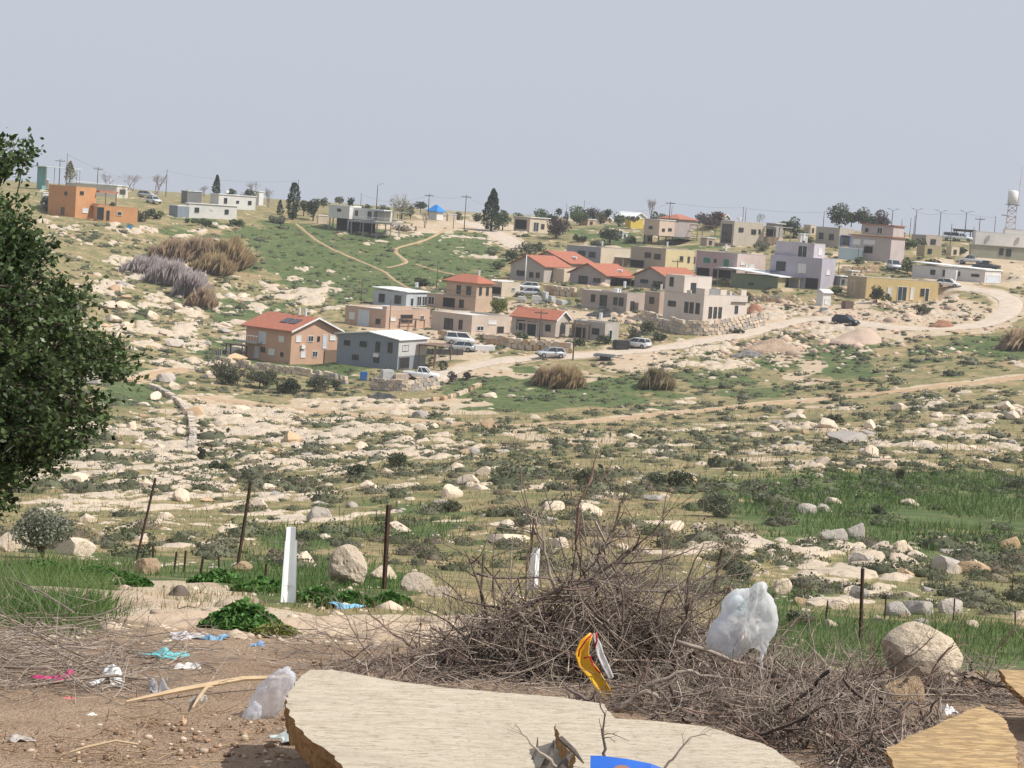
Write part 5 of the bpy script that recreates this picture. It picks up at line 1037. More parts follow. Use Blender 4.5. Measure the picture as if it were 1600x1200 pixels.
T(1029, 452, 438, 22, 'shrub', 'dark green bush at the red roofed house behind the pale house', lf_pine, 'bush', cat='bush')
T(1165, 474, 455, 26, 'shrub', 'dark bush behind the crenellated terrace wall', lf_pine, 'bush', cat='bush')
T(109, 282, 252, 20, 'cone', 'pale green pointed tree on the far left ridge', lf_pale, 'pale_tree')
T(168, 291, 268, 38, 'bare', 'leftmost of three wide leafless trees behind the long mobile home', tw_pink, 'bare_tree'); T(205, 295, 270, 42, 'bare', 'middle of three wide leafless trees behind the long mobile home', tw_pink, 'bare_tree'); T(244, 302, 271, 28, 'bare', 'rightmost of three leafless trees, by the double utility pole', tw_pink, 'bare_tree')
T(318, 304, 287, 20, 'bare', 'small leafless tree left of the slim conifer', tw_grey, 'bare_tree'); T(397, 306, 280, 26, 'bare', 'pinkish leafless tree above the rear white mobile home', tw_pink, 'bare_tree'); T(388, 311, 295, 25, 'round', 'dark bush at the right end of the rear white mobile home', lf_pine, 'bush', cat='bush')
T(420, 324, 291, 18, 'bare', 'tall thin leafless tree left of the dark cypress', tw_grey, 'bare_tree'); T(437, 336, 312, 13, 'cone', 'small dark conifer left of the dark cypress', lf_dark, 'conifer_tree')
T(474, 338, 308, 20, 'pine', 'left of two dark broad trees right of the cypress', lf_pine, 'broad_tree'); T(489, 345, 308, 24, 'pine', 'right of two dark broad trees, with a visible bare trunk', lf_pine, 'broad_tree')
T(546, 325, 305, 15, 'round', 'compact dark tree behind the stilted mobile home roof', lf_dark, 'round_tree'); T(571, 332, 319, 24, 'shrub', 'low dark bush behind the stilted mobile home', lf_pine, 'bush', cat='bush')
T(625, 345, 299, 42, 'bare', 'wide pale budding tree right of the stilted mobile home', M('budding_twigs', (0.27, 0.25, 0.16), (0.34, 0.3, 0.2)), 'budding_tree'); T(627, 346, 306, 36, 'round', 'thin pale leaved tree mixed with the budding one', lf_pale, 'budding_tree', dens=.35)
T(657, 330, 313, 24, 'round', 'dark green tree left of the blue roofed pavilion', lf_pine, 'round_tree'); T(641, 342, 318, 14, 'shrub', 'narrow dark shrub between budding tree and road', lf_pine, 'shrub', cat='shrub'); T(664, 356, 326, 18, 'bare', 'small leafless tree at the top of the curved footpath', tw_grey, 'bare_tree')
for i, (u, vb, vt, w, k, m_, l) in enumerate([(785, 360, 327, 24, 'shrub', lf_green, 'mid green tree touching the tall conifer at its right'), (786, 345, 327, 18, 'round', lf_pine, 'small dark round tree behind the tall conifer'), (810, 344, 330, 26, 'shrub', lf_green, 'green tree above the cream ridge hut'),
     (846, 347, 325, 25, 'round', lf_green, 'green tree right of the cream ridge hut'), (873, 337, 323, 14, 'round', lf_pine, 'small dark tree above the slim cypress'), (899, 347, 320, 25, 'round', lf_green, 'leafy green tree right of the slim cypress'), (925, 349, 323, 34, 'round', lf_plum, 'broad purple brown tree on the ridge centre'),
     (948, 342, 323, 18, 'round', lf_pine, 'dark tree behind the orange roofed hut'), (966, 354, 332, 26, 'round', lf_olive, 'olive tree left of the yellow play hut'), (1023, 346, 330, 9, 'column', lf_pine, 'narrow dark tree by the long white roof'), (1108, 359, 337, 44, 'round', lf_plum, 'wide purple tree behind the timber pergola'),
     (1239, 372, 339, 28, 'pine', lf_pine, 'dark pine right of the glazed beige house'), (1311, 360, 319, 42, 'pine', lf_pine, 'largest and leftmost of three tall trees behind the beige house'), (1347, 358, 323, 32, 'pine', lf_pine, 'middle of three tall trees on the right ridge'), (1375, 358, 329, 34, 'pine', lf_plum, 'brownish rightmost of three tall trees above the red tiled edge'),
     (1075, 408, 394, 20, 'shrub', lf_green, 'green shrub behind the khaki cube house'), (1190, 392, 376, 34, 'shrub', lf_olive, 'grey green shrub in front of the glazed beige house'), (1342, 412, 400, 18, 'shrub', lf_green, 'small shrub by the pale blue container'), (220, 345, 326, 40, 'shrub', scr_leaf, 'wide shrub right of the low orange annex'),
     (72, 330, 300, 20, 'shrub', scr_leaf, 'shrub below the small white shed'), (1470, 398, 384, 30, 'shrub', lf_pine, 'dark shrub below the olive mobile home'), (1385, 470, 458, 26, 'shrub', scr_leaf, 'low shrub right of the round tree by the mustard house'), (1440, 492, 476, 42, 'shrub', scr_leaf, 'wide scrub mound below the mustard house')]):
    T(u, vb, vt, w, k, l, m_, 'tree' if k != 'shrub' else 'shrub', cat='tree' if k != 'shrub' else 'shrub')
T(1017, 345, 307, 20, 'bare', 'tall pale leafless tree above the peach mobile home', tw_pink, 'bare_tree'); T(1188, 353, 331, 14, 'bare', 'thin leafless tree right of the beige house', tw_grey, 'bare_tree'); T(1262, 368, 350, 20, 'bare', 'small leafless tree left of the beige house with blue porch', tw_grey, 'bare_tree')
for i, (u, vb, vt, w, m_, l) in enumerate([(268, 402, 362, 60, reed_b, 'leftmost brown reed clump high on the left hill'), (310, 404, 358, 62, reed_b, 'middle brown reed clump high on the left hill'), (350, 415, 360, 66, reed_y, 'tall straw coloured reed clump high on the left hill'), (330, 424, 384, 60, reed_y, 'lower straw reed clump on the left hill'),
     (225, 424, 388, 60, reed_p, 'pale grey bare thicket nearest the left tree'), (262, 440, 395, 64, reed_p, 'pale grey bare thicket beside the straw reeds'), (296, 462, 412, 50, reed_p, 'pale grey bare thicket hanging down the left hill'), (312, 478, 440, 44, reed_b, 'brown end of the grey thicket on the left hill'),
     (852, 600, 556, 46, reed_b, 'left reed clump between road and green field'), (882, 604, 558, 50, reed_y, 'right straw reed clump between road and green field'), (1022, 606, 562, 52, reed_o, 'olive reed clump below the gravel yard'), (1590, 545, 500, 50, reed_b, 'reed bank at the right edge above the green field')]):
    T(u, vb, vt, w, 'reed', l, m_, 'reeds', cat='reeds', dens=.95)
for u, vb, vt, w, m_, l in [(352, 600, 562, 60, scr_leaf, 'dense brownish bush under the brown house wall'), (405, 606, 572, 60, scr_leaf, 'olive bush below the brown house'), (450, 615, 588, 52, lf_pine, 'dark bush below the garden wall'), (492, 612, 584, 44, scr_leaf, 'olive bush left of the dark junk pile'), (523, 605, 590, 26, lf_pine, 'small dark bush below the grey house'),
     (915, 760, 722, 40, scr_leaf, 'grey green bush with thin stems by the middle fence'), (1028, 758, 728, 42, lf_olive, 'left of two dark olive bushes by the middle fence'), (1062, 762, 727, 46, lf_pine, 'right of two dark olive bushes by the middle fence'), (1122, 806, 762, 84, lf_olive, 'largest spreading bush in the middle of the near slope'), (1370, 803, 784, 32, lf_olive, 'small bush on the green patch at right'),
     (1590, 768, 738, 44, lf_olive, 'bush at the right edge above the green patch'), (1408, 752, 724, 22, scr_leaf, 'thin bush by the right part of the far fence'), (1250, 975, 938, 56, lf_olive, 'feathery grey bush right of the white bag'), (1210, 862, 842, 34, lf_olive, 'round cushion bush left of the rock pile'), (1160, 905, 872, 60, lf_olive, 'green cushion bush below the rock pavement'),
     (480, 845, 818, 48, lf_olive, 'round grey cushion bush above the white post'), (430, 815, 800, 34, lf_olive, 'small cushion bush on the striped slope'), (170, 850, 830, 42, lf_olive, 'cushion bush right of the olive tree'), (235, 855, 838, 36, lf_olive, 'cushion bush by the leaning rusty post'), (700, 800, 775, 50, scr_leaf, 'green cushion bush in the middle of the slope'),
     (620, 730, 700, 40, lf_pine, 'dark bush at the foot of the rock pavement'), (560, 745, 722, 40, lf_pine, 'very dark low bush at the foot of the rock pavement'), (345, 735, 715, 40, lf_pine, 'dark bush by the old stone wall'), (313, 722, 690, 18, lf_pine, 'small upright bush by the old stone wall'), (100, 700, 670, 60, scr_leaf, 'scrub thicket behind the leafy tree'), (1300, 660, 645, 50, scr_leaf, 'dark thorn bush above the pale ledge on the right')]:
    T(u, vb, vt, w, 'shrub', l, m_, 'bush', cat='bush', dens=1.5)
T(705, 599, 577, 18, 'round', 'leafless looking round purple bush right of the pickup', lf_plum, 'bush', cat='bush'); T(729, 595, 577, 17, 'round', 'second purple bush right of the pickup', lf_plum, 'bush', cat='bush'); T(693, 578, 562, 14, 'column', 'small dark cypress bush behind the pickup', lf_dark, 'bush', cat='bush')
T(62, 872, 770, 96, 'pine', 'wispy grey green young olive tree with thin stems at left', leafmat('olive_tree_leaf', (0.19, 0.205, 0.15), (0.27, 0.28, 0.21)), 'olive_tree', cat='olive tree', dens=.42)

rx = random.Random(17)
for i, (u, vb, hgt, w, k, l) in enumerate([(300, 308, 12, 26, 'shrub', 'low shrub behind the dark grey shed'), (360, 305, 12, 24, 'shrub', 'low shrub above the rear white mobile home roof'), (505, 322, 14, 24, 'shrub', 'grey shrub left of the stilted mobile home roof'), (530, 318, 12, 20, 'shrub', 'small shrub right over the stilted mobile home'),
     (600, 336, 16, 26, 'round', 'dark tree left of the pale budding tree'), (718, 343, 12, 22, 'shrub', 'low shrub right of the cream shed'), (745, 346, 14, 24, 'shrub', 'low dark shrub left of the tall conifer'), (862, 350, 16, 26, 'round', 'olive tree between cream ridge hut and slim cypress'), (905, 352, 22, 30, 'round', 'dark tree right of the tall ridge cypress'), (938, 350, 20, 22, 'round', 'dark tree just left of the orange hut'),
     (990, 346, 10, 24, 'shrub', 'shrub before the distant long hall'), (1035, 350, 16, 22, 'round', 'olive tree left of the faded orange roof'), (1098, 352, 20, 28, 'round', 'purple brown tree right of the faded orange roof'), (1120, 352, 22, 28, 'round', 'dark purple tree touching the glazed beige house'), (1208, 362, 16, 26, 'shrub', 'green shrub right of the beige house porch'), (1225, 366, 22, 22, 'pine', 'smaller dark tree left of the dark pine'),
     (1250, 372, 14, 24, 'shrub', 'shrub at the foot of the dark pine'), (1264, 384, 14, 20, 'shrub', 'shrub behind the lilac house roof'), (1330, 352, 24, 26, 'pine', 'tree filling the gap between the two left tall ridge trees'), (1362, 352, 18, 20, 'round', 'low tree between the two right tall ridge trees'), (1405, 370, 14, 20, 'shrub', 'shrub right of the red tiled edge'), (1418, 390, 18, 30, 'shrub', 'dark bushes above the green bushy tree'), (1440, 384, 12, 28, 'shrub', 'dark scrub left of the khaki house'),
     (1498, 396, 12, 30, 'shrub', 'scrub left of the olive mobile home'), (1455, 414, 12, 34, 'shrub', 'scrub above the long white mobile home'), (930, 384, 10, 30, 'shrub', 'shrub on the slope left of the lone olive tree'), (985, 380, 12, 30, 'shrub', 'shrub right of the lone dark olive tree'), (905, 378, 12, 34, 'shrub', 'scrub below the plum coloured tree'), (840, 392, 16, 36, 'shrub', 'dark scrub above the rear red roof'),
     (780, 420, 12, 30, 'shrub', 'dark scrub left of the front red roofed house'), (770, 400, 10, 28, 'shrub', 'scrub left of the wide grey green shrub'), (700, 462, 10, 24, 'shrub', 'shrub behind the tan two level house'), (660, 446, 14, 40, 'shrub', 'dark green scrub above the pale blue grey box house'), (700, 440, 12, 34, 'shrub', 'dark green scrub left of the low hipped roof'), (1110, 486, 10, 26, 'shrub', 'shrub behind the terrace of the large pale house'),
     (945, 538, 18, 28, 'shrub', 'shrub in front of the small grey house'), (815, 532, 16, 34, 'shrub', 'olive shrub left before the red roofed bungalow'), (905, 540, 14, 24, 'shrub', 'shrub at the pergola of the small grey house'), (1012, 520, 22, 34, 'shrub', 'dark green bank of shrub left of the terrace wall'), (990, 530, 24, 22, 'shrub', 'tall dark shrub behind the white hatchback'), (1030, 532, 14, 34, 'shrub', 'scrub between hatchback and terrace wall'),
     (1150, 520, 8, 40, 'shrub', 'low scrub at the foot of the terrace wall'), (175, 338, 22, 14, 'column', 'dark climbing shrub on the orange annex'), (240, 342, 16, 40, 'shrub', 'dark scrub left of the grey container'), (310, 352, 12, 60, 'shrub', 'dark scrub below the front white mobile home'), (370, 352, 12, 40, 'shrub', 'scrub right below the front white mobile home'), (430, 348, 12, 40, 'shrub', 'scrub below the dark cypress'), (1400, 446, 14, 24, 'shrub', 'bush between lilac house and long mobile home')]):
    T(u, vb, vb - hgt, w, k, l, rx.choice([lf_pine, lf_green, lf_olive, scr_leaf]) if 'purple' not in l else lf_plum, 'shrub' if k == 'shrub' else 'tree', cat='shrub' if k == 'shrub' else 'tree', dens=1.3)

# ------------------------------------------------------------------ utility poles, street lights, wires
def pole(u, vb, vt, label, kind='plain', r=.13, mat_=None, group=None, du=None, d=None):
    p = at_depth(u, vb, d) if d else hit1(u, vb); dist = math.hypot(p.x, p.y); ppm = F / dist
    H_ = (vb - vt) / ppm / 1.0; e = empty({'lamp': 'street_lamp', 'lamp2': 'street_lamp'}.get(kind, 'utility_pole'), p, -math.atan2(p.x, p.y), label, 'street lamp' if kind.startswith('lamp') else 'utility pole', group)
    m = MB(); m.tube([(0, 0, -1), (0, 0, H_)], [r, r * .7], 7); m.build('pole', mat_ or creosote, e, True)
    if kind == 'cross':
        c = MB(); c.box(-1.1, 1.1, -.06, .06, H_ - .55, H_ - .40); cr = c.build('crossarm', mat_ or creosote, e, fixn=False)
        i = MB(); [i.tube([(a, 0, H_ - .4), (a, 0, H_ - .15)], .05, 5) for a in (-1, 0.45, 1)]; i.build('insulators', greymetal, cr)
    if kind in ('lamp', 'lamp2'):
        for s in ((-1, 1) if kind == 'lamp2' else (1,)):
            a = MB(); a.tube([(0, 0, H_ - .1), (s * .9, 0, H_ + .25)], .05, 5); ar = a.build('arm', greymetal, e)
            q = MB(); q.add([(s * .7, -.14, H_ + .2), (s * 1.6, -.10, H_ + .36), (s * 1.6, .10, H_ + .36), (s * .7, .14, H_ + .2), (s * .7, -.14, H_ + .34), (s * 1.6, -.08, H_ + .44), (s * 1.6, .08, H_ + .44), (s * .7, .14, H_ + .34)],
                              [(0, 3, 2, 1), (4, 5, 6, 7), (0, 1, 5, 4), (1, 2, 6, 5), (2, 3, 7, 6), (3, 0, 4, 7)]); q.build('lamp_head', greymetal, ar)
    if kind == 'stay':
        s = MB(); s.tube([(-3.2, 0, -.3), (-.1, 0, H_ * .8)], .11, 6); s.build('stay', creosote, e)
    return p + Vector((0, 0, H_ - .3))
ptop = {}
for k, a in {'a': (92, 292, 250, 'left utility pole of the pair at the far left ridge', 'cross'), 'b': (103, 290, 241, 'taller utility pole beside the pale pointed tree', 'plain'), 'c': (152, 290, 262, 'utility pole left of the three leafless trees', 'cross'),
     'd': (259, 307, 266, 'utility pole with slanting stay right of the leafless trees', 'stay'), 'e': (119, 296, 264, 'short dark post in front of the pointed tree', 'plain'), 'f': (464, 325, 281, 'thin pole directly behind the dark cypress', 'plain'), 'g': (563, 330, 302, 'utility pole behind the stilted mobile home', 'plain'),
     'h': (588, 326, 289, 'leaning street light above the stilted mobile home', 'lamp'), 'i': (669, 332, 303, 'utility pole left of the blue roof', 'cross'), 'j': (725, 361, 305, 'utility pole beside the ridge road fork', 'cross'), 'k': (708, 358, 335, 'short post at the ridge road fork', 'plain'),
     'l': (564, 475, 434, 'thin black pole left of the pale blue grey box house', 'plain'), 'm': (682, 450, 406, 'black pole rising over the tan two level house', 'plain'), 'n': (608, 514, 468, 'thin pole before the salmon house', 'plain'), 'n2': (608, 462, 440, 'short pole on the slope above the box house', 'plain'),
     'o': (842, 542, 484, 'dark pole in front of the red roofed bungalow', 'cross'), 'p': (895, 562, 500, 'dark pole with small lamp by the gravel road', 'lamp'), 'q': (911, 347, 313, 'utility pole above the purple brown ridge tree', 'plain'), 'r': (1045, 350, 315, 'tall utility pole above the faded orange roof', 'cross'),
     's': (1048, 352, 322, 'shorter pole right next to the tall ridge pole', 'plain'), 't': (1160, 350, 323, 'left of two poles above the glazed beige house', 'plain'), 'u': (1164, 350, 326, 'right of two poles above the glazed beige house', 'plain'), 'v': (1057, 436, 405, 'dark pole in front of the khaki cube house', 'cross'),
     'w': (1286, 356, 330, 'utility pole left of the three tall ridge trees', 'plain'), 'x': (1393, 354, 329, 'double headed street light right of the three tall trees', 'lamp2'), 'y': (1429, 370, 329, 'double headed street light with tall dark mast', 'lamp2'), 'z': (1467, 369, 332, 'double headed street light left of the dark canopy', 'lamp2'),
     'A': (1508, 360, 333, 'double headed street light above the dark canopy', 'lamp2'), 'B': (1528, 381, 341, 'utility pole before the white building, left', 'cross'), 'C': (1552, 381, 339, 'utility pole before the white building, right', 'plain'), 'D': (1421, 371, 341, 'pole just left of the tall dark street light', 'plain'),
     'E': (1427, 371, 338, 'thin pole touching the tall dark street light', 'plain'), 'F': (1484, 388, 350, 'dark pole in front of the dark canopy', 'plain'), 'G': (1408, 362, 343, 'thin pole right of the brownish tree', 'plain'), 'H': (1411, 401, 365, 'pole right of the pink grey house', 'plain'), 'I': (1339, 424, 389, 'dark pole in front of the pale blue container', 'plain'),
     'J': (1309, 438, 410, 'thin pole right of the lilac house', 'plain'), 'K': (1182, 357, 338, 'short pole at the ridge above the beige house', 'plain'), 'L': (884, 345, 318, 'thin pole above the slim cypress', 'plain'), 'M': (1170, 500, 478, 'dark post by the terrace right of the pale house', 'plain'), 'N': (1520, 378, 355, 'pole at the left end of the white building', 'plain')}.items():
    ptop[k] = pole(a[0], a[1], a[2], a[3], a[4], r=.12 if a[4] != 'plain' else .09)
pole(820, 441, 398, 'white pole in front of the front red roofed grey house', 'plain', .12, whitepaint)
for i, (a, b_, l) in enumerate([('b', 'c', 'sagging wire between the two left ridge poles'), ('c', 'd', 'sagging wire above the leafless trees'), ('d', 'f', 'long sagging wire from the stayed pole to the cypress'), ('g', 'i', 'wire running behind the budding tree'), ('i', 'j', 'wire over the blue roof'), ('j', 'L', 'long wire right of the tall conifer'),
      ('q', 'r', 'wire above the long white roof'), ('r', 't', 'wire over the wide purple tree'), ('t', 'w', 'wire left of the three tall trees'), ('y', 'z', 'wire between the double street lights'), ('z', 'A', 'wire over the dark canopy'), ('m', 'o', 'wire dropping to the pole by the red bungalow'), ('A', 'C', 'wire in front of the white building'), ('n', 'm', 'wire over the salmon house roof')]):
    A_, B_ = ptop[a], ptop[b_]; n = 14; ln = (A_ - B_).length
    m = MB(); m.tube([A_.lerp(B_, k / n) - Vector((0, 0, 4 * (k / n) * (1 - k / n) * ln * .025)) for k in range(n + 1)], .022, 3, False)
    tag(m.build('overhead_wire', darkmetal), l, 'wire', 'overhead wires between the poles')

# ------------------------------------------------------------------ water tower
p = at_depth(1578, 366, 480); e = empty('water_tower', p, -.25, 'lattice water tower with white tank and antenna mast at the right', 'water tower'); ppm = F / 480; hT = 44 / ppm
redw = M('red_white_steel', (0.42, 0.22, 0.19), (0.62, 0.56, 0.54), rough=.6, scale=1.2, stretch=(.1, .1, 1.5), lo=.45, hi=.55)
m = MB(); r0, r1 = 1.25, .95
cs = [(-1, -1), (1, -1), (1, 1), (-1, 1)]
for c in cs: m.tube([(c[0] * r0, c[1] * r0, -2), (c[0] * r1, c[1] * r1, hT)], .09, 5)
m.build('legs', redw, e)
m = MB()
for k in range(5):
    z0, z1 = hT * k / 5, hT * (k + 1) / 5; a0 = r0 + (r1 - r0) * k / 5; a1 = r0 + (r1 - r0) * (k + 1) / 5
    for i in range(4):
        c, d_ = cs[i], cs[(i + 1) % 4]; m.tube([(c[0] * a0, c[1] * a0, z0), (d_[0] * a1, d_[1] * a1, z1)], .05, 4); m.tube([(d_[0] * a0, d_[1] * a0, z0), (c[0] * a1, c[1] * a1, z1)], .05, 4); m.tube([(c[0] * a1, c[1] * a1, z1), (d_[0] * a1, d_[1] * a1, z1)], .05, 4)
m.build('bracing', redw, e)
m = MB(); m.tube([(0, 0, hT + .1), (0, 0, hT + 3.2), (0, 0, hT + 3.5)], [1.15, 1.15, .5], 18); m.build('tank', whitepaint, e, True)
m = MB(); m.box(-1.7, 1.7, -1.7, 1.7, hT - .05, hT + .08); m.box(-2.4, -.9, -1.0, .6, hT * .62, hT * .65); m.build('platform', greymetal, e, fixn=False)
m = MB(); m.tube([(1.2, 0, hT), (1.35, 0, hT + 9.2)], [.09, .04], 5); m.tube([(-1.2, .3, hT), (-1.25, .3, hT + 4.0)], .05, 4); m.tube([(-.4, .9, hT), (-.4, .9, hT + 3.8)], .05, 4); m.build('antenna', redw, e)
m = MB(); [m.tube([(r1 + .15, -.25 + .5 * s, 0), (r1 + .15, -.25 + .5 * s, hT)], .03, 4) for s in (0, 1)]; [m.tube([(r1 + .15, -.25, k * .5), (r1 + .15, .25, k * .5)], .025, 3) for k in range(int(hT / .5))]; m.build('ladder', greymetal, e)

# ------------------------------------------------------------------ vehicles
def car(u, v, yaw, label, kind='suv', paint=(.75, .76, .77), cat='car', d=None, s=1.0, group=None):
    p = at_depth(u, v, d) if d else hit1(u, v); e = empty({'pickup': 'pickup_truck', 'van': 'van', 'suv': 'parked_car'}[kind], p + Vector((0, 0, .03)), R_(yaw) - math.atan2(p.x, p.y), label, cat, group)
    pm = M('car_paint_%02d%02d%02d' % tuple(int(q * 99) for q in paint), paint, tuple(q * .92 for q in paint), rough=.28, metal=.25 if min(paint) < .7 else 0, spec=.6)
    Wd = .9
    sec = {'suv': ([(-2.25, .45, .95), (-2.2, .35, 1.05), (-1.2, .3, 1.08), (0.9, .3, 1.02), (1.9, .33, .92), (2.2, .38, .75), (2.25, .45, .6)], [(-2.1, -1.75, 1.1, .12), (-1.7, 1.62), (.35, 1.66), (1.15, 1.02)]),
           'van': ([(-2.4, .45, 1.1), (-2.35, .35, 1.2), (1.5, .3, 1.15), (2.3, .35, 1.0), (2.45, .45, .7)], [(-2.3, 0, 0, 0), (-2.15, 1.95), (1.0, 1.98), (1.9, 1.1)]),
           'pickup': ([(-2.65, .5, 1.08), (-2.6, .42, 1.1), (1.3, .35, 1.12), (2.4, .4, 1.02), (2.6, .45, .8), (2.65, .5, .6)], [(-.55, 0, 0, 0), (-.4, 1.82), (.6, 1.85), (1.35, 1.08)])}[kind]
    st, cab = sec; m = MB(); vs = []; fs = []; n = 8
    for i, (x, zb, zt) in enumerate(st):
        w = Wd * (.93 if i in (0, len(st) - 1) else 1.0)
        zm = (zb + zt) / 2; vs += [(x, -w * .92, zb), (x, -w, zm - .1), (x, -w, zm + .12), (x, -w * .93, zt), (x, w * .93, zt), (x, w, zm + .12), (x, w, zm - .1), (x, w * .92, zb)]
    for i in range(len(st) - 1):
        for k in range(n): fs.append((i * n + k, (i + 1) * n + k, (i + 1) * n + (k + 1) % n, i * n + (k + 1) % n))
    fs += [tuple(range(n)), tuple(range(len(st) * n - 1, (len(st) - 1) * n - 1, -1))]
    m.add(vs, fs); m.build('body', pm, e, True)
    xb0 = cab[0][0]; (xr0, zr), (xr1, zr2), (xb1, zb1) = cab[1:]; base = 1.0; wr = .68
    g = MB(); g.add([(xb0, -.86, base), (xb1, -.86, base), (xb1, .86, base), (xb0, .86, base), (xr0, -wr, zr - .05), (xr1, -wr, zr2 - .05), (xr1, wr, zr2 - .05), (xr0, wr, zr - .05)],
                    [(0, 1, 2, 3), (4, 7, 6, 5), (0, 4, 5, 1), (1, 5, 6, 2), (2, 6, 7, 3), (3, 7, 4, 0)]); g.build('windows', glass, e)
    r = MB(); r.box(xr0 - .05, xr1 + .08, -wr - .03, wr + .03, zr - .05, zr + .03)
    for sgn in (-1, 1):
        for (xa, xc) in ((xb0, xr0), (xb1, xr1), ((xb0 + xb1) / 2 - .1, (xr0 + xr1) / 2 - .15)): r.tube([(xa, sgn * .87, base), (xc, sgn * (wr + .01), zr - .03)], .045, 4)
    r.build('roof', pm, e)
    for x in ((-1.4, 1.4) if kind != 'pickup' else (-1.6, 1.65)):
        for sgn in (-1, 1):
            w_ = MB(); w_.tube([(x, sgn * .70, .36), (x, sgn * .93, .36)], .36, 14); wo = w_.build('wheel', rubber, e); c = MB(); c.tube([(x, sgn * .90, .36), (x, sgn * .945, .36)], .2, 10); c.build('rim', greymetal, wo)
    for sgn in (-1, 1):
        l_ = MB(); l_.box(st[-1][0] - .12, st[-1][0] + .02, sgn * .62 - .16, sgn * .62 + .16, .66, .82); l_.build('headlight', silver, e, fixn=False)
        l_ = MB(); l_.box(st[0][0] - .02, st[0][0] + .1, sgn * .72 - .09, sgn * .72 + .09, .75, 1.0); l_.build('tail_light', M('tail_light_red', (.4, .02, .02), rough=.3), e, fixn=False)
    b_ = MB(); b_.box(st[-1][0] - .1, st[-1][0] + .06, -.8, .8, .38, .56); b_.box(st[0][0] - .06, st[0][0] + .1, -.8, .8, .42, .58); b_.build('bumper', darkmetal, e, fixn=False)
    if kind == 'pickup':
        c = MB(); c.box(-2.5, -.65, -.78, .78, 1.085, 1.10); c.build('cargo_bed', darkmetal, e, fixn=False); q = MB(); q.tube([(-.75, -.8, 1.1), (-.75, -.75, 1.75), (-.75, .75, 1.75), (-.75, .8, 1.1)], .05, 5); q.build('roll_bar', darkmetal, e)
    e.scale = (s, s, s); return e
WP = (.74, .75, .76); SV = (.50, .52, .54)
car(658, 593, -8, 'white pickup truck parked in front of the slate grey house', 'pickup', WP, 'pickup truck')
car(719, 549, 172, 'silver crossover in front of the grey lattice fence', 'suv', SV); car(717, 538, 10, 'white van parked just behind the silver crossover', 'van', WP, 'van')
car(860, 559, 200, 'silver car driving on the gravel road below the bungalow', 'suv', SV); car(995, 544, 150, 'white hatchback parked beside the dark shelter', 'suv', WP)
car(824, 454, 185, 'upper of two white cars parked left of the block wall', 'suv', WP); car(826, 463, 185, 'lower silver car of the two parked left of the block wall', 'suv', SV)
car(1321, 508, -28, 'black car standing at the gravel road fork', 'suv', (.02, .022, .025)); car(1481, 449, -12, 'white off road car in front of the long mobile home', 'suv', WP)
car(1396, 422, -75, 'white van seen from the front beside the green tree', 'van', WP, 'van'); car(1517, 413, 165, 'light pickup truck below the olive mobile home', 'pickup', SV, 'pickup truck'); car(1541, 422, 170, 'dark grey pickup beside the light one', 'pickup', (.06, .07, .08), 'pickup truck')
car(1488, 376, 5, 'white car parked under the dark canopy, left', 'van', WP, 'van'); car(1502, 377, -8, 'white pickup parked in front of the dark canopy, right', 'pickup', WP, 'pickup truck'); car(240, 318, -60, 'white jeep near the stayed utility pole', 'suv', WP); car(229, 309, -20, 'silver car behind the white jeep', 'suv', SV)
# trailer
p = hit1(945, 563); e = empty('flatbed_trailer', p, -.2, 'grey two axle trailer standing empty on the gravel yard', 'trailer'); m = MB(); m.box(-1.7, 1.5, -.85, .85, .55, .7); m.build('bed', greymetal, e, fixn=False); m = MB(); m.box(-1.7, 1.5, -.87, -.85, .7, .95); m.box(-1.7, 1.5, .85, .87, .7, .95); m.build('side_rail', greymetal, e, fixn=False)
for x in (-.4, .4):
    for s_ in (-1, 1): m = MB(); m.tube([(x, s_ * .88, .33), (x, s_ * 1.05, .33)], .33, 12); m.build('wheel', rubber, e)
m = MB(); m.tube([(1.5, 0, .6), (3.0, 0, .5)], .06, 5); m.build('drawbar', darkmetal, e)

# ------------------------------------------------------------------ stone walls of separate stones
def block_mesh(seed):
    rg = np.random.default_rng(seed); bm = bmesh.new(); bmesh.ops.create_cube(bm, size=1.0)
    bmesh.ops.subdivide_edges(bm, edges=bm.edges[:], cuts=1, use_grid_fill=True)
    for v in bm.verts: v.co = v.co * (1 - .07 * (v.co.length > .8)) + Vector(rg.normal(size=3)) * .035
    me_ = bpy.data.meshes.new('stone'); bm.to_mesh(me_); bm.free(); return me_
BLK = {k: [block_mesh(s + 50 * i) for s in range(5)] for i, k in enumerate(('lime', 'grey', 'ochre'))}
for k, mt in (('lime', limestone), ('grey', greystone), ('ochre', orangestone)): [q.materials.append(mt) for q in BLK[k]]
def stone_wall(label, pts, courses, sl, sh_, mats=('lime',), thick=.6, back=None, name='stone_wall', seed=0, jag=.15):
    Q = densify(pts, sl); rg = random.Random(seed); n = len(Q); e = empty(name, (Q[0][0], Q[0][1], float(ground(Q[0:1, 0], Q[0:1, 1])[0])), 0, label, 'stone wall'); o0 = Vector(e.location)
    for c in range(courses):
        for i in range(n - 1):
            a, b_ = Q[i], Q[i + 1]
            if c == courses - 1 and rg.random() < jag: continue
            f = .5 if c % 2 == 0 else .0; mx = a + (b_ - a) * (f + .25); ang = math.atan2(b_[1] - a[1], b_[0] - a[0]); g = float(ground(mx[None, 0], mx[None, 1])[0])
            o = bpy.data.objects.new('stone', rg.choice(BLK[rg.choice(mats)])); C.objects.link(o); o.parent = e
            o.location = Vector((mx[0], mx[1], g + (c + .42) * sh_)) - o0; o.rotation_euler = (rg.uniform(-.05, .05), rg.uniform(-.06, .06), ang + rg.uniform(-.08, .08)); o.scale = (sl * rg.uniform(.85, 1.0), thick * rg.uniform(.85, 1.15), sh_ * rg.uniform(.85, 1.02))
    return e
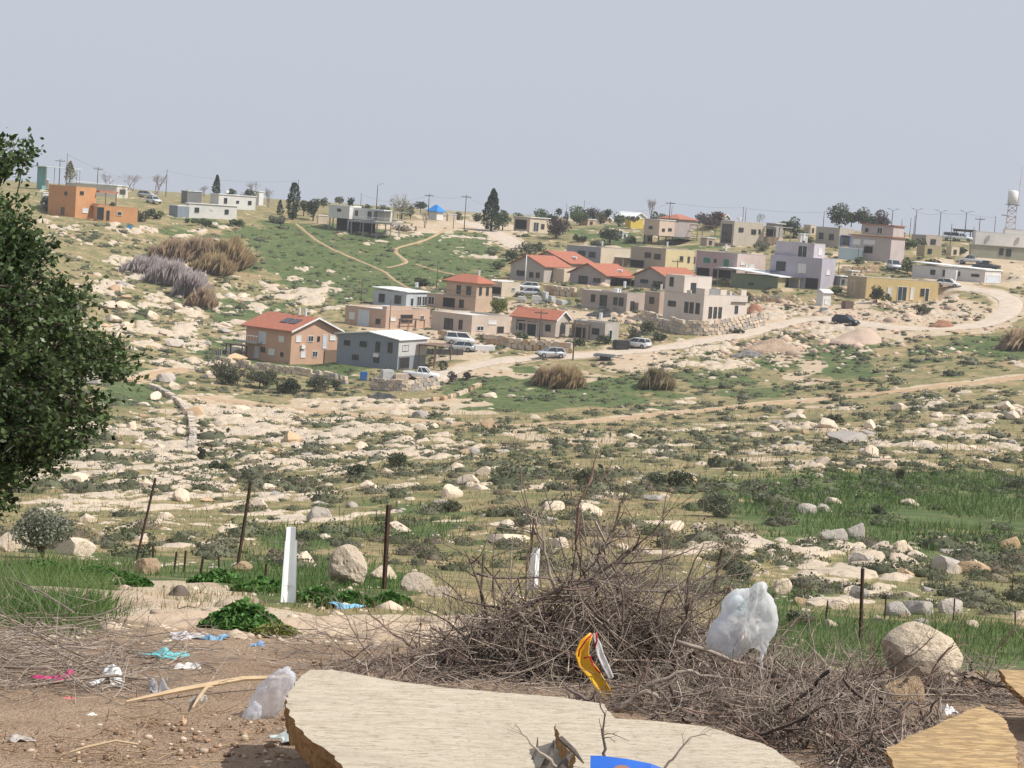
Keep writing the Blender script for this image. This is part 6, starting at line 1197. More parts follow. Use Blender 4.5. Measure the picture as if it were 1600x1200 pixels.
stone_wall('wall of huge cream boulders along the road below the bungalow', [(776, 541), (820, 546), (870, 550), (905, 553)], 2, 1.25, .85, ('lime', 'lime', 'ochre'), .8, seed=1)
stone_wall('wall of large pale blocks in front of the red roofed houses', [(842, 459), (880, 462), (925, 466)], 2, 1.3, .9, ('lime', 'lime', 'ochre'), .8, seed=2)
stone_wall('cream block wall between taupe house and parked cars', [(676, 529), (712, 532), (742, 535)], 2, 1.2, .8, ('lime', 'ochre'), .7, seed=3)
stone_wall('pale block wall at the tarpaulins right of the parked cars', [(745, 536), (775, 538), (800, 541)], 2, 1.2, .85, ('ochre', 'lime'), .7, seed=4)
stone_wall('dry stone retaining wall under the large pale house', [(1000, 506), (1035, 514), (1072, 524), (1115, 524), (1160, 516), (1200, 506)], 4, .95, .62, ('lime', 'lime', 'grey'), .6, seed=5, jag=.3)
stone_wall('low garden wall curving below the brown and slate houses', [(330, 566), (365, 573), (410, 579), (455, 584), (500, 590), (545, 601)], 2, 1.0, .6, ('grey', 'lime'), .5, seed=6)
stone_wall('pale rubble retaining wall under the white pickup', [(575, 607), (615, 612), (655, 612), (690, 606)], 3, .95, .55, ('lime', 'grey'), .5, seed=7)
stone_wall('low wall of ochre stones at the bend of the sandy path', [(600, 630), (640, 631), (690, 627), (725, 615), (752, 602)], 1, 1.1, .6, ('ochre', 'lime'), .6, seed=8, jag=.2)
stone_wall('stone terrace wall below the green house', [(1118, 464), (1165, 470), (1215, 472), (1245, 470)], 2, 1.1, .6, ('ochre', 'lime', 'grey'), .5, seed=9)
stone_wall('old tumbled dry stone wall running down the left slope', [(232, 604), (262, 618), (284, 634), (298, 655), (302, 685), (298, 706)], 1, .9, .7, ('grey', 'lime'), .7, seed=10, jag=.1)
stone_wall('rough stone bank under the pale blue container', [(1302, 426), (1340, 428), (1378, 424)], 2, 1.1, .7, ('lime', 'ochre'), .7, seed=11)
# gravel and rubble heaps
def heap(u, v, wpx, hpx, label, mat_, name='gravel_heap', cat='heap', asp=.8, seed=1, rough_=.12):
    p = hit1(u, v); ppm = F / math.hypot(p.x, p.y); w = wpx / ppm / 2; hh = hpx / ppm; nr, ns = 14, 36; vs = [(0, 0, hh)]; fs = []
    for i in range(1, nr + 1):
        r = i / nr
        for k in range(ns):
            a = 6.2832 * k / ns; nz = vnoise(np.array([3 * math.cos(a) * r + seed]), np.array([3 * math.sin(a) * r]), seed)[0] - .5; rr = r * (1 + .25 * nz)
            vs.append((w * rr * math.cos(a), w * asp * rr * math.sin(a), hh * (1 - sstep(.12, 1.02, r)) * 1.0 * (1 + rough_ * 3 * nz) - (.4 if i == nr else 0)))
    for k in range(ns): fs.append((0, 1 + k, 1 + (k + 1) % ns))
    for i in range(nr - 1):
        for k in range(ns): a = 1 + i * ns + k; b_ = 1 + i * ns + (k + 1) % ns; fs.append((a, a + ns, b_ + ns, b_))
    o = link_mesh(name, vs, fs, mat_, None, True); o.location = p - Vector((0, 0, .08)); return tag(o, label, cat)
heap(1345, 534, 96, 19, 'pinkish gravel heap below the black car', M('pink_gravel', (0.50, 0.385, 0.30), (0.44, 0.33, 0.26), rough=.97, scale=3, bmp=.6))
heap(1215, 548, 120, 15, 'bank of tan rubble below the road bend', M('tan_rubble', (0.50, 0.37, 0.27), (0.36, 0.26, 0.19), rough=.97, scale=.9, bmp=1.0, bdist=.3), 'rubble_heap', asp=.5, seed=4, rough_=.3)
heap(1175, 556, 66, 9, 'grey broken concrete pile left of the tan rubble', M('grey_rubble', (0.32, 0.30, 0.29), (0.15, 0.145, 0.14), rough=.97, scale=1.4, bmp=1.0, bdist=.3), 'rubble_heap', asp=.5, seed=7, rough_=.35)
heap(1475, 509, 44, 9, 'reddish earth heap beside the road bend', M('red_earth', (0.33, 0.17, 0.10), (0.25, 0.13, 0.08), rough=.97), 'earth_heap', seed=9)
heap(1180, 487, 40, 12, 'reddish dug earth behind the large pale house', M('red_earth', (0.33, 0.17, 0.10)), 'earth_heap', seed=11)
heap(600, 622, 60, 9, 'dark pile of junk and netting below the garden wall', M('junk_and_shade_dark', (0.09, 0.085, 0.08), (0.04, 0.04, 0.045), rough=.8, scale=2, bmp=1, bdist=.2), 'dark_pile', seed=13, rough_=.4)
heap(950, 492, 66, 10, 'dark mound painting the shade under the raised deck', M('junk_and_shade_dark', (0.09, 0.085, 0.08)), 'dark_pile', seed=15, rough_=.4, asp=.4)  # dark mound stands in for the shade below the deck
heap(280, 930, 66, 30, 'small dark grey earth mound on the shelf left of the white post', M('grey_earth', (0.16, 0.125, 0.11), (0.11, 0.09, 0.08), rough=.97, scale=8, bmp=.8), 'earth_mound', seed=17)
# plain blocks standing in for a boat-like white shape beside the road by the parked white cars
for i, (u, v, w, hgt, l) in enumerate([(838, 474, 14, 12, 'pale grey block left of the group near the bungalow roof'), (852, 470, 10, 14, 'tall pale grey block behind the bungalow roof'), (862, 472, 12, 9, 'low pale grey block right of the tall one'), (815, 472, 12, 9, 'grey box at the left of the block group'), (878, 476, 16, 7, 'flat grey slab right of the block group')]):
    p = hit1(u, v); ppm = F / math.hypot(p.x, p.y); o = bpy.data.objects.new('pale_block', BLK['grey'][i % 5].copy()); o.data.materials[0] = M('pale_block_grey', (.5, .5, .49), rough=.9); C.objects.link(o); o.scale = (w / ppm, w / ppm * .7, hgt / ppm); o.location = p + Vector((0, 0, hgt / ppm / 2)); o.rotation_euler = (0, 0, i); tag(o, l, 'pale block', 'concrete junk blocks')
# grey lattice fence by the parked cars, blue drum, tarpaulin, booth
def panel_fence(label, pts, hgt, mat_, step=2.0, cat='fence', name='panel_fence'):
    Q = densify(pts, step); e = empty(name, (Q[0][0], Q[0][1], float(ground(Q[:1, 0], Q[:1, 1])[0])), 0, label, cat); o0 = e.location.copy()
    for i in range(len(Q) - 1):
        a, b_ = Q[i], Q[i + 1]; za, zb = [float(ground(q[None, 0], q[None, 1])[0]) for q in (a, b_)]; m = MB(); t_ = Vector((b_[1] - a[1], a[0] - b_[0], 0)).normalized() * .03
        P4 = [Vector((*a, za)) - o0, Vector((*b_, zb)) - o0]; vs = []
        for s_ in (-1, 1):
            for P0 in P4: vs += [P0 + t_ * s_ + Vector((0, 0, .08)), P0 + t_ * s_ + Vector((0, 0, hgt))]
        m.add(vs, [(0, 2, 3, 1), (4, 5, 7, 6), (0, 1, 5, 4), (2, 6, 7, 3), (1, 3, 7, 5), (0, 4, 6, 2)]); m.build('panel', mat_, e)
        k = MB(); k.box(P4[0].x - .05, P4[0].x + .05, P4[0].y - .05, P4[0].y + .05, P4[0].z - .2, P4[0].z + hgt + .1); k.build('post', darkmetal, e, fixn=False)
panel_fence('dark grey panel fence between the slate house and the parked cars', [(650, 552), (683, 556), (744, 556)], 1.0, M('fence_grey', (.20, .19, .18), rough=.7), 1.6)
panel_fence('weathered white panel fence left of the brown house', [(331, 558), (345, 560), (353, 562)], 1.3, M('fence_white', (.5, .5, .46), rough=.7), 1.2)
def junk(u, v, w, hgt, label, mat_, name, cat, rz=0., dd=.7):
    p = hit1(u, v); ppm = F / math.hypot(p.x, p.y); bm = bmesh.new(); bmesh.ops.create_cube(bm, size=1); bmesh.ops.bevel(bm, geom=bm.edges[:], offset=.08, segments=2, affect='EDGES'); me_ = bpy.data.meshes.new(name)
    for q in bm.verts: q.co = Vector((q.co.x * w / ppm, q.co.y * w / ppm * dd, (q.co.z + .5) * hgt / ppm))
    bm.to_mesh(me_); bm.free(); me_.materials.append(mat_); o = bpy.data.objects.new(name, me_); C.objects.link(o); o.location = p - Vector((0, 0, .05)); o.rotation_euler = (0, 0, rz); return tag(o, label, cat)
junk(568, 594, 11, 14, 'bright blue bin in front of the slate grey house', bluemat, 'blue_bin', 'bin'); junk(604, 600, 20, 23, 'small pale booth between blue bin and tarpaulin', M('pale_booth', (.5, .5, .5)), 'booth', 'booth', .3)
junk(626, 601, 22, 18, 'beige tarpaulin covered load left of the pickup', M('beige_tarp', (.6, .5, .4), (.45, .36, .28), scale=1.5, bmp=.8, bdist=.2), 'tarpaulin_load', 'tarpaulin', .2); junk(756, 548, 34, 9, 'low white wrapped pallet right of the parked cars', whitepaint, 'wrapped_pallet', 'pallet', .1, .4)
junk(970, 545, 24, 14, 'dark open shelter left of the white hatchback', darkmetal, 'shelter', 'shelter', .2); junk(1287, 486, 12, 6, 'small grey crate by the garden shed', greymetal, 'crate', 'crate'); junk(1324, 482, 16, 12, 'dark rusty trailer box in front of the mustard house', M('rusty_box', (.16, .11, .09)), 'trailer_box', 'trailer', .3)
junk(202, 357, 7, 5, 'tiny blue tub on the slope under the orange annex', M('light_blue_tub', (.05, .3, .55)), 'blue_tub', 'tub')

# ------------------------------------------------------------------ far wire fence: little posts
fp = [(1001,722,703),(1046,722,704),(1091,722,704),(1140,724,706),(1188,727,710),(1240,728,704),(1306,728,704),(1361,723,700),(1424,708,684),(1480,705,680),(1545,696,672),(839,742,722),(779,752,732),(722,765,742),(688,786,768),(655,802,782),(588,815,797),(530,812,790),(462,838,815),
      (1290,968,938),(1383,968,930),(1418,958,935),(1490,970,935),(1581,935,898),(1588,978,955),(330,850,834),(270,890,862),(287,893,860),(310,900,872),(345,890,870),(240,885,852),(415,902,880)]
def fence_ord(i):
    grp = range(19) if i < 19 else (range(19, 25) if i < 25 else range(25, len(fp))); k = sorted(grp, key=lambda q: fp[q][0]).index(i)
    return 'first second third fourth fifth sixth seventh eighth ninth tenth eleventh twelfth thirteenth fourteenth fifteenth sixteenth seventeenth eighteenth nineteenth'.split()[k]
for i, (u, vb, vt) in enumerate(fp):
    p = hit1(u, vb); ppm = F / math.hypot(p.x, p.y); h_ = (vb - vt) / ppm; m = MB(); r = max(.014, .42 / ppm); m.tube([(0, 0, -.2), (random.uniform(-.04, .04), 0, h_)], r, 5)
    if i in (5, 0): m.tube([(-.9, 0, 0), (0, 0, h_ * .85)], r * .8, 4)
    o = m.build('fence_post', rust); o.location = p; tag(o, '%s thin rusty post from the left in the %s wire fence' % (fence_ord(i), 'far' if i < 19 else ('right hand' if i < 25 else 'left hand')), 'fence post', 'posts of the %s fence' % ('far' if i < 19 else ('right' if i < 25 else 'left')))

# ------------------------------------------------------------------ foreground: posts
def two_point(u0, v0, u1, v1, d=None):
    b_ = at_depth(u0, v0, d) if d else hit1(u0, v0); dd = math.hypot(b_.x, b_.y); return b_, at_depth(u1, v1, dd), dd
for u0, v0, u1, v1, l in [(212, 880, 243, 747, 'leftmost tall rusty fence post, leaning to the right'), (370, 893, 392, 752, 'second tall rusty fence post from the left'), (600, 922, 607, 789, 'straight black fence post beside the tall leaning boulder'),
                          (826, 905, 834, 811, 'dark fence post rising behind the brush heap and second white post'), (1110, 946, 1128, 858, 'rusty fence post left of the white bag'), (1344, 1006, 1348, 888, 'rusty fence post in the right foreground')]:
    a, b_, dd = two_point(u0, v0, u1, v1); e = empty('fence_post', a, 0, l, 'fence post', 'tall rusty posts of the near fence'); t_ = b_ - a; m = MB(); m.tube([-t_ * .15, t_], .020, 4); m.build('stem', rust, e)
wht = M('white_profile', (.80, .81, .83), (.72, .74, .77), rough=.45, scale=4)
def angle_post(u0, v0, u1, v1, d, w, l):
    a, b_, dd = two_point(u0, v0, u1, v1, d); t_ = b_ - a; H_ = t_.length; e = empty('white_angle_post', a, 0, l, 'post'); e.rotation_euler = t_.to_track_quat('Z', 'Y').to_euler(); e.rotation_euler.rotate_axis('Z', math.radians(-90) + .2)
    def ang(w0, w1, z0, z1, name, o=0.0):
        m = MB(); th = .004
        for (p, q) in (((-1, .55), (0, 0)), ((0, 0), (1, .65))):
            P0, P1 = Vector((p[0] * w0 * .5 - o, p[1] * w0 * .5 - o, z0)), Vector((q[0] * w0 * .5 - o, q[1] * w0 * .5 - o, z0)); Q0, Q1 = Vector((p[0] * w1 * .5 - o, p[1] * w1 * .5 - o, z1)), Vector((q[0] * w1 * .5 - o, q[1] * w1 * .5 - o, z1))
            off = Vector((0, th * 2, 0)); m.add([P0, P1, Q1, Q0, P0 + off, P1 + off, Q1 + off, Q0 + off], [(0, 1, 2, 3), (7, 6, 5, 4), (0, 4, 5, 1), (1, 5, 6, 2), (2, 6, 7, 3), (3, 7, 4, 0)])
        m.build(name, wht, e)
    ang(w * 1.25, w * .95, -.03, H_ * .84, 'lower_sleeve', .004); ang(w * .8, w * .75, H_ * .3, H_, 'upper_profile')
    return e
angle_post(447, 953, 454, 823, 12.2, .082, 'white angled metal post standing on the shelf left of centre'); angle_post(833, 917, 839, 856, 16.5, .085, 'second white angled post half hidden behind the brush heap')

# ------------------------------------------------------------------ foreground: slabs, big rock, plants
shelfrock = rockmat('shelf_rock', (0.50, 0.40, 0.30), (0.40, 0.31, 0.23), (0.28, 0.22, 0.17))
def slab_rock(u, v, wpx, hpx, l, rz=.2, asp=.7, mat_=shelfrock, seed=1, name='rock_slab', d=None):
    p = at_depth(u, v, d) if d else hit1(u, v); ppm = F / math.hypot(p.x, p.y); w = wpx / ppm / 2; hh = hpx / ppm
    rg = np.random.default_rng(seed); ns, nr = 64, 22; vs = []; fs = []
    def out(a): return 1 + .22 * math.sin(2 * a + seed) * .8 + .12 * math.sin(5 * a + seed * 3) + .05 * math.sin(11 * a + seed)
    vs.append((0, 0, hh))
    for i in range(1, nr + 1):
        r = i / nr
        for k in range(ns):
            a = 6.28318 * k / ns; x, y = w * r * out(a) * math.cos(a), w * asp * r * out(a) * math.sin(a)
            z = hh * (1 - r ** 5) * (1 + .5 * (float(fbm(np.array([x * 3 + seed]), np.array([y * 3]), 5, 3)[0]) - .5)) - (.12 if i == nr else 0); vs.append((x, y, z))
    for k in range(ns): fs.append((0, 1 + k, 1 + (k + 1) % ns))
    for i in range(nr - 1):
        for k in range(ns): a = 1 + i * ns + k; b_ = 1 + i * ns + (k + 1) % ns; fs.append((a, a + ns, b_ + ns, b_))
    o = link_mesh(name, vs, fs, mat_, None, True); o.location = p; o.rotation_euler = (0, 0, rz); return tag(o, l, 'rock')
slab_rock(190, 945, 300, 12, 'long smooth rock slab at left, below the grass', -.25, .55, seed=2); slab_rock(330, 975, 300, 8, 'flat rock slab left of the green weeds at the white post foot', -.2, .5, seed=5)
slab_rock(560, 985, 330, 9, 'flat sandy rock slab between white post and brush heap', .1, .5, seed=8); slab_rock(740, 975, 200, 7, 'low rock slab hidden behind the left of the brush heap', .2, .5, seed=11)
place_rock(1442, 1086, 128, 'large angular cream boulder behind twigs at right', None, 10, rockmat('cream_boulder_stone', (.78, .67, .52), (.68, .57, .43), (.50, .41, .31)), 122, rz=.4); place_rock(1408, 1096, 70, 'broken ochre stone leaning at the left foot of the large boulder', None, 2, orangestone, 50, rz=.3)  # large boulder has an even cream stone colour of its own
place_rock(690, 935, 46, 'pale stone at the rear left edge of the brush heap', None, 3, limestone, 22)
gp = leafmat('mallow_leaf', (0.06, 0.15, 0.03), (0.10, 0.20, 0.05), island=.35)
def weeds(u, v, wpx, hpx, l, n=900, leaf=.035, mat_=gp, name='weed_clump', d=None, seed=0, asp=.6):
    p = at_depth(u, v, d) if d else hit1(u, v); ppm = F / math.hypot(p.x, p.y); w = wpx / ppm / 2; hh = hpx / ppm; rg = np.random.default_rng(int(u) + seed)
    a = rg.uniform(0, 6.28, n); r = np.sqrt(rg.random(n)); x = w * r * np.cos(a) * (1 + .2 * np.sin(3 * a)); y = w * asp * r * np.sin(a); g = ground(x + p.x, y + p.y) - p.z
    z = g + hh * (1 - .75 * r ** 2) * rg.uniform(.15, 1, n) * (.6 + .8 * vnoise(x * 9, y * 9, 4)); e = empty(name, p, 0, l, 'plant')
    Vv, Ff = leaf_verts(np.stack([x, y, z], 1), leaf * rg.uniform(.6, 1.5, n), .45, .9, rg); link_mesh('leaves', Vv, Ff, mat_, e)
    k = rg.integers(0, n, 90); m = MB(); [m.tube([(x[i] * .8, y[i] * .8, g[i] - .01), (x[i], y[i], z[i])], .0022, 3, False) for i in k]; m.build('stems', M('green_stem', (.12, .18, .05)), e, fixn=False)
weeds(375, 985, 120, 42, 'bright green leafy weeds left of the white post foot', 1800, .034); weeds(430, 992, 70, 16, 'yellow green grass tuft at the weeds right foot', 500, .03, leafmat('yellowish_herb', (.16, .2, .05), (.24, .24, .08)))
for i, (u, v, w, h_) in enumerate([(340, 912, 90, 20), (410, 926, 90, 20), (495, 940, 80, 20), (545, 948, 90, 20), (610, 945, 60, 16), (60, 895, 110, 18), (150, 900, 100, 16), (205, 915, 60, 14)]):
    weeds(u, v, w, h_, ['low green mallow patch nearest the earth mound', 'green mallow patch between mound and white post', 'green mallow patch just right of the white post', 'green mallow patch below the tall leaning boulder', 'green mallow patch below the cream boulder', 'green mallow patch at the left edge by the olive', 'green mallow patch below the olive tree', 'green mallow patch left of the earth mound'][i], 1100, .035 + .012 * (i < 5))

# ------------------------------------------------------------------ foreground: twigs (vectorised thin tubes)
def twig_arrays(P0, D0, L, R0, K=6, wig=.28, grav=-.02, rg=RNG, taper=.35, floor=True):
    N = len(P0); pos = np.zeros((N, K + 1, 3)); pos[:, 0] = P0; D = D0 / np.linalg.norm(D0, axis=1)[:, None]; drift = rg.normal(size=(N, 3)) * wig * .45; dirs = [D]
    for k in range(K):
        D = D + drift + rg.normal(size=(N, 3)) * wig * .5; D[:, 2] += grav; D /= np.linalg.norm(D, axis=1)[:, None]; pos[:, k + 1] = pos[:, k] + D * (L / K)[:, None]; dirs.append(D)
    if floor:
        g = ground(pos[..., 0].ravel(), pos[..., 1].ravel()).reshape(N, K + 1) + .008; pos[..., 2] = np.maximum(pos[..., 2], g)
    return pos, np.stack(dirs, 1)
def tubes(pos, R0, taper=.35, nsd=3):
    N, K1, _ = pos.shape; t = np.gradient(pos, axis=1); t /= np.linalg.norm(t, axis=2)[..., None] + 1e-9
    ref = np.where(np.abs(t[..., 2:3]) < .85, np.array([0, 0, 1.0]), np.array([1.0, 0, 0])); a = np.cross(t, ref); a /= np.linalg.norm(a, axis=2)[..., None] + 1e-9; b_ = np.cross(t, a)
    r = R0[:, None] * np.linspace(1, taper, K1)[None]; rings = []
    for s in range(nsd): q = 6.28318 * s / nsd; rings.append(pos + (a * math.cos(q) + b_ * math.sin(q)) * r[..., None])
    Vv = np.stack(rings, 2).reshape(-1, 3); base_ = (np.arange(N) * K1 * nsd)[:, None, None]; kk = (np.arange(K1 - 1) * nsd)[None, :, None]; ss = np.arange(nsd)[None, None, :]; s2_ = (ss + 1) % nsd
    Ff = np.stack([base_ + kk + ss, base_ + kk + s2_, base_ + kk + nsd + s2_, base_ + kk + nsd + ss], -1).reshape(-1, 4); return Vv, Ff
def twig_mesh(name, parts_, mat_, label, kind='stuff', parent=None):
    vs, fs, n0 = [], [], 0
    for pos, r, tp in parts_:
        Vv, Ff = tubes(pos, r, tp); vs.append(Vv); fs.append(Ff + n0); n0 += len(Vv)
    o = link_mesh(name, np.vstack(vs), np.vstack(fs), mat_, parent); 
    if label: tag(o, label, None, None, kind)
    return o
twig_grey = M('dead_twig', (0.37, 0.305, 0.255), (0.22, 0.175, 0.14), rough=.9, scale=4, island=.35, lo=.4, hi=.6); twig_dark = M('dark_dead_twig', (0.17, 0.13, 0.11), (0.10, 0.075, 0.065), rough=.9, scale=4, island=.3); twig_red = M('reddish_twig', (0.25, 0.16, 0.125), (0.17, 0.11, 0.09), rough=.85, scale=4, island=.25)
LUMPS = [(925, 865, 1085, 165, 7.5, 2.3), (785, 955, 1078, 120, 7.4, 1.2), (1040, 945, 1095, 160, 7.5, 1.5), (650, 1035, 1072, 150, 7.3, .45), (1180, 1065, 1135, 140, 7.0, .9), (1290, 1120, 1190, 135, 6.7, 1.0), (1500, 1120, 1180, 110, 6.9, .55), (1255, 1140, 1225, 130, 5.9, .7), (1430, 1170, 1240, 80, 5.8, .3), (1010, 1078, 1112, 110, 6.5, .5), (1140, 1100, 1150, 110, 6.2, .6), (1290, 1165, 1230, 120, 5.6, .5), (1380, 1190, 1250, 90, 5.3, .3), (560, 1045, 1066, 110, 6.9, .2)]
rg = np.random.default_rng(99)
LH = []
def lump_pts(n, hi=1.0):
    w_ = np.array([l[5] for l in LUMPS]); k = rg.choice(len(LUMPS), n, p=w_ / w_.sum()); out = np.zeros((n, 3)); cen = np.zeros((n, 3)); LH[:] = [np.ones(n)]
    for i, (u, vt, vb, hw, d, _) in enumerate(LUMPS):
        s = np.where(k == i)[0]; ppm = F / d; c = at_depth(u, vb, d); g0 = float(ground(np.array([c.x]), np.array([c.y]))[0]); a = rg.uniform(0, 6.28, len(s)); r = np.sqrt(rg.random(len(s))); W_ = hw / ppm; H_ = (vb - vt) / ppm
        x = c.x + W_ * r * np.cos(a); y = c.y + min(W_, .62) * r * np.sin(a) + .25; z = ground(x, y) + (H_) * (1 - r ** 1.6) * rg.random(len(s)) ** .9 * hi; LH[0][s] = np.clip(H_ / .36, .38, 1.15); out[s] = np.stack([x, y, z], 1); cen[s] = (c.x, c.y + .25, g0)
    return out, cen
def brush(n, L0, L1, r0, r1, mat_, label, K=7, up=.15, kids=2, wig=.3, hi=1.0):
    P, Cn = lump_pts(n, hi); D = rg.normal(size=(n, 3)); D[:, 2] = D[:, 2] * .45 + up; o_ = (P - Cn); D += o_ * .5; L = rg.uniform(L0, L1, n) * LH[0]; R0 = rg.uniform(r0, r1, n)
    D /= np.linalg.norm(D, axis=1)[:, None]; P = P - D * L[:, None] * .45
    pos, dr = twig_arrays(P, D, L, R0, K, wig, -.03, rg); parts_ = [(pos, R0, .35)]
    for c in range(kids):
        j = rg.integers(2, K, n); p0 = pos[np.arange(n), j]; d0 = dr[np.arange(n), j] + rg.normal(size=(n, 3)) * .65; L2 = L * rg.uniform(.3, .6, n); q, dq = twig_arrays(p0, d0, L2, R0, 4, wig, .02, rg); parts_.append((q, R0 * .55, .35))
        if c == 0:
            j = rg.integers(1, 4, n); q2, _ = twig_arrays(q[np.arange(n), j], dq[np.arange(n), j] + rg.normal(size=(n, 3)) * .7, L2 * .55, R0, 3, wig, .02, rg); parts_.append((q2, R0 * .38, .4))
    return twig_mesh('brush_heap', parts_, mat_, label)
brush(2000, .22, .70, .0018, .0042, twig_grey, 'tangled heap of dead grey brown twigs across the foreground')
brush(1500, .15, .4, .0018, .0042, twig_dark, 'darker twigs deep inside the brush heap', hi=.62)
brush(150, .35, .9, .005, .0095, twig_dark, 'thick dark sticks in the brush heap', K=9, kids=2, up=.05, wig=.22); brush(90, .3, .8, .0045, .008, twig_grey, 'thick grey sticks in the brush heap', K=9, kids=2, up=.05, wig=.25)
brush(260, .3, .8, .002, .004, twig_red, 'reddish brown twigs in the brush heap')
brush(1100, .12, .35, .0012, .0022, twig_grey, 'fine broken twig ends matted in the brush heap', K=4, kids=2, hi=.55, up=.02)
def branch(pts, d, r0, l, mat_=twig_dark, kids=7, seed=0, dd=None):
    """single bough given by photo points and distances"""
    rgb = np.random.default_rng(seed); P = [at_depth(u, v, d + (dd[i] if dd else 0)) for i, (u, v) in enumerate(pts)]; Q = []
    for i in range(len(P) - 1):
        for k in range(4): Q.append(P[i].lerp(P[i + 1], k / 4) + Vector(rgb.normal(size=3)) * r0 * .5)
    Q.append(P[-1]); n = len(Q); o0 = Q[0].copy(); Q = [q - o0 for q in Q]; e = empty('dead_branch', o0, 0, l, 'branch'); m = MB(); m.tube(Q, [r0 * (1 - .75 * i / (n - 1)) for i in range(n)], 7); m.build('bough', mat_, e, True)
    L = (Q[-1] - Q[0]).length; j = rgb.integers(n // 4, n, kids); p0 = np.array([Q[i][:] for i in j]); t_ = np.array([(Q[min(i + 1, n - 1)] - Q[i - 1]).normalized()[:] for i in j]); rr = r0 * (1 - .75 * j / (n - 1)) * .6
    pos, dr = twig_arrays(p0, t_ + rgb.normal(size=(kids, 3)) * .5 + [0, 0, .15], L * rgb.uniform(.2, .45, kids), rr, 6, .25, .02, rgb, floor=False); ps = [(pos, rr, .35)]
    for c in range(2): jj = rgb.integers(2, 6, kids); q, _ = twig_arrays(pos[np.arange(kids), jj], dr[np.arange(kids), jj] + rgb.normal(size=(kids, 3)) * .6, L * rgb.uniform(.08, .2, kids), rr, 4, .25, .02, rgb, floor=False); ps.append((q, rr * .5, .4))
    tag(twig_mesh('side_twigs', ps, mat_, None, None, e), kind='stuff')
branch([(690, 1035), (760, 985), (860, 930), (960, 880), (1000, 850)], 7.6, .016, 'thick dark bough sloping up through the left of the brush heap', seed=1)
branch([(915, 900), (900, 850), (905, 790), (925, 740), (935, 700)], 7.7, .007, 'tallest thin shoot rising from the top of the brush heap', twig_red, 5, seed=2)
branch([(930, 930), (935, 870), (965, 810), (975, 770)], 7.6, .009, 'upright forked branch right of the tallest shoot', twig_dark, 8, seed=3)
branch([(870, 930), (850, 860), (835, 810), (800, 775)], 7.6, .008, 'upright branch leaning left at the heap top', twig_grey, 8, seed=4)
branch([(1060, 1010), (1075, 960), (1075, 900), (1100, 850)], 7.5, .008, 'dark crooked branch pointing up left of the white bag', twig_dark, 7, seed=5)
branch([(1000, 1080), (1060, 1050), (1130, 1060), (1180, 1068)], 6.7, .010, 'smooth grey branch lying in front of the brush heap', twig_grey, 4, seed=6)
branch([(960, 1110), (1010, 1080), (1060, 1095), (1105, 1090)], 6.5, .012, 'pale thick branch at the right end of the large board', twig_grey, 5, seed=7)
branch([(1060, 1000), (1150, 1035), (1240, 1060), (1300, 1110)], 6.9, .009, 'grey branch arching below the white bag', twig_grey, 5, seed=8)
branch([(1200, 1145), (1260, 1100), (1330, 1085)], 6.4, .007, 'reddish bent twig in the right part of the heap', twig_red, 3, seed=9)
branch([(1290, 1075), (1380, 1050), (1430, 1020), (1460, 995)], 7.0, .005, 'branch reaching up over the large boulder from the left', twig_dark, 7, seed=10)
branch([(1420, 1130), (1440, 1080), (1470, 1030), (1500, 990)], 6.9, .008, 'spiky branch in front of the large boulder', twig_red, 8, seed=11)
branch([(1210, 1090), (1280, 1060), (1270, 1000), (1255, 930)], 7.2, .006, 'thin pale stem standing right of the white bag', twig_grey, 6, seed=12)
branch([(1500, 1110), (1540, 1060), (1560, 1010), (1590, 980)], 7.2, .006, 'tangled stem at the far right of the heap', twig_grey, 8, seed=13)
branch([(600, 1050), (560, 1000), (540, 960), (520, 930)], 7.6, .005, 'thin curved twig left of the heap in front of the slab', twig_grey, 7, seed=14)
branch([(700, 1050), (640, 1010), (590, 970), (560, 935)], 7.6, .006, 'arched twig reaching left from the heap', twig_red, 8, seed=15)
branch([(195, 1103), (280, 1094), (360, 1086), (450, 1077)], 6.75, .010, 'pale stripped stick pointing at the plastic wrap', M('pale_stick', (.46, .33, .21), (.36, .25, .16), scale=5), 0, seed=16) if False else None
# stick: long peeled lath on the soil
def stick(u0, v0, u1, v1, w, l, mat_, name='peeled_stick', lift=.02):
    a, b_ = hit1(u0, v0), hit1(u1, v1); a.z += lift; b_.z += lift * 2.2; m = MB(); t_ = b_ - a; m.tube([Vector((0, 0, 0)), t_ * .3 + Vector((0, 0, .012)), t_ * .7 + Vector((0, 0, .02)), t_], [w * .35, w, w, w * .8], 6); o = m.build(name, mat_); o.location = a; return tag(o, l, 'stick')
peeled = M('peeled_wood', (.52, .39, .25), (.40, .29, .18), scale=8, rough=.8); darkstick = M('dark_stick', (.16, .11, .09), (.10, .07, .06), scale=6)
stick(196, 1105, 450, 1076, .010, 'long pale peeled stick pointing at the plastic wrap', peeled); stick(95, 1190, 215, 1186, .004, 'thin pale stem lying on the bare soil at bottom left', peeled); stick(0, 1035, 150, 1030, .006, 'grey stick at the left edge over the twig litter', twig_grey)
stick(265, 963, 305, 962, .004, 'short dark stick on the flat rock slab', darkstick); stick(60, 1078, 230, 1080, .006, 'grey stick below the white wrapper', twig_grey); stick(300, 1115, 330, 1092, .006, 'short pale broken stick beside the plastic cup', peeled); stick(0, 920, 110, 1040, .005, 'long bare twig slanting across the left grass', twig_grey, lift=.10)
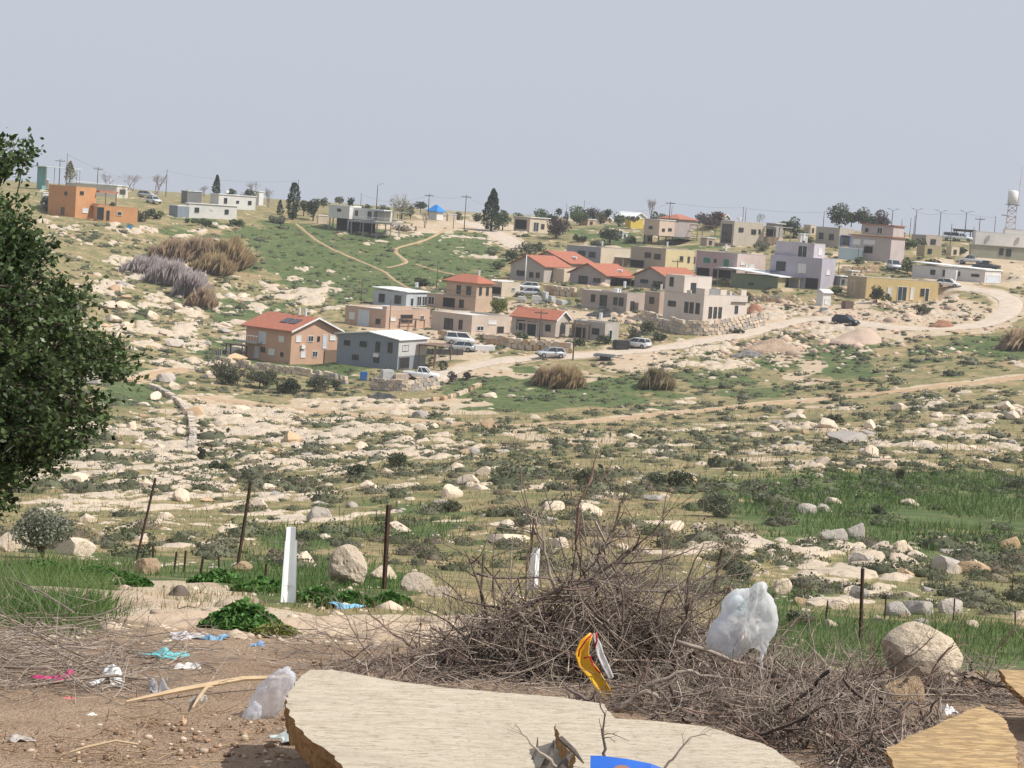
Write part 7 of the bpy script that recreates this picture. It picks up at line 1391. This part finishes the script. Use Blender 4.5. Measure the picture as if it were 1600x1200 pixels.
# litter of twigs on the bare soil
def litter(n, u0, u1, v0, v1, L0, L1, r0, r1, mat_, label, wfun, lift=.03, name='twig_litter'):
    u = rg.uniform(u0, u1, n * 2); v = rg.uniform(v0, v1, n * 2); H_ = hit(u, v); d = np.hypot(H_[:, 0], H_[:, 1]); ok = (rg.random(len(u)) < wfun(u, v)) & (d < 16); H_ = H_[ok][:n]; n = len(H_)
    D = rg.normal(size=(n, 3)) * [1.3, .8, .10]; L = rg.uniform(L0, L1, n); R0 = rg.uniform(r0, r1, n); D /= np.linalg.norm(D, axis=1)[:, None]; H_[:, 2] += rg.random(n) * lift; pos, dr = twig_arrays(H_ - D * L[:, None] * .5, D, L, R0, 6, .22, -.02, rg); ps = [(pos, R0, .4)]
    j = rg.integers(1, 5, n); q, _ = twig_arrays(pos[np.arange(n), j], dr[np.arange(n), j] + rg.normal(size=(n, 3)) * [.6, .6, .2], L * .5, R0, 4, .25, -.01, rg); ps.append((q, R0 * .6, .4)); twig_mesh(name, ps, mat_, label)
litter(650, -60, 480, 960, 1110, .08, .36, .0012, .0032, twig_grey, 'dead twigs littered over the soil at left', lambda u, v: np.clip(1.1 - ((u - 60) / 300) ** 2 * .8 - ((v - 1035) / 75) ** 2, 0.04, 1), .04)
litter(150, -60, 230, 940, 1080, .3, .8, .002, .005, twig_grey, 'longer dead twigs piled at the left edge', lambda u, v: np.clip(1.1 - ((u - 20) / 180) ** 2 - ((v - 1015) / 70) ** 2, 0, 1), .05)
litter(420, -60, 480, 1090, 1300, .03, .16, .001, .0025, M('straw_bits', (.42, .32, .2), (.3, .2, .13), island=.3), 'bits of straw and bark on the bare soil', lambda u, v: v * 0 + .6, .01)
litter(800, 430, 1600, 985, 1120, .1, .45, .0012, .003, twig_grey, 'fine twigs scattered round the brush heap', lambda u, v: v * 0 + .7, .05)
# pebbles and clods on the soil
u = rg.uniform(-100, 560, 2600); v = rg.uniform(975, 1330, 2600); H_ = hit(u, v); s = rg.lognormal(-5.1, .55, len(u)); 
scatter_join('pebbles', SP, H_[:1800], s[:1800], M('soil_clod', (.33, .21, .135), (.22, .14, .09), island=.4, scale=9), 'clods and small stones on the bare soil', sink=.1); scatter_join('pebbles', SP, H_[1800:], s[1800:] * .9, M('pale_pebble', (.55, .44, .33), (.42, .33, .25), island=.3, scale=9), 'pale pebbles on the bare soil', sink=.1)
u = rg.uniform(-60, 1660, 1500); v = rg.uniform(915, 1010, 1500); H_ = hit(u, v); ok = np.hypot(H_[:, 0], H_[:, 1]) < 22; H_ = H_[ok]; scatter_join('shelf_stones', SP, H_, rg.lognormal(-4.0, .6, len(H_)), M('pale_pebble', (.55, .44, .33)), 'small stones on the rock shelf', sink=.2)

# ------------------------------------------------------------------ foreground: torn boards
def boardmat(name, a, b2, c_, strand=False):
    m, t, b = newmat(name); tc = t.nodes.new('ShaderNodeTexCoord'); wn = t.nodes.new('ShaderNodeTexNoise'); wn.inputs['Scale'].default_value = 2.2; t.links.new(tc.outputs['Object'], wn.inputs['Vector'])
    vm = t.nodes.new('ShaderNodeVectorMath'); vm.operation = 'MULTIPLY_ADD'; vm.inputs[1].default_value = (.05, .035, 0); t.links.new(wn.outputs['Color'], vm.inputs[0]); t.links.new(tc.outputs['Object'], vm.inputs[2]); V0 = vm.outputs[0]
    n1 = noise(t, 5, 8, .78, V0, (1.0, 6.0, 1.0)); n2 = noise(t, 22, 6, .75, V0, (.5, 3.2, 1)); n3 = noise(t, 2.0, 5, .7, V0, (1, 2, 1)); n4 = noise(t, 60, 4, .7, V0, (.6, 1.6, 1))
    c = mixc(t, maprange(t, n1, .36, .64), a, b2); c = mixc(t, maprange(t, n2, .50, .66, 0, .7), c, c_); c = mixc(t, maprange(t, n3, .50, .66, 0, .7), c, tuple(q * .8 for q in b2)); c = mixc(t, maprange(t, n4, .55, .66, 0, .6), c, tuple(q * .6 for q in c_)); c = mixc(t, maprange(t, n3, .30, .42, .5, 0), c, tuple(min(q * 1.12, .8) for q in a))
    h = mixc(t, .5, n1, n2)
    if strand:
        vo = nd(t, 'ShaderNodeTexVoronoi'); vo.inputs['Scale'].default_value = 24; mp = t.nodes.new('ShaderNodeMapping'); mp.inputs['Scale'].default_value = (1, 3.4, 1); mp.inputs['Rotation'].default_value = (0, 0, .5); t.links.new(V0, mp.inputs[0]); t.links.new(mp.outputs[0], vo.inputs['Vector'])
        bw = t.nodes.new('ShaderNodeRGBToBW'); t.links.new(vo.outputs['Color'], bw.inputs[0]); c = mixc(t, maprange(t, bw.outputs[0], .3, .7, 0, .9), c, tuple(q * .55 for q in a)); c = mixc(t, maprange(t, vo.outputs['Distance'], .45, .8, 0, .5), c, c_); h = mixc(t, .5, h, bw.outputs[0])
    t.links.new(c, b.inputs['Base Color']); b.inputs['Roughness'].default_value = .85; b.inputs['Specular IOR Level'].default_value = .15; bump(t, b, h, 1.0, .02); return m
bm_face = boardmat('weathered_board_face', (.68, .60, .48), (.58, .50, .385), (.38, .28, .18)); bm_osb = boardmat('strand_board_face', (.60, .43, .24), (.50, .34, .17), (.28, .17, .08), True); bm_edge = boardmat('crumbled_board_edge', (.42, .25, .11), (.26, .14, .06), (.52, .38, .2))
def board(outline, zfun, thick, label, face, seed=0, jag=.012, name='torn_board'):
    """outline in photo points on a tilted plane z = z0 + sx*x + sy*y of the place"""
    z0, sx, sy = zfun; rgb = np.random.default_rng(seed); P = []
    for u, v in outline:
        w = rays(u, v)[0]; k = (z0 - CZ) / (w[2] - sx * w[0] - sy * w[1]); P.append(np.array([w[0] * k, w[1] * k]))
    Q = []
    for i in range(len(P)):
        a, b_ = P[i], P[(i + 1) % len(P)]; ln = np.linalg.norm(b_ - a); n = max(2, int(ln / .014)); nr_ = np.array([-(b_ - a)[1], (b_ - a)[0]]) / (ln + 1e-9)
        for k in range(n):
            t_ = k / n; off = (vnoise(np.array([i * 9.7 + t_ * ln / .05]), np.array([seed * 3.1]), 2)[0] - .5) * jag * 2 + rgb.normal() * jag * .22; Q.append(a + (b_ - a) * t_ + nr_ * off * min(1, 6 * min(t_, 1 - t_) + .2))
    Q = np.array(Q); c0 = Q.mean(0); n = len(Q); zc = z0 + sx * c0[0] + sy * c0[1]
    e = empty(name, (c0[0], c0[1], zc), 0, label, 'board')
    bm = bmesh.new(); top = [bm.verts.new((q[0] - c0[0], q[1] - c0[1], sx * (q[0] - c0[0]) + sy * (q[1] - c0[1]))) for q in Q]; f = bm.faces.new(top); bmesh.ops.triangulate(bm, faces=[f]); bmesh.ops.recalc_face_normals(bm, faces=bm.faces); me_ = bpy.data.meshes.new('face')
    if sum(ff.normal.z for ff in bm.faces) < 0: bmesh.ops.reverse_faces(bm, faces=bm.faces)
    bm.to_mesh(me_); bm.free(); me_.materials.append(face); fo = bpy.data.objects.new('face', me_); C.objects.link(fo); fo.parent = e
    lev = 7; vs = []
    nrm = Q - c0; nrm /= np.linalg.norm(nrm, axis=1)[:, None]
    for l in range(lev):
        t_ = l / (lev - 1)
        for i, q in enumerate(Q):
            w_ = 0 if l == 0 else (rgb.normal() * .0035 + .008 * (vnoise(np.array([i * .35]), np.array([l * 1.4 + seed]), 7)[0] - .35) - .016 * t_ ** 2); p = q + nrm[i] * w_ - c0
            vs.append((p[0], p[1], sx * p[0] + sy * p[1] - thick * t_ + (0 if l == 0 else rgb.normal() * .002) - .0006))
    fs = [(l * n + i, l * n + (i + 1) % n, (l + 1) * n + (i + 1) % n, (l + 1) * n + i) for l in range(lev - 1) for i in range(n)]; fs.append(tuple(range((lev - 1) * n, lev * n)))
    m = MB(); m.add(vs, fs); m.build('crumbling_edge', bm_edge, e); return e
board([(484, 1047), (520, 1046), (560, 1054), (640, 1067), (720, 1077), (800, 1083), (880, 1090), (945, 1100), (960, 1125), (1040, 1160), (1100, 1230), (1100, 1420), (650, 1420), (560, 1260), (545, 1215), (522, 1180), (475, 1148), (452, 1118), (446, 1092), (460, 1066)], (.20, 0.03, -0.0), .075, 'large pale torn board with crumbling brown edge in the foreground', bm_face, 1, .006)
board([(868, 1131), (905, 1121), (960, 1122), (1040, 1128), (1108, 1135), (1150, 1150), (1195, 1163), (1240, 1190), (1300, 1240), (1340, 1420), (920, 1420), (895, 1230), (900, 1185), (878, 1160)], (.275, 0.03, 0.0), .05, 'second pale board lying over the right end of the large one', bm_face, 3, .006)
board([(1385, 1168), (1425, 1148), (1480, 1124), (1535, 1100), (1560, 1117), (1580, 1145), (1592, 1175), (1594, 1230), (1560, 1300), (1440, 1300), (1405, 1215)], (.17, 0.02, .03), .03, 'piece of flaky orange strand board at the lower right corner', bm_osb, 5, .010)
board([(1561, 1046), (1600, 1047), (1680, 1052), (1700, 1120), (1640, 1110), (1600, 1090), (1575, 1068)], (.24, -.03, .0), .03, 'strand board corner sticking in at the right edge', bm_osb, 7, .006)
m = MB(); p = at_depth(872, 1190, 4.52)
for i, (a, b_, r) in enumerate([((-.07, 0, -.06), (-.02, .03, .075), .018), ((-.02, 0, -.08), (.05, .05, .03), .022), ((.0, .02, .09), (.10, .0, .0), .012), ((-.10, .0, .0), (-.085, .02, .085), .007)]): m.tube([a, ((a[0] + b_[0]) / 2 + .008, (a[1] + b_[1]) / 2, (a[2] + b_[2]) / 2), b_], [r, r * .9, r * .25], 6)
o = m.build('splintered_log_end', M('splintered_wood', (.20, .17, .15), (.10, .08, .07), scale=12, bmp=.8), None); o.location = p; o.scale = (.62, .62, .62); tag(o, 'splintered grey wood stub in front of the second board', 'wood')
branch([(870, 1200), (850, 1180), (830, 1160), (805, 1132)], 4.48, .005, 'bare forked twig in front of the boards, left', twig_grey, 3, seed=31); branch([(945, 1200), (944, 1170), (943, 1140), (938, 1095)], 4.48, .005, 'dark upright twig over the second board', twig_dark, 6, seed=32); branch([(1035, 1205), (1055, 1180), (1078, 1150), (1105, 1148)], 4.48, .0035, 'fine pale twig at the bottom centre right', twig_grey, 5, seed=33)

# ------------------------------------------------------------------ foreground: plastic, packets, small litter
def film(name, base, alpha, rough_, tr=.4):
    m, t, b = newmat(name); b.inputs['Base Color'].default_value = (*base, 1); b.inputs['Roughness'].default_value = rough_; b.inputs['Specular IOR Level'].default_value = .6
    n = noise(t, 9, 5, .6); bump(t, b, n, .6, .03)
    x = t.nodes.new('ShaderNodeBsdfTranslucent'); x.inputs[0].default_value = (*base, 1); ms = t.nodes.new('ShaderNodeMixShader'); ms.inputs[0].default_value = tr; t.links.new(b.outputs[0], ms.inputs[1]); t.links.new(x.outputs[0], ms.inputs[2])
    tp = t.nodes.new('ShaderNodeBsdfTransparent'); m2 = t.nodes.new('ShaderNodeMixShader'); lw = t.nodes.new('ShaderNodeLayerWeight'); lw.inputs[0].default_value = .35
    t.links.new(maprange(t, lw.outputs['Facing'], 0, 1, alpha, min(1, alpha + .45)), m2.inputs[0]); t.links.new(tp.outputs[0], m2.inputs[1]); t.links.new(ms.outputs[0], m2.inputs[2]); t.links.new(m2.outputs[0], t.nodes['Material Output'].inputs[0]); return m
def crumple(name, parent, mat_, c, r, seed, sub=5, fold=.12, neck=0.0, smooth=True):
    bm = bmesh.new(); bmesh.ops.create_icosphere(bm, subdivisions=sub, radius=1); P = np.array([v.co[:] for v in bm.verts]); a = np.arctan2(P[:, 1], P[:, 0]); z = P[:, 2]
    f = 1 + fold * (2 * np.abs(fbm(a * 1.6 + seed, z * 2.2, seed, 4) - .5)) * 2 - fold * .6 + fold * .9 * (fbm(P[:, 0] * 2.5 + seed, z * 2.5 + P[:, 1] * 2, seed + 3, 4) - .5) + fold * .25 * np.sin(a * 9 + z * 4) * np.clip(z, 0, 1)
    P = P * f[:, None]
    if neck: k = np.clip((z - .55) / .45, 0, 1); P[:, 0] *= 1 - .75 * k; P[:, 1] *= 1 - .75 * k; P[:, 2] += k * neck
    P *= np.array(r)
    for v, q in zip(bm.verts, P): v.co = q
    me_ = bpy.data.meshes.new(name); bm.to_mesh(me_); bm.free(); me_.materials.append(mat_); o = bpy.data.objects.new(name, me_); C.objects.link(o); o.parent = parent; o.location = c
    if smooth: me_.polygons.foreach_set('use_smooth', [True] * len(me_.polygons))
    return o
e = empty('white_plastic_bag', at_depth(1160, 1030, 6.95), 0, 'knotted white plastic bag caught on top of the brush heap', 'bag')
wf = film('white_bag_film', (.84, .85, .88), .80, .4, .5); wf2 = film('thin_white_film', (.88, .89, .90), .52, .3, .6)
bo = e.location.copy(); DB = 6.95
def pillow(name, outline, depth, mat_, seed, yo=0.0, crease=.35, apex=(1188, 915)):
    Q = np.array([(at_depth(u, v, DB) - bo)[:] for u, v in outline]); c = Q.mean(0); n0 = len(Q); ns = n0 * 6
    t = np.arange(ns) / 6; i = t.astype(int); f = (t - i)[:, None]; P = [Q[(i + k) % n0] for k in (-1, 0, 1, 2)]
    R_ = .5 * (2 * P[1] + (P[2] - P[0]) * f + (2 * P[0] - 5 * P[1] + 4 * P[2] - P[3]) * f ** 2 + (3 * P[1] - P[0] - 3 * P[2] + P[3]) * f ** 3)
    rgb = np.random.default_rng(seed); R_[:, 0] += rgb.normal(size=ns) * .0012; R_[:, 2] += rgb.normal(size=ns) * .0012; ap = np.array((at_depth(*apex, DB) - bo)[:]); nr = 16; vs = []; fs = []
    for side in (-1, 1):
        for k in range(nr + 1):
            r = k / nr; X_ = c + (R_ - c) * r; dd_ = np.hypot(X_[:, 0] - ap[0], X_[:, 2] - ap[2]); an = np.arctan2(X_[:, 0] - ap[0], X_[:, 2] - ap[2])
            cr = np.abs(fbm(an * 3.2 + seed, dd_ * 5, seed, 3) - .5) * 2; cr2 = fbm(X_[:, 0] * 26 + seed, X_[:, 2] * 26, seed + 2, 3) - .5
            y = side * depth * math.sqrt(max(0, 1 - r ** 2.6)) * (1 - crease + crease * 2.2 * cr + .5 * cr2); X_ = X_.copy(); X_[:, 1] = yo + y; vs.append(X_)
    V_ = np.concatenate(vs)
    for sd_ in range(2):
        o_ = sd_ * (nr + 1) * ns; ii, jj = np.meshgrid(np.arange(nr), np.arange(ns), indexing='ij'); q = np.stack([o_ + ii * ns + jj, o_ + (ii + 1) * ns + jj, o_ + (ii + 1) * ns + (jj + 1) % ns, o_ + ii * ns + (jj + 1) % ns], -1).reshape(-1, 4); fs.append(q if sd_ == 0 else q[:, ::-1])
    return link_mesh(name, V_, np.concatenate(fs), mat_, e, True)
pillow('bag_film', [(1181, 911), (1197, 911), (1199, 925), (1209, 937), (1216, 962), (1215, 985), (1203, 1005), (1196, 1024), (1182, 1014), (1168, 1016), (1150, 1031), (1126, 1028), (1106, 1011), (1103, 992), (1112, 972), (1124, 960), (1130, 936), (1146, 921), (1164, 919), (1176, 917)], .062, wf2, 3)
pillow('opaque_fold', [(1112, 975), (1128, 958), (1140, 945), (1152, 965), (1160, 990), (1158, 1015), (1140, 1026), (1118, 1018), (1106, 1000)], .040, wf, 9, -.004, .3)
pillow('contents', [(1136, 940), (1148, 928), (1162, 934), (1168, 952), (1164, 968), (1150, 966), (1138, 958)], .034, M('pale_blue_padding', (.56, .70, .73), (.78, .82, .82), scale=20), 5, -.012, .5)
pillow('lining', [(1140, 958), (1158, 955), (1172, 985), (1168, 1008), (1156, 1010), (1146, 985)], .03, M('inner_paper', (.78, .74, .68), (.84, .83, .8), scale=14), 7, -.020, .5)
m = MB(); p0 = [at_depth(u, v, DB) - bo for u, v in ((1192, 1015), (1189, 1032), (1192, 1050), (1188, 1062))]; m.tube(p0, [.009, .005, .006, .002], 6); m.build('hanging_strip', wf, e, True)
e = empty('clear_plastic_wrap', at_depth(412, 1138, 6.35), 0, 'crumpled clear grey plastic wrap beside the left end of the board', 'plastic wrap'); cf = film('clear_film', (.74, .76, .82), .36, .12, .3)
crumple('film', e, cf, (.015, .03, .10), (.055, .04, .115), 21, fold=.13).rotation_euler = (.1, .55, 0); crumple('film_fold', e, cf, (-.045, 0, .03), (.03, .03, .06), 25, 4, fold=.15).rotation_euler = (0, .4, 0)
# snack packet: bent open foil sleeve
def ribbon_sheet(name, parent, mat_, cen, wid, roll, th=.002):
    vs = []; fs = []; n = len(cen); k = 7
    for i in range(n):
        c = Vector(cen[i]); t_ = (Vector(cen[min(i + 1, n - 1)]) - Vector(cen[max(i - 1, 0)])).normalized(); s_ = t_.cross(Vector((0, 1, 0))).normalized(); b_ = t_.cross(s_)
        for j in range(k): q = (j / (k - 1) - .5) * roll; R0 = wid[i] / max(roll, .01); vs.append(c + s_ * math.sin(q) * R0 + b_ * (1 - math.cos(q)) * R0 + Vector((0, math.sin(i * 2.1 + j) * .002, 0)))
    for i in range(n - 1):
        for j in range(k - 1): fs.append((i * k + j, i * k + j + 1, (i + 1) * k + j + 1, (i + 1) * k + j))
    o = link_mesh(name, vs, fs, mat_, parent, True); md = o.modifiers.new('thickness', 'SOLIDIFY'); md.thickness = th; return o
def pk(pts, d): o0 = at_depth(*pts[0], d); return o0, [at_depth(u, v, d) - o0 for u, v in pts]
o0, cc = pk([(924, 990), (914, 1003), (909, 1020), (914, 1036), (926, 1050), (937, 1066), (946, 1080), (952, 1096)], 6.75); e = empty('snack_packet', o0, 0, 'open yellow and red snack packet with white inside stuck in the brush', 'snack packet')
yel = M('packet_yellow', (.85, .52, .03), (.72, .36, .02), rough=.35, scale=14, spec=.6); ribbon_sheet('outer_foil', e, yel, cc, [.016, .042, .056, .058, .054, .050, .045, .03], 1.7)
redp = M('packet_red', (.62, .03, .03), rough=.35); o1, c1 = pk([(928, 990), (934, 1006), (938, 1022), (946, 1040), (955, 1058), (950, 1062)], 6.69); ribbon_sheet('white_inside', e, M('packet_inside', (.85, .84, .82), (.7, .68, .66), rough=.3, scale=10), [c + (o1 - o0) for c in c1], [.008, .022, .026, .026, .02, .005], .8)
for k_, pts in enumerate([[(925, 990), (916, 1000), (905, 1016), (904, 1026)], [(931, 988), (933, 1000), (929, 1012)], [(912, 1028), (922, 1026), (927, 1040), (938, 1052)]]): o2, c2 = pk(pts, 6.68); ribbon_sheet('red_trim', e, redp, [c + (o2 - o0) for c in c2], [.006] * len(c2), .6)
o0 = at_depth(925, 1216, 4.36); e = empty('blue_wrapper', o0, 0, 'bright blue printed wrapper with brown round motif at the bottom edge', 'wrapper'); pp = F / 4.45
m = MB(); top = [(-5, 36), (10, 37), (50, 35), (90, 30), (115, 22)]; vs = [(x / pp, 0, z / pp) for x, z in top] + [(x / pp, -.12, (z - 60) / pp) for x, z in top] + [(x / pp, .03, (z + 0) / pp - .01) for x, z in top]
m.add(vs, [(i, i + 1, i + 6, i + 5) for i in range(4)] + [(i + 10, i + 11, i + 1, i) for i in range(4)]); m.build('sheet', M('wrapper_blue', (.03, .14, .55), (.02, .09, .4), rough=.35, scale=6), e, fixn=False)
m = MB(); cpt = [(math.cos(a) * 19 + 45, math.sin(a) * 13 + 15) for a in [i * .4488 for i in range(14)]]; m.add([(x / pp, -.12 * ((36 - z) / 60) - .003, z / pp + .001) for x, z in cpt], [tuple(range(14))]); m.build('round_motif', M('motif_brown', (.33, .17, .12), rough=.4), e, fixn=False)
def scrap(u, v, wpx, hpx, colr, label, seed, name='litter_scrap', rough_=.5, alpha=None, cat='litter'):
    p = hit1(u, v); ppm = F / math.hypot(p.x, p.y); w, h_ = wpx / ppm / 2, hpx / ppm; n = 22; xs = np.linspace(-1, 1, n); X_, Y_ = np.meshgrid(xs, xs); rgb = np.random.default_rng(seed); out = 1 + .35 * np.sin(np.arctan2(Y_, X_) * 3 + seed) * np.hypot(X_, Y_)
    Zz = (np.abs(fbm(X_ * 1.1 + seed, Y_ * 1.1, seed, 2) - .45) * 3.2 + .15 * fbm(X_ * 4, Y_ * 4 + seed, seed, 2)) * h_ * (1 - .5 * np.hypot(X_, Y_) ** 2); Vv = np.stack([X_ * w * out, Y_ * w * .8 * out, np.maximum(Zz, 0) + .006], -1).reshape(-1, 3); ii, jj = np.meshgrid(np.arange(n - 1), np.arange(n - 1), indexing='ij')
    o = link_mesh(name, Vv, np.stack([ii * n + jj, ii * n + jj + 1, (ii + 1) * n + jj + 1, (ii + 1) * n + jj], -1).reshape(-1, 4), film('film_%d' % seed, colr, alpha, .2) if alpha else M('scrap_%d' % seed, colr, tuple(c * .75 for c in colr), rough=rough_, scale=15), None, True)
    o.location = p; o.rotation_euler = (0, 0, seed); md = o.modifiers.new('thickness', 'SOLIDIFY'); md.thickness = .001; return tag(o, label, cat)
for a in [(90, 1064, 46, 18, (.50, .03, .16), 'crumpled magenta wrapper at the left edge of the soil', 51), (168, 1068, 50, 26, (.80, .80, .80), 'crumpled white wrapper on the soil at left', 52), (245, 1085, 30, 30, (.6, .6, .62), 'clear plastic cup lying among twigs', 53, 'plastic_cup', .3, .4), (262, 1030, 60, 14, (.16, .52, .55), 'torn turquoise packet on the soil', 54),
          (295, 1045, 38, 12, (.66, .64, .60), 'pale grey paper scrap below the turquoise packet', 55), (290, 1000, 60, 14, (.60, .55, .55), 'whitish rag scrap above the turquoise packet', 56), (335, 1003, 40, 14, (.20, .36, .50), 'blue grey plastic scrap right of the whitish rag', 57), (405, 1010, 24, 10, (.22, .38, .60), 'small blue scrap among twigs below the weeds', 58),
          (105, 1095, 16, 6, (.70, .18, .18), 'tiny pink red scrap on the soil', 59), (145, 1122, 18, 5, (.7, .68, .62), 'tiny white chip on the bare soil', 60), (285, 1131, 16, 8, (.52, .36, .22), 'small tan pebble like scrap on the soil', 61), (28, 1158, 32, 6, (.45, .40, .36), 'grey curled strip at bottom left', 62),
          (455, 1160, 50, 12, (.58, .64, .62), 'pale green grey packet in the shadow under the board', 63), (310, 1100, 36, 16, (.6, .55, .5), 'clear brownish wrapper beside the short broken stick', 64, 'litter_wrapper', .3, .4), (525, 940, 40, 10, (.66, .70, .74), 'white plastic strip right of the white post', 65), (540, 950, 44, 8, (.20, .48, .70), 'light blue plastic strip right of the white post', 66),
          (1180, 1100, 30, 14, (.8, .8, .8), 'white scrap under the hanging end of the bag', 67), (1480, 1118, 22, 18, (.85, .85, .85), 'small white plastic scrap above the strand board', 68)]: scrap(*a)
# sparrow
def loft(ctrs, rad, n=10):
    m = MB(); m.tube(ctrs, 1, n); vs = []
    for i, c in enumerate(ctrs):
        ring = m.v[i * n:(i + 1) * n]; rx = rad[i] if not isinstance(rad[i], tuple) else rad[i][0]; vs += [tuple(Vector(c) + (Vector(q) - Vector(c)) * rx) for q in ring]
    m.v = vs; return m
o0 = at_depth(1143, 938, 7.6); e = empty('sparrow', o0, 0, 'small brown sparrow perched on a twig left of the white bag', 'bird'); s_ = .72
m = loft([Vector(q) * s_ for q in [(.035, 0, -.035), (.03, 0, -.02), (.018, 0, .0), (.006, 0, .022), (-.006, 0, .043), (-.012, 0, .056), (-.018, 0, .066), (-.026, 0, .067), (-.034, 0, .066), (-.042, 0, .064)]], [q * s_ for q in [.006, .008, .018, .023, .020, .014, .015, .012, .006, .001]], 12); m.build('body', M('sparrow_brown', (.20, .125, .08), (.40, .34, .28), scale=25, lo=.45, hi=.55), e, True)
for sg in (-1, 1): m = loft([Vector(q) * s_ for q in [(-.008, sg * .016, .04), (.006, sg * .021, .026), (.022, sg * .017, .004), (.036, sg * .010, -.016)]], [q * s_ for q in [.004, .010, .009, .002]], 8); m.build('wing', M('sparrow_wing', (.12, .075, .05), (.22, .14, .09), scale=40), e, True); m = MB(); m.tube([Vector((.006, sg * .008, -.0)) * s_, Vector((.0, sg * .008, -.028)) * s_], .0012, 4); m.build('leg', darkframe, e); m = loft([Vector((-.024, sg * .0095, .070)) * s_, Vector((-.024, sg * .0125, .070)) * s_], [.0022, .0014], 8); m.build('eye', rubber, e)
m = loft([Vector((-.040, 0, .0645)) * s_, Vector((-.054, 0, .062)) * s_], [.004 * s_, .0006], 6); m.build('beak', M('beak', (.1, .08, .06)), e)
branch([(1100, 1010), (1112, 985), (1128, 962), (1150, 948)], 7.6, .004, 'twig carrying the sparrow', twig_grey, 3, seed=40)

# ------------------------------------------------------------------ large leafy tree at the left
edge_v = [205, 230, 262, 300, 345, 365, 390, 420, 450, 480, 510, 545, 575, 600, 640, 690, 740, 792]; edge_u = [4, 44, 54, 36, 50, 110, 122, 100, 140, 162, 180, 215, 222, 178, 150, 140, 75, 0]
rgt = np.random.default_rng(77); DT = 17.0; n = 3600
v = rgt.uniform(205, 800, n); eu = np.interp(v, edge_v, edge_u); u = eu - 10 - rgt.gamma(1.35, 150, n); eu = eu + 14; u = u + 14; keep = (rgt.random(n) < np.clip((eu - u) / 120, .24, 1)) & (u > -620) & (fbm(u / 40, v / 30, 6, 2) > np.clip(.60 - (eu - u) / 420, .30, .60)); u, v = u[keep], v[keep]
thick_ = np.clip((np.interp(v, edge_v, edge_u) + 60 - u) / 350, .15, 1) * 1.9; dd = DT + rgt.normal(size=len(u)) * thick_ * .6
Cc = np.array([at_depth(a, b_, c)[:] for a, b_, c in zip(u, v, dd)]); tb = at_depth(-330, 905, DT); tb.z = float(ground(np.array([tb.x]), np.array([tb.y]))[0])
e = empty('leafy_tree', tb, 0, 'big dark green leafy tree filling the left edge of the view', 'tree'); T0 = np.array(tb[:]); K_ = 36; nS = len(Cc)
axis = Cc - (T0 + [0, 0, 2.2]); axis /= np.linalg.norm(axis, axis=1)[:, None]; axis += rgt.normal(size=axis.shape) * .45; axis /= np.linalg.norm(axis, axis=1)[:, None]; Ls = rgt.uniform(.28, .55, nS)
t_ = rgt.random((nS, K_)); Pl = Cc[:, None] + axis[:, None] * (t_ - .5)[..., None] * Ls[:, None, None] + rgt.normal(size=(nS, K_, 3)) * .036
Vv, Ff = leaf_verts(Pl.reshape(-1, 3) - T0, .058 * rgt.uniform(.6, 1.3, nS * K_), .8, .62, rgt)
carob = leafmat('broad_leaf', (0.035, 0.065, 0.022), (0.095, 0.135, 0.05), trans=.3, scale=1.6, island=.6); carob.node_tree.nodes['Principled BSDF'].inputs['Roughness'].default_value = .38; carob.node_tree.nodes['Principled BSDF'].inputs['Specular IOR Level'].default_value = .3
link_mesh('foliage', Vv, Ff, carob, e)
pos = np.stack([Cc - T0 + axis * ((k / 4 - .62) * Ls)[:, None] * 1.1 for k in range(5)], 1); twig_mesh('twigs', [(pos, np.full(nS, .006), .4)], bark, None, None, e)
m = MB(); m.tube([(0, 0, -.4), (.05, .05, .8), (.15, 0, 1.7)], [.28, .2, .17], 10); fork = Vector((.15, 0, 1.7)); sel = rgt.choice(nS, 85, replace=False)
hubs = [fork + Vector(((Cc[i] - T0 - np.array(fork)) * .45).tolist()) for i in sel[:10]]
for hh_ in hubs: m.tube([fork, fork.lerp(hh_, .5) + Vector((0, 0, .18)), hh_], [.11, .08, .055], 7)
for i in sel[10:]:
    q = Vector((Cc[i] - T0).tolist()); h0 = min(hubs, key=lambda a: (a - q).length); m.tube([h0, h0.lerp(q, .5) + Vector((0, 0, .10)), q], [.035, .02, .008], 5)
m.build('trunk', bark, e, True)

# ------------------------------------------------------------------ air
hz = MB(); hz.box(-760, 760, -300, 1000, float(Zr.min()) - 1.5, max(18.0, float(Zr.max()) + 8)); hzo = hz.build('haze')
mh = bpy.data.materials.new('haze'); mh.use_nodes = True; th = mh.node_tree; th.nodes.clear(); out = th.nodes.new('ShaderNodeOutputMaterial'); pv = th.nodes.new('ShaderNodeVolumePrincipled'); pv.inputs['Density'].default_value = .00024; pv.inputs['Color'].default_value = (.86, .89, .94, 1); pv.inputs['Anisotropy'].default_value = .2
th.links.new(pv.outputs[0], out.inputs['Volume']); hzo.data.materials.append(mh); tag(hzo, 'thin pale haze filling the valley air', None, None, 'stuff')
print(HOUSES)
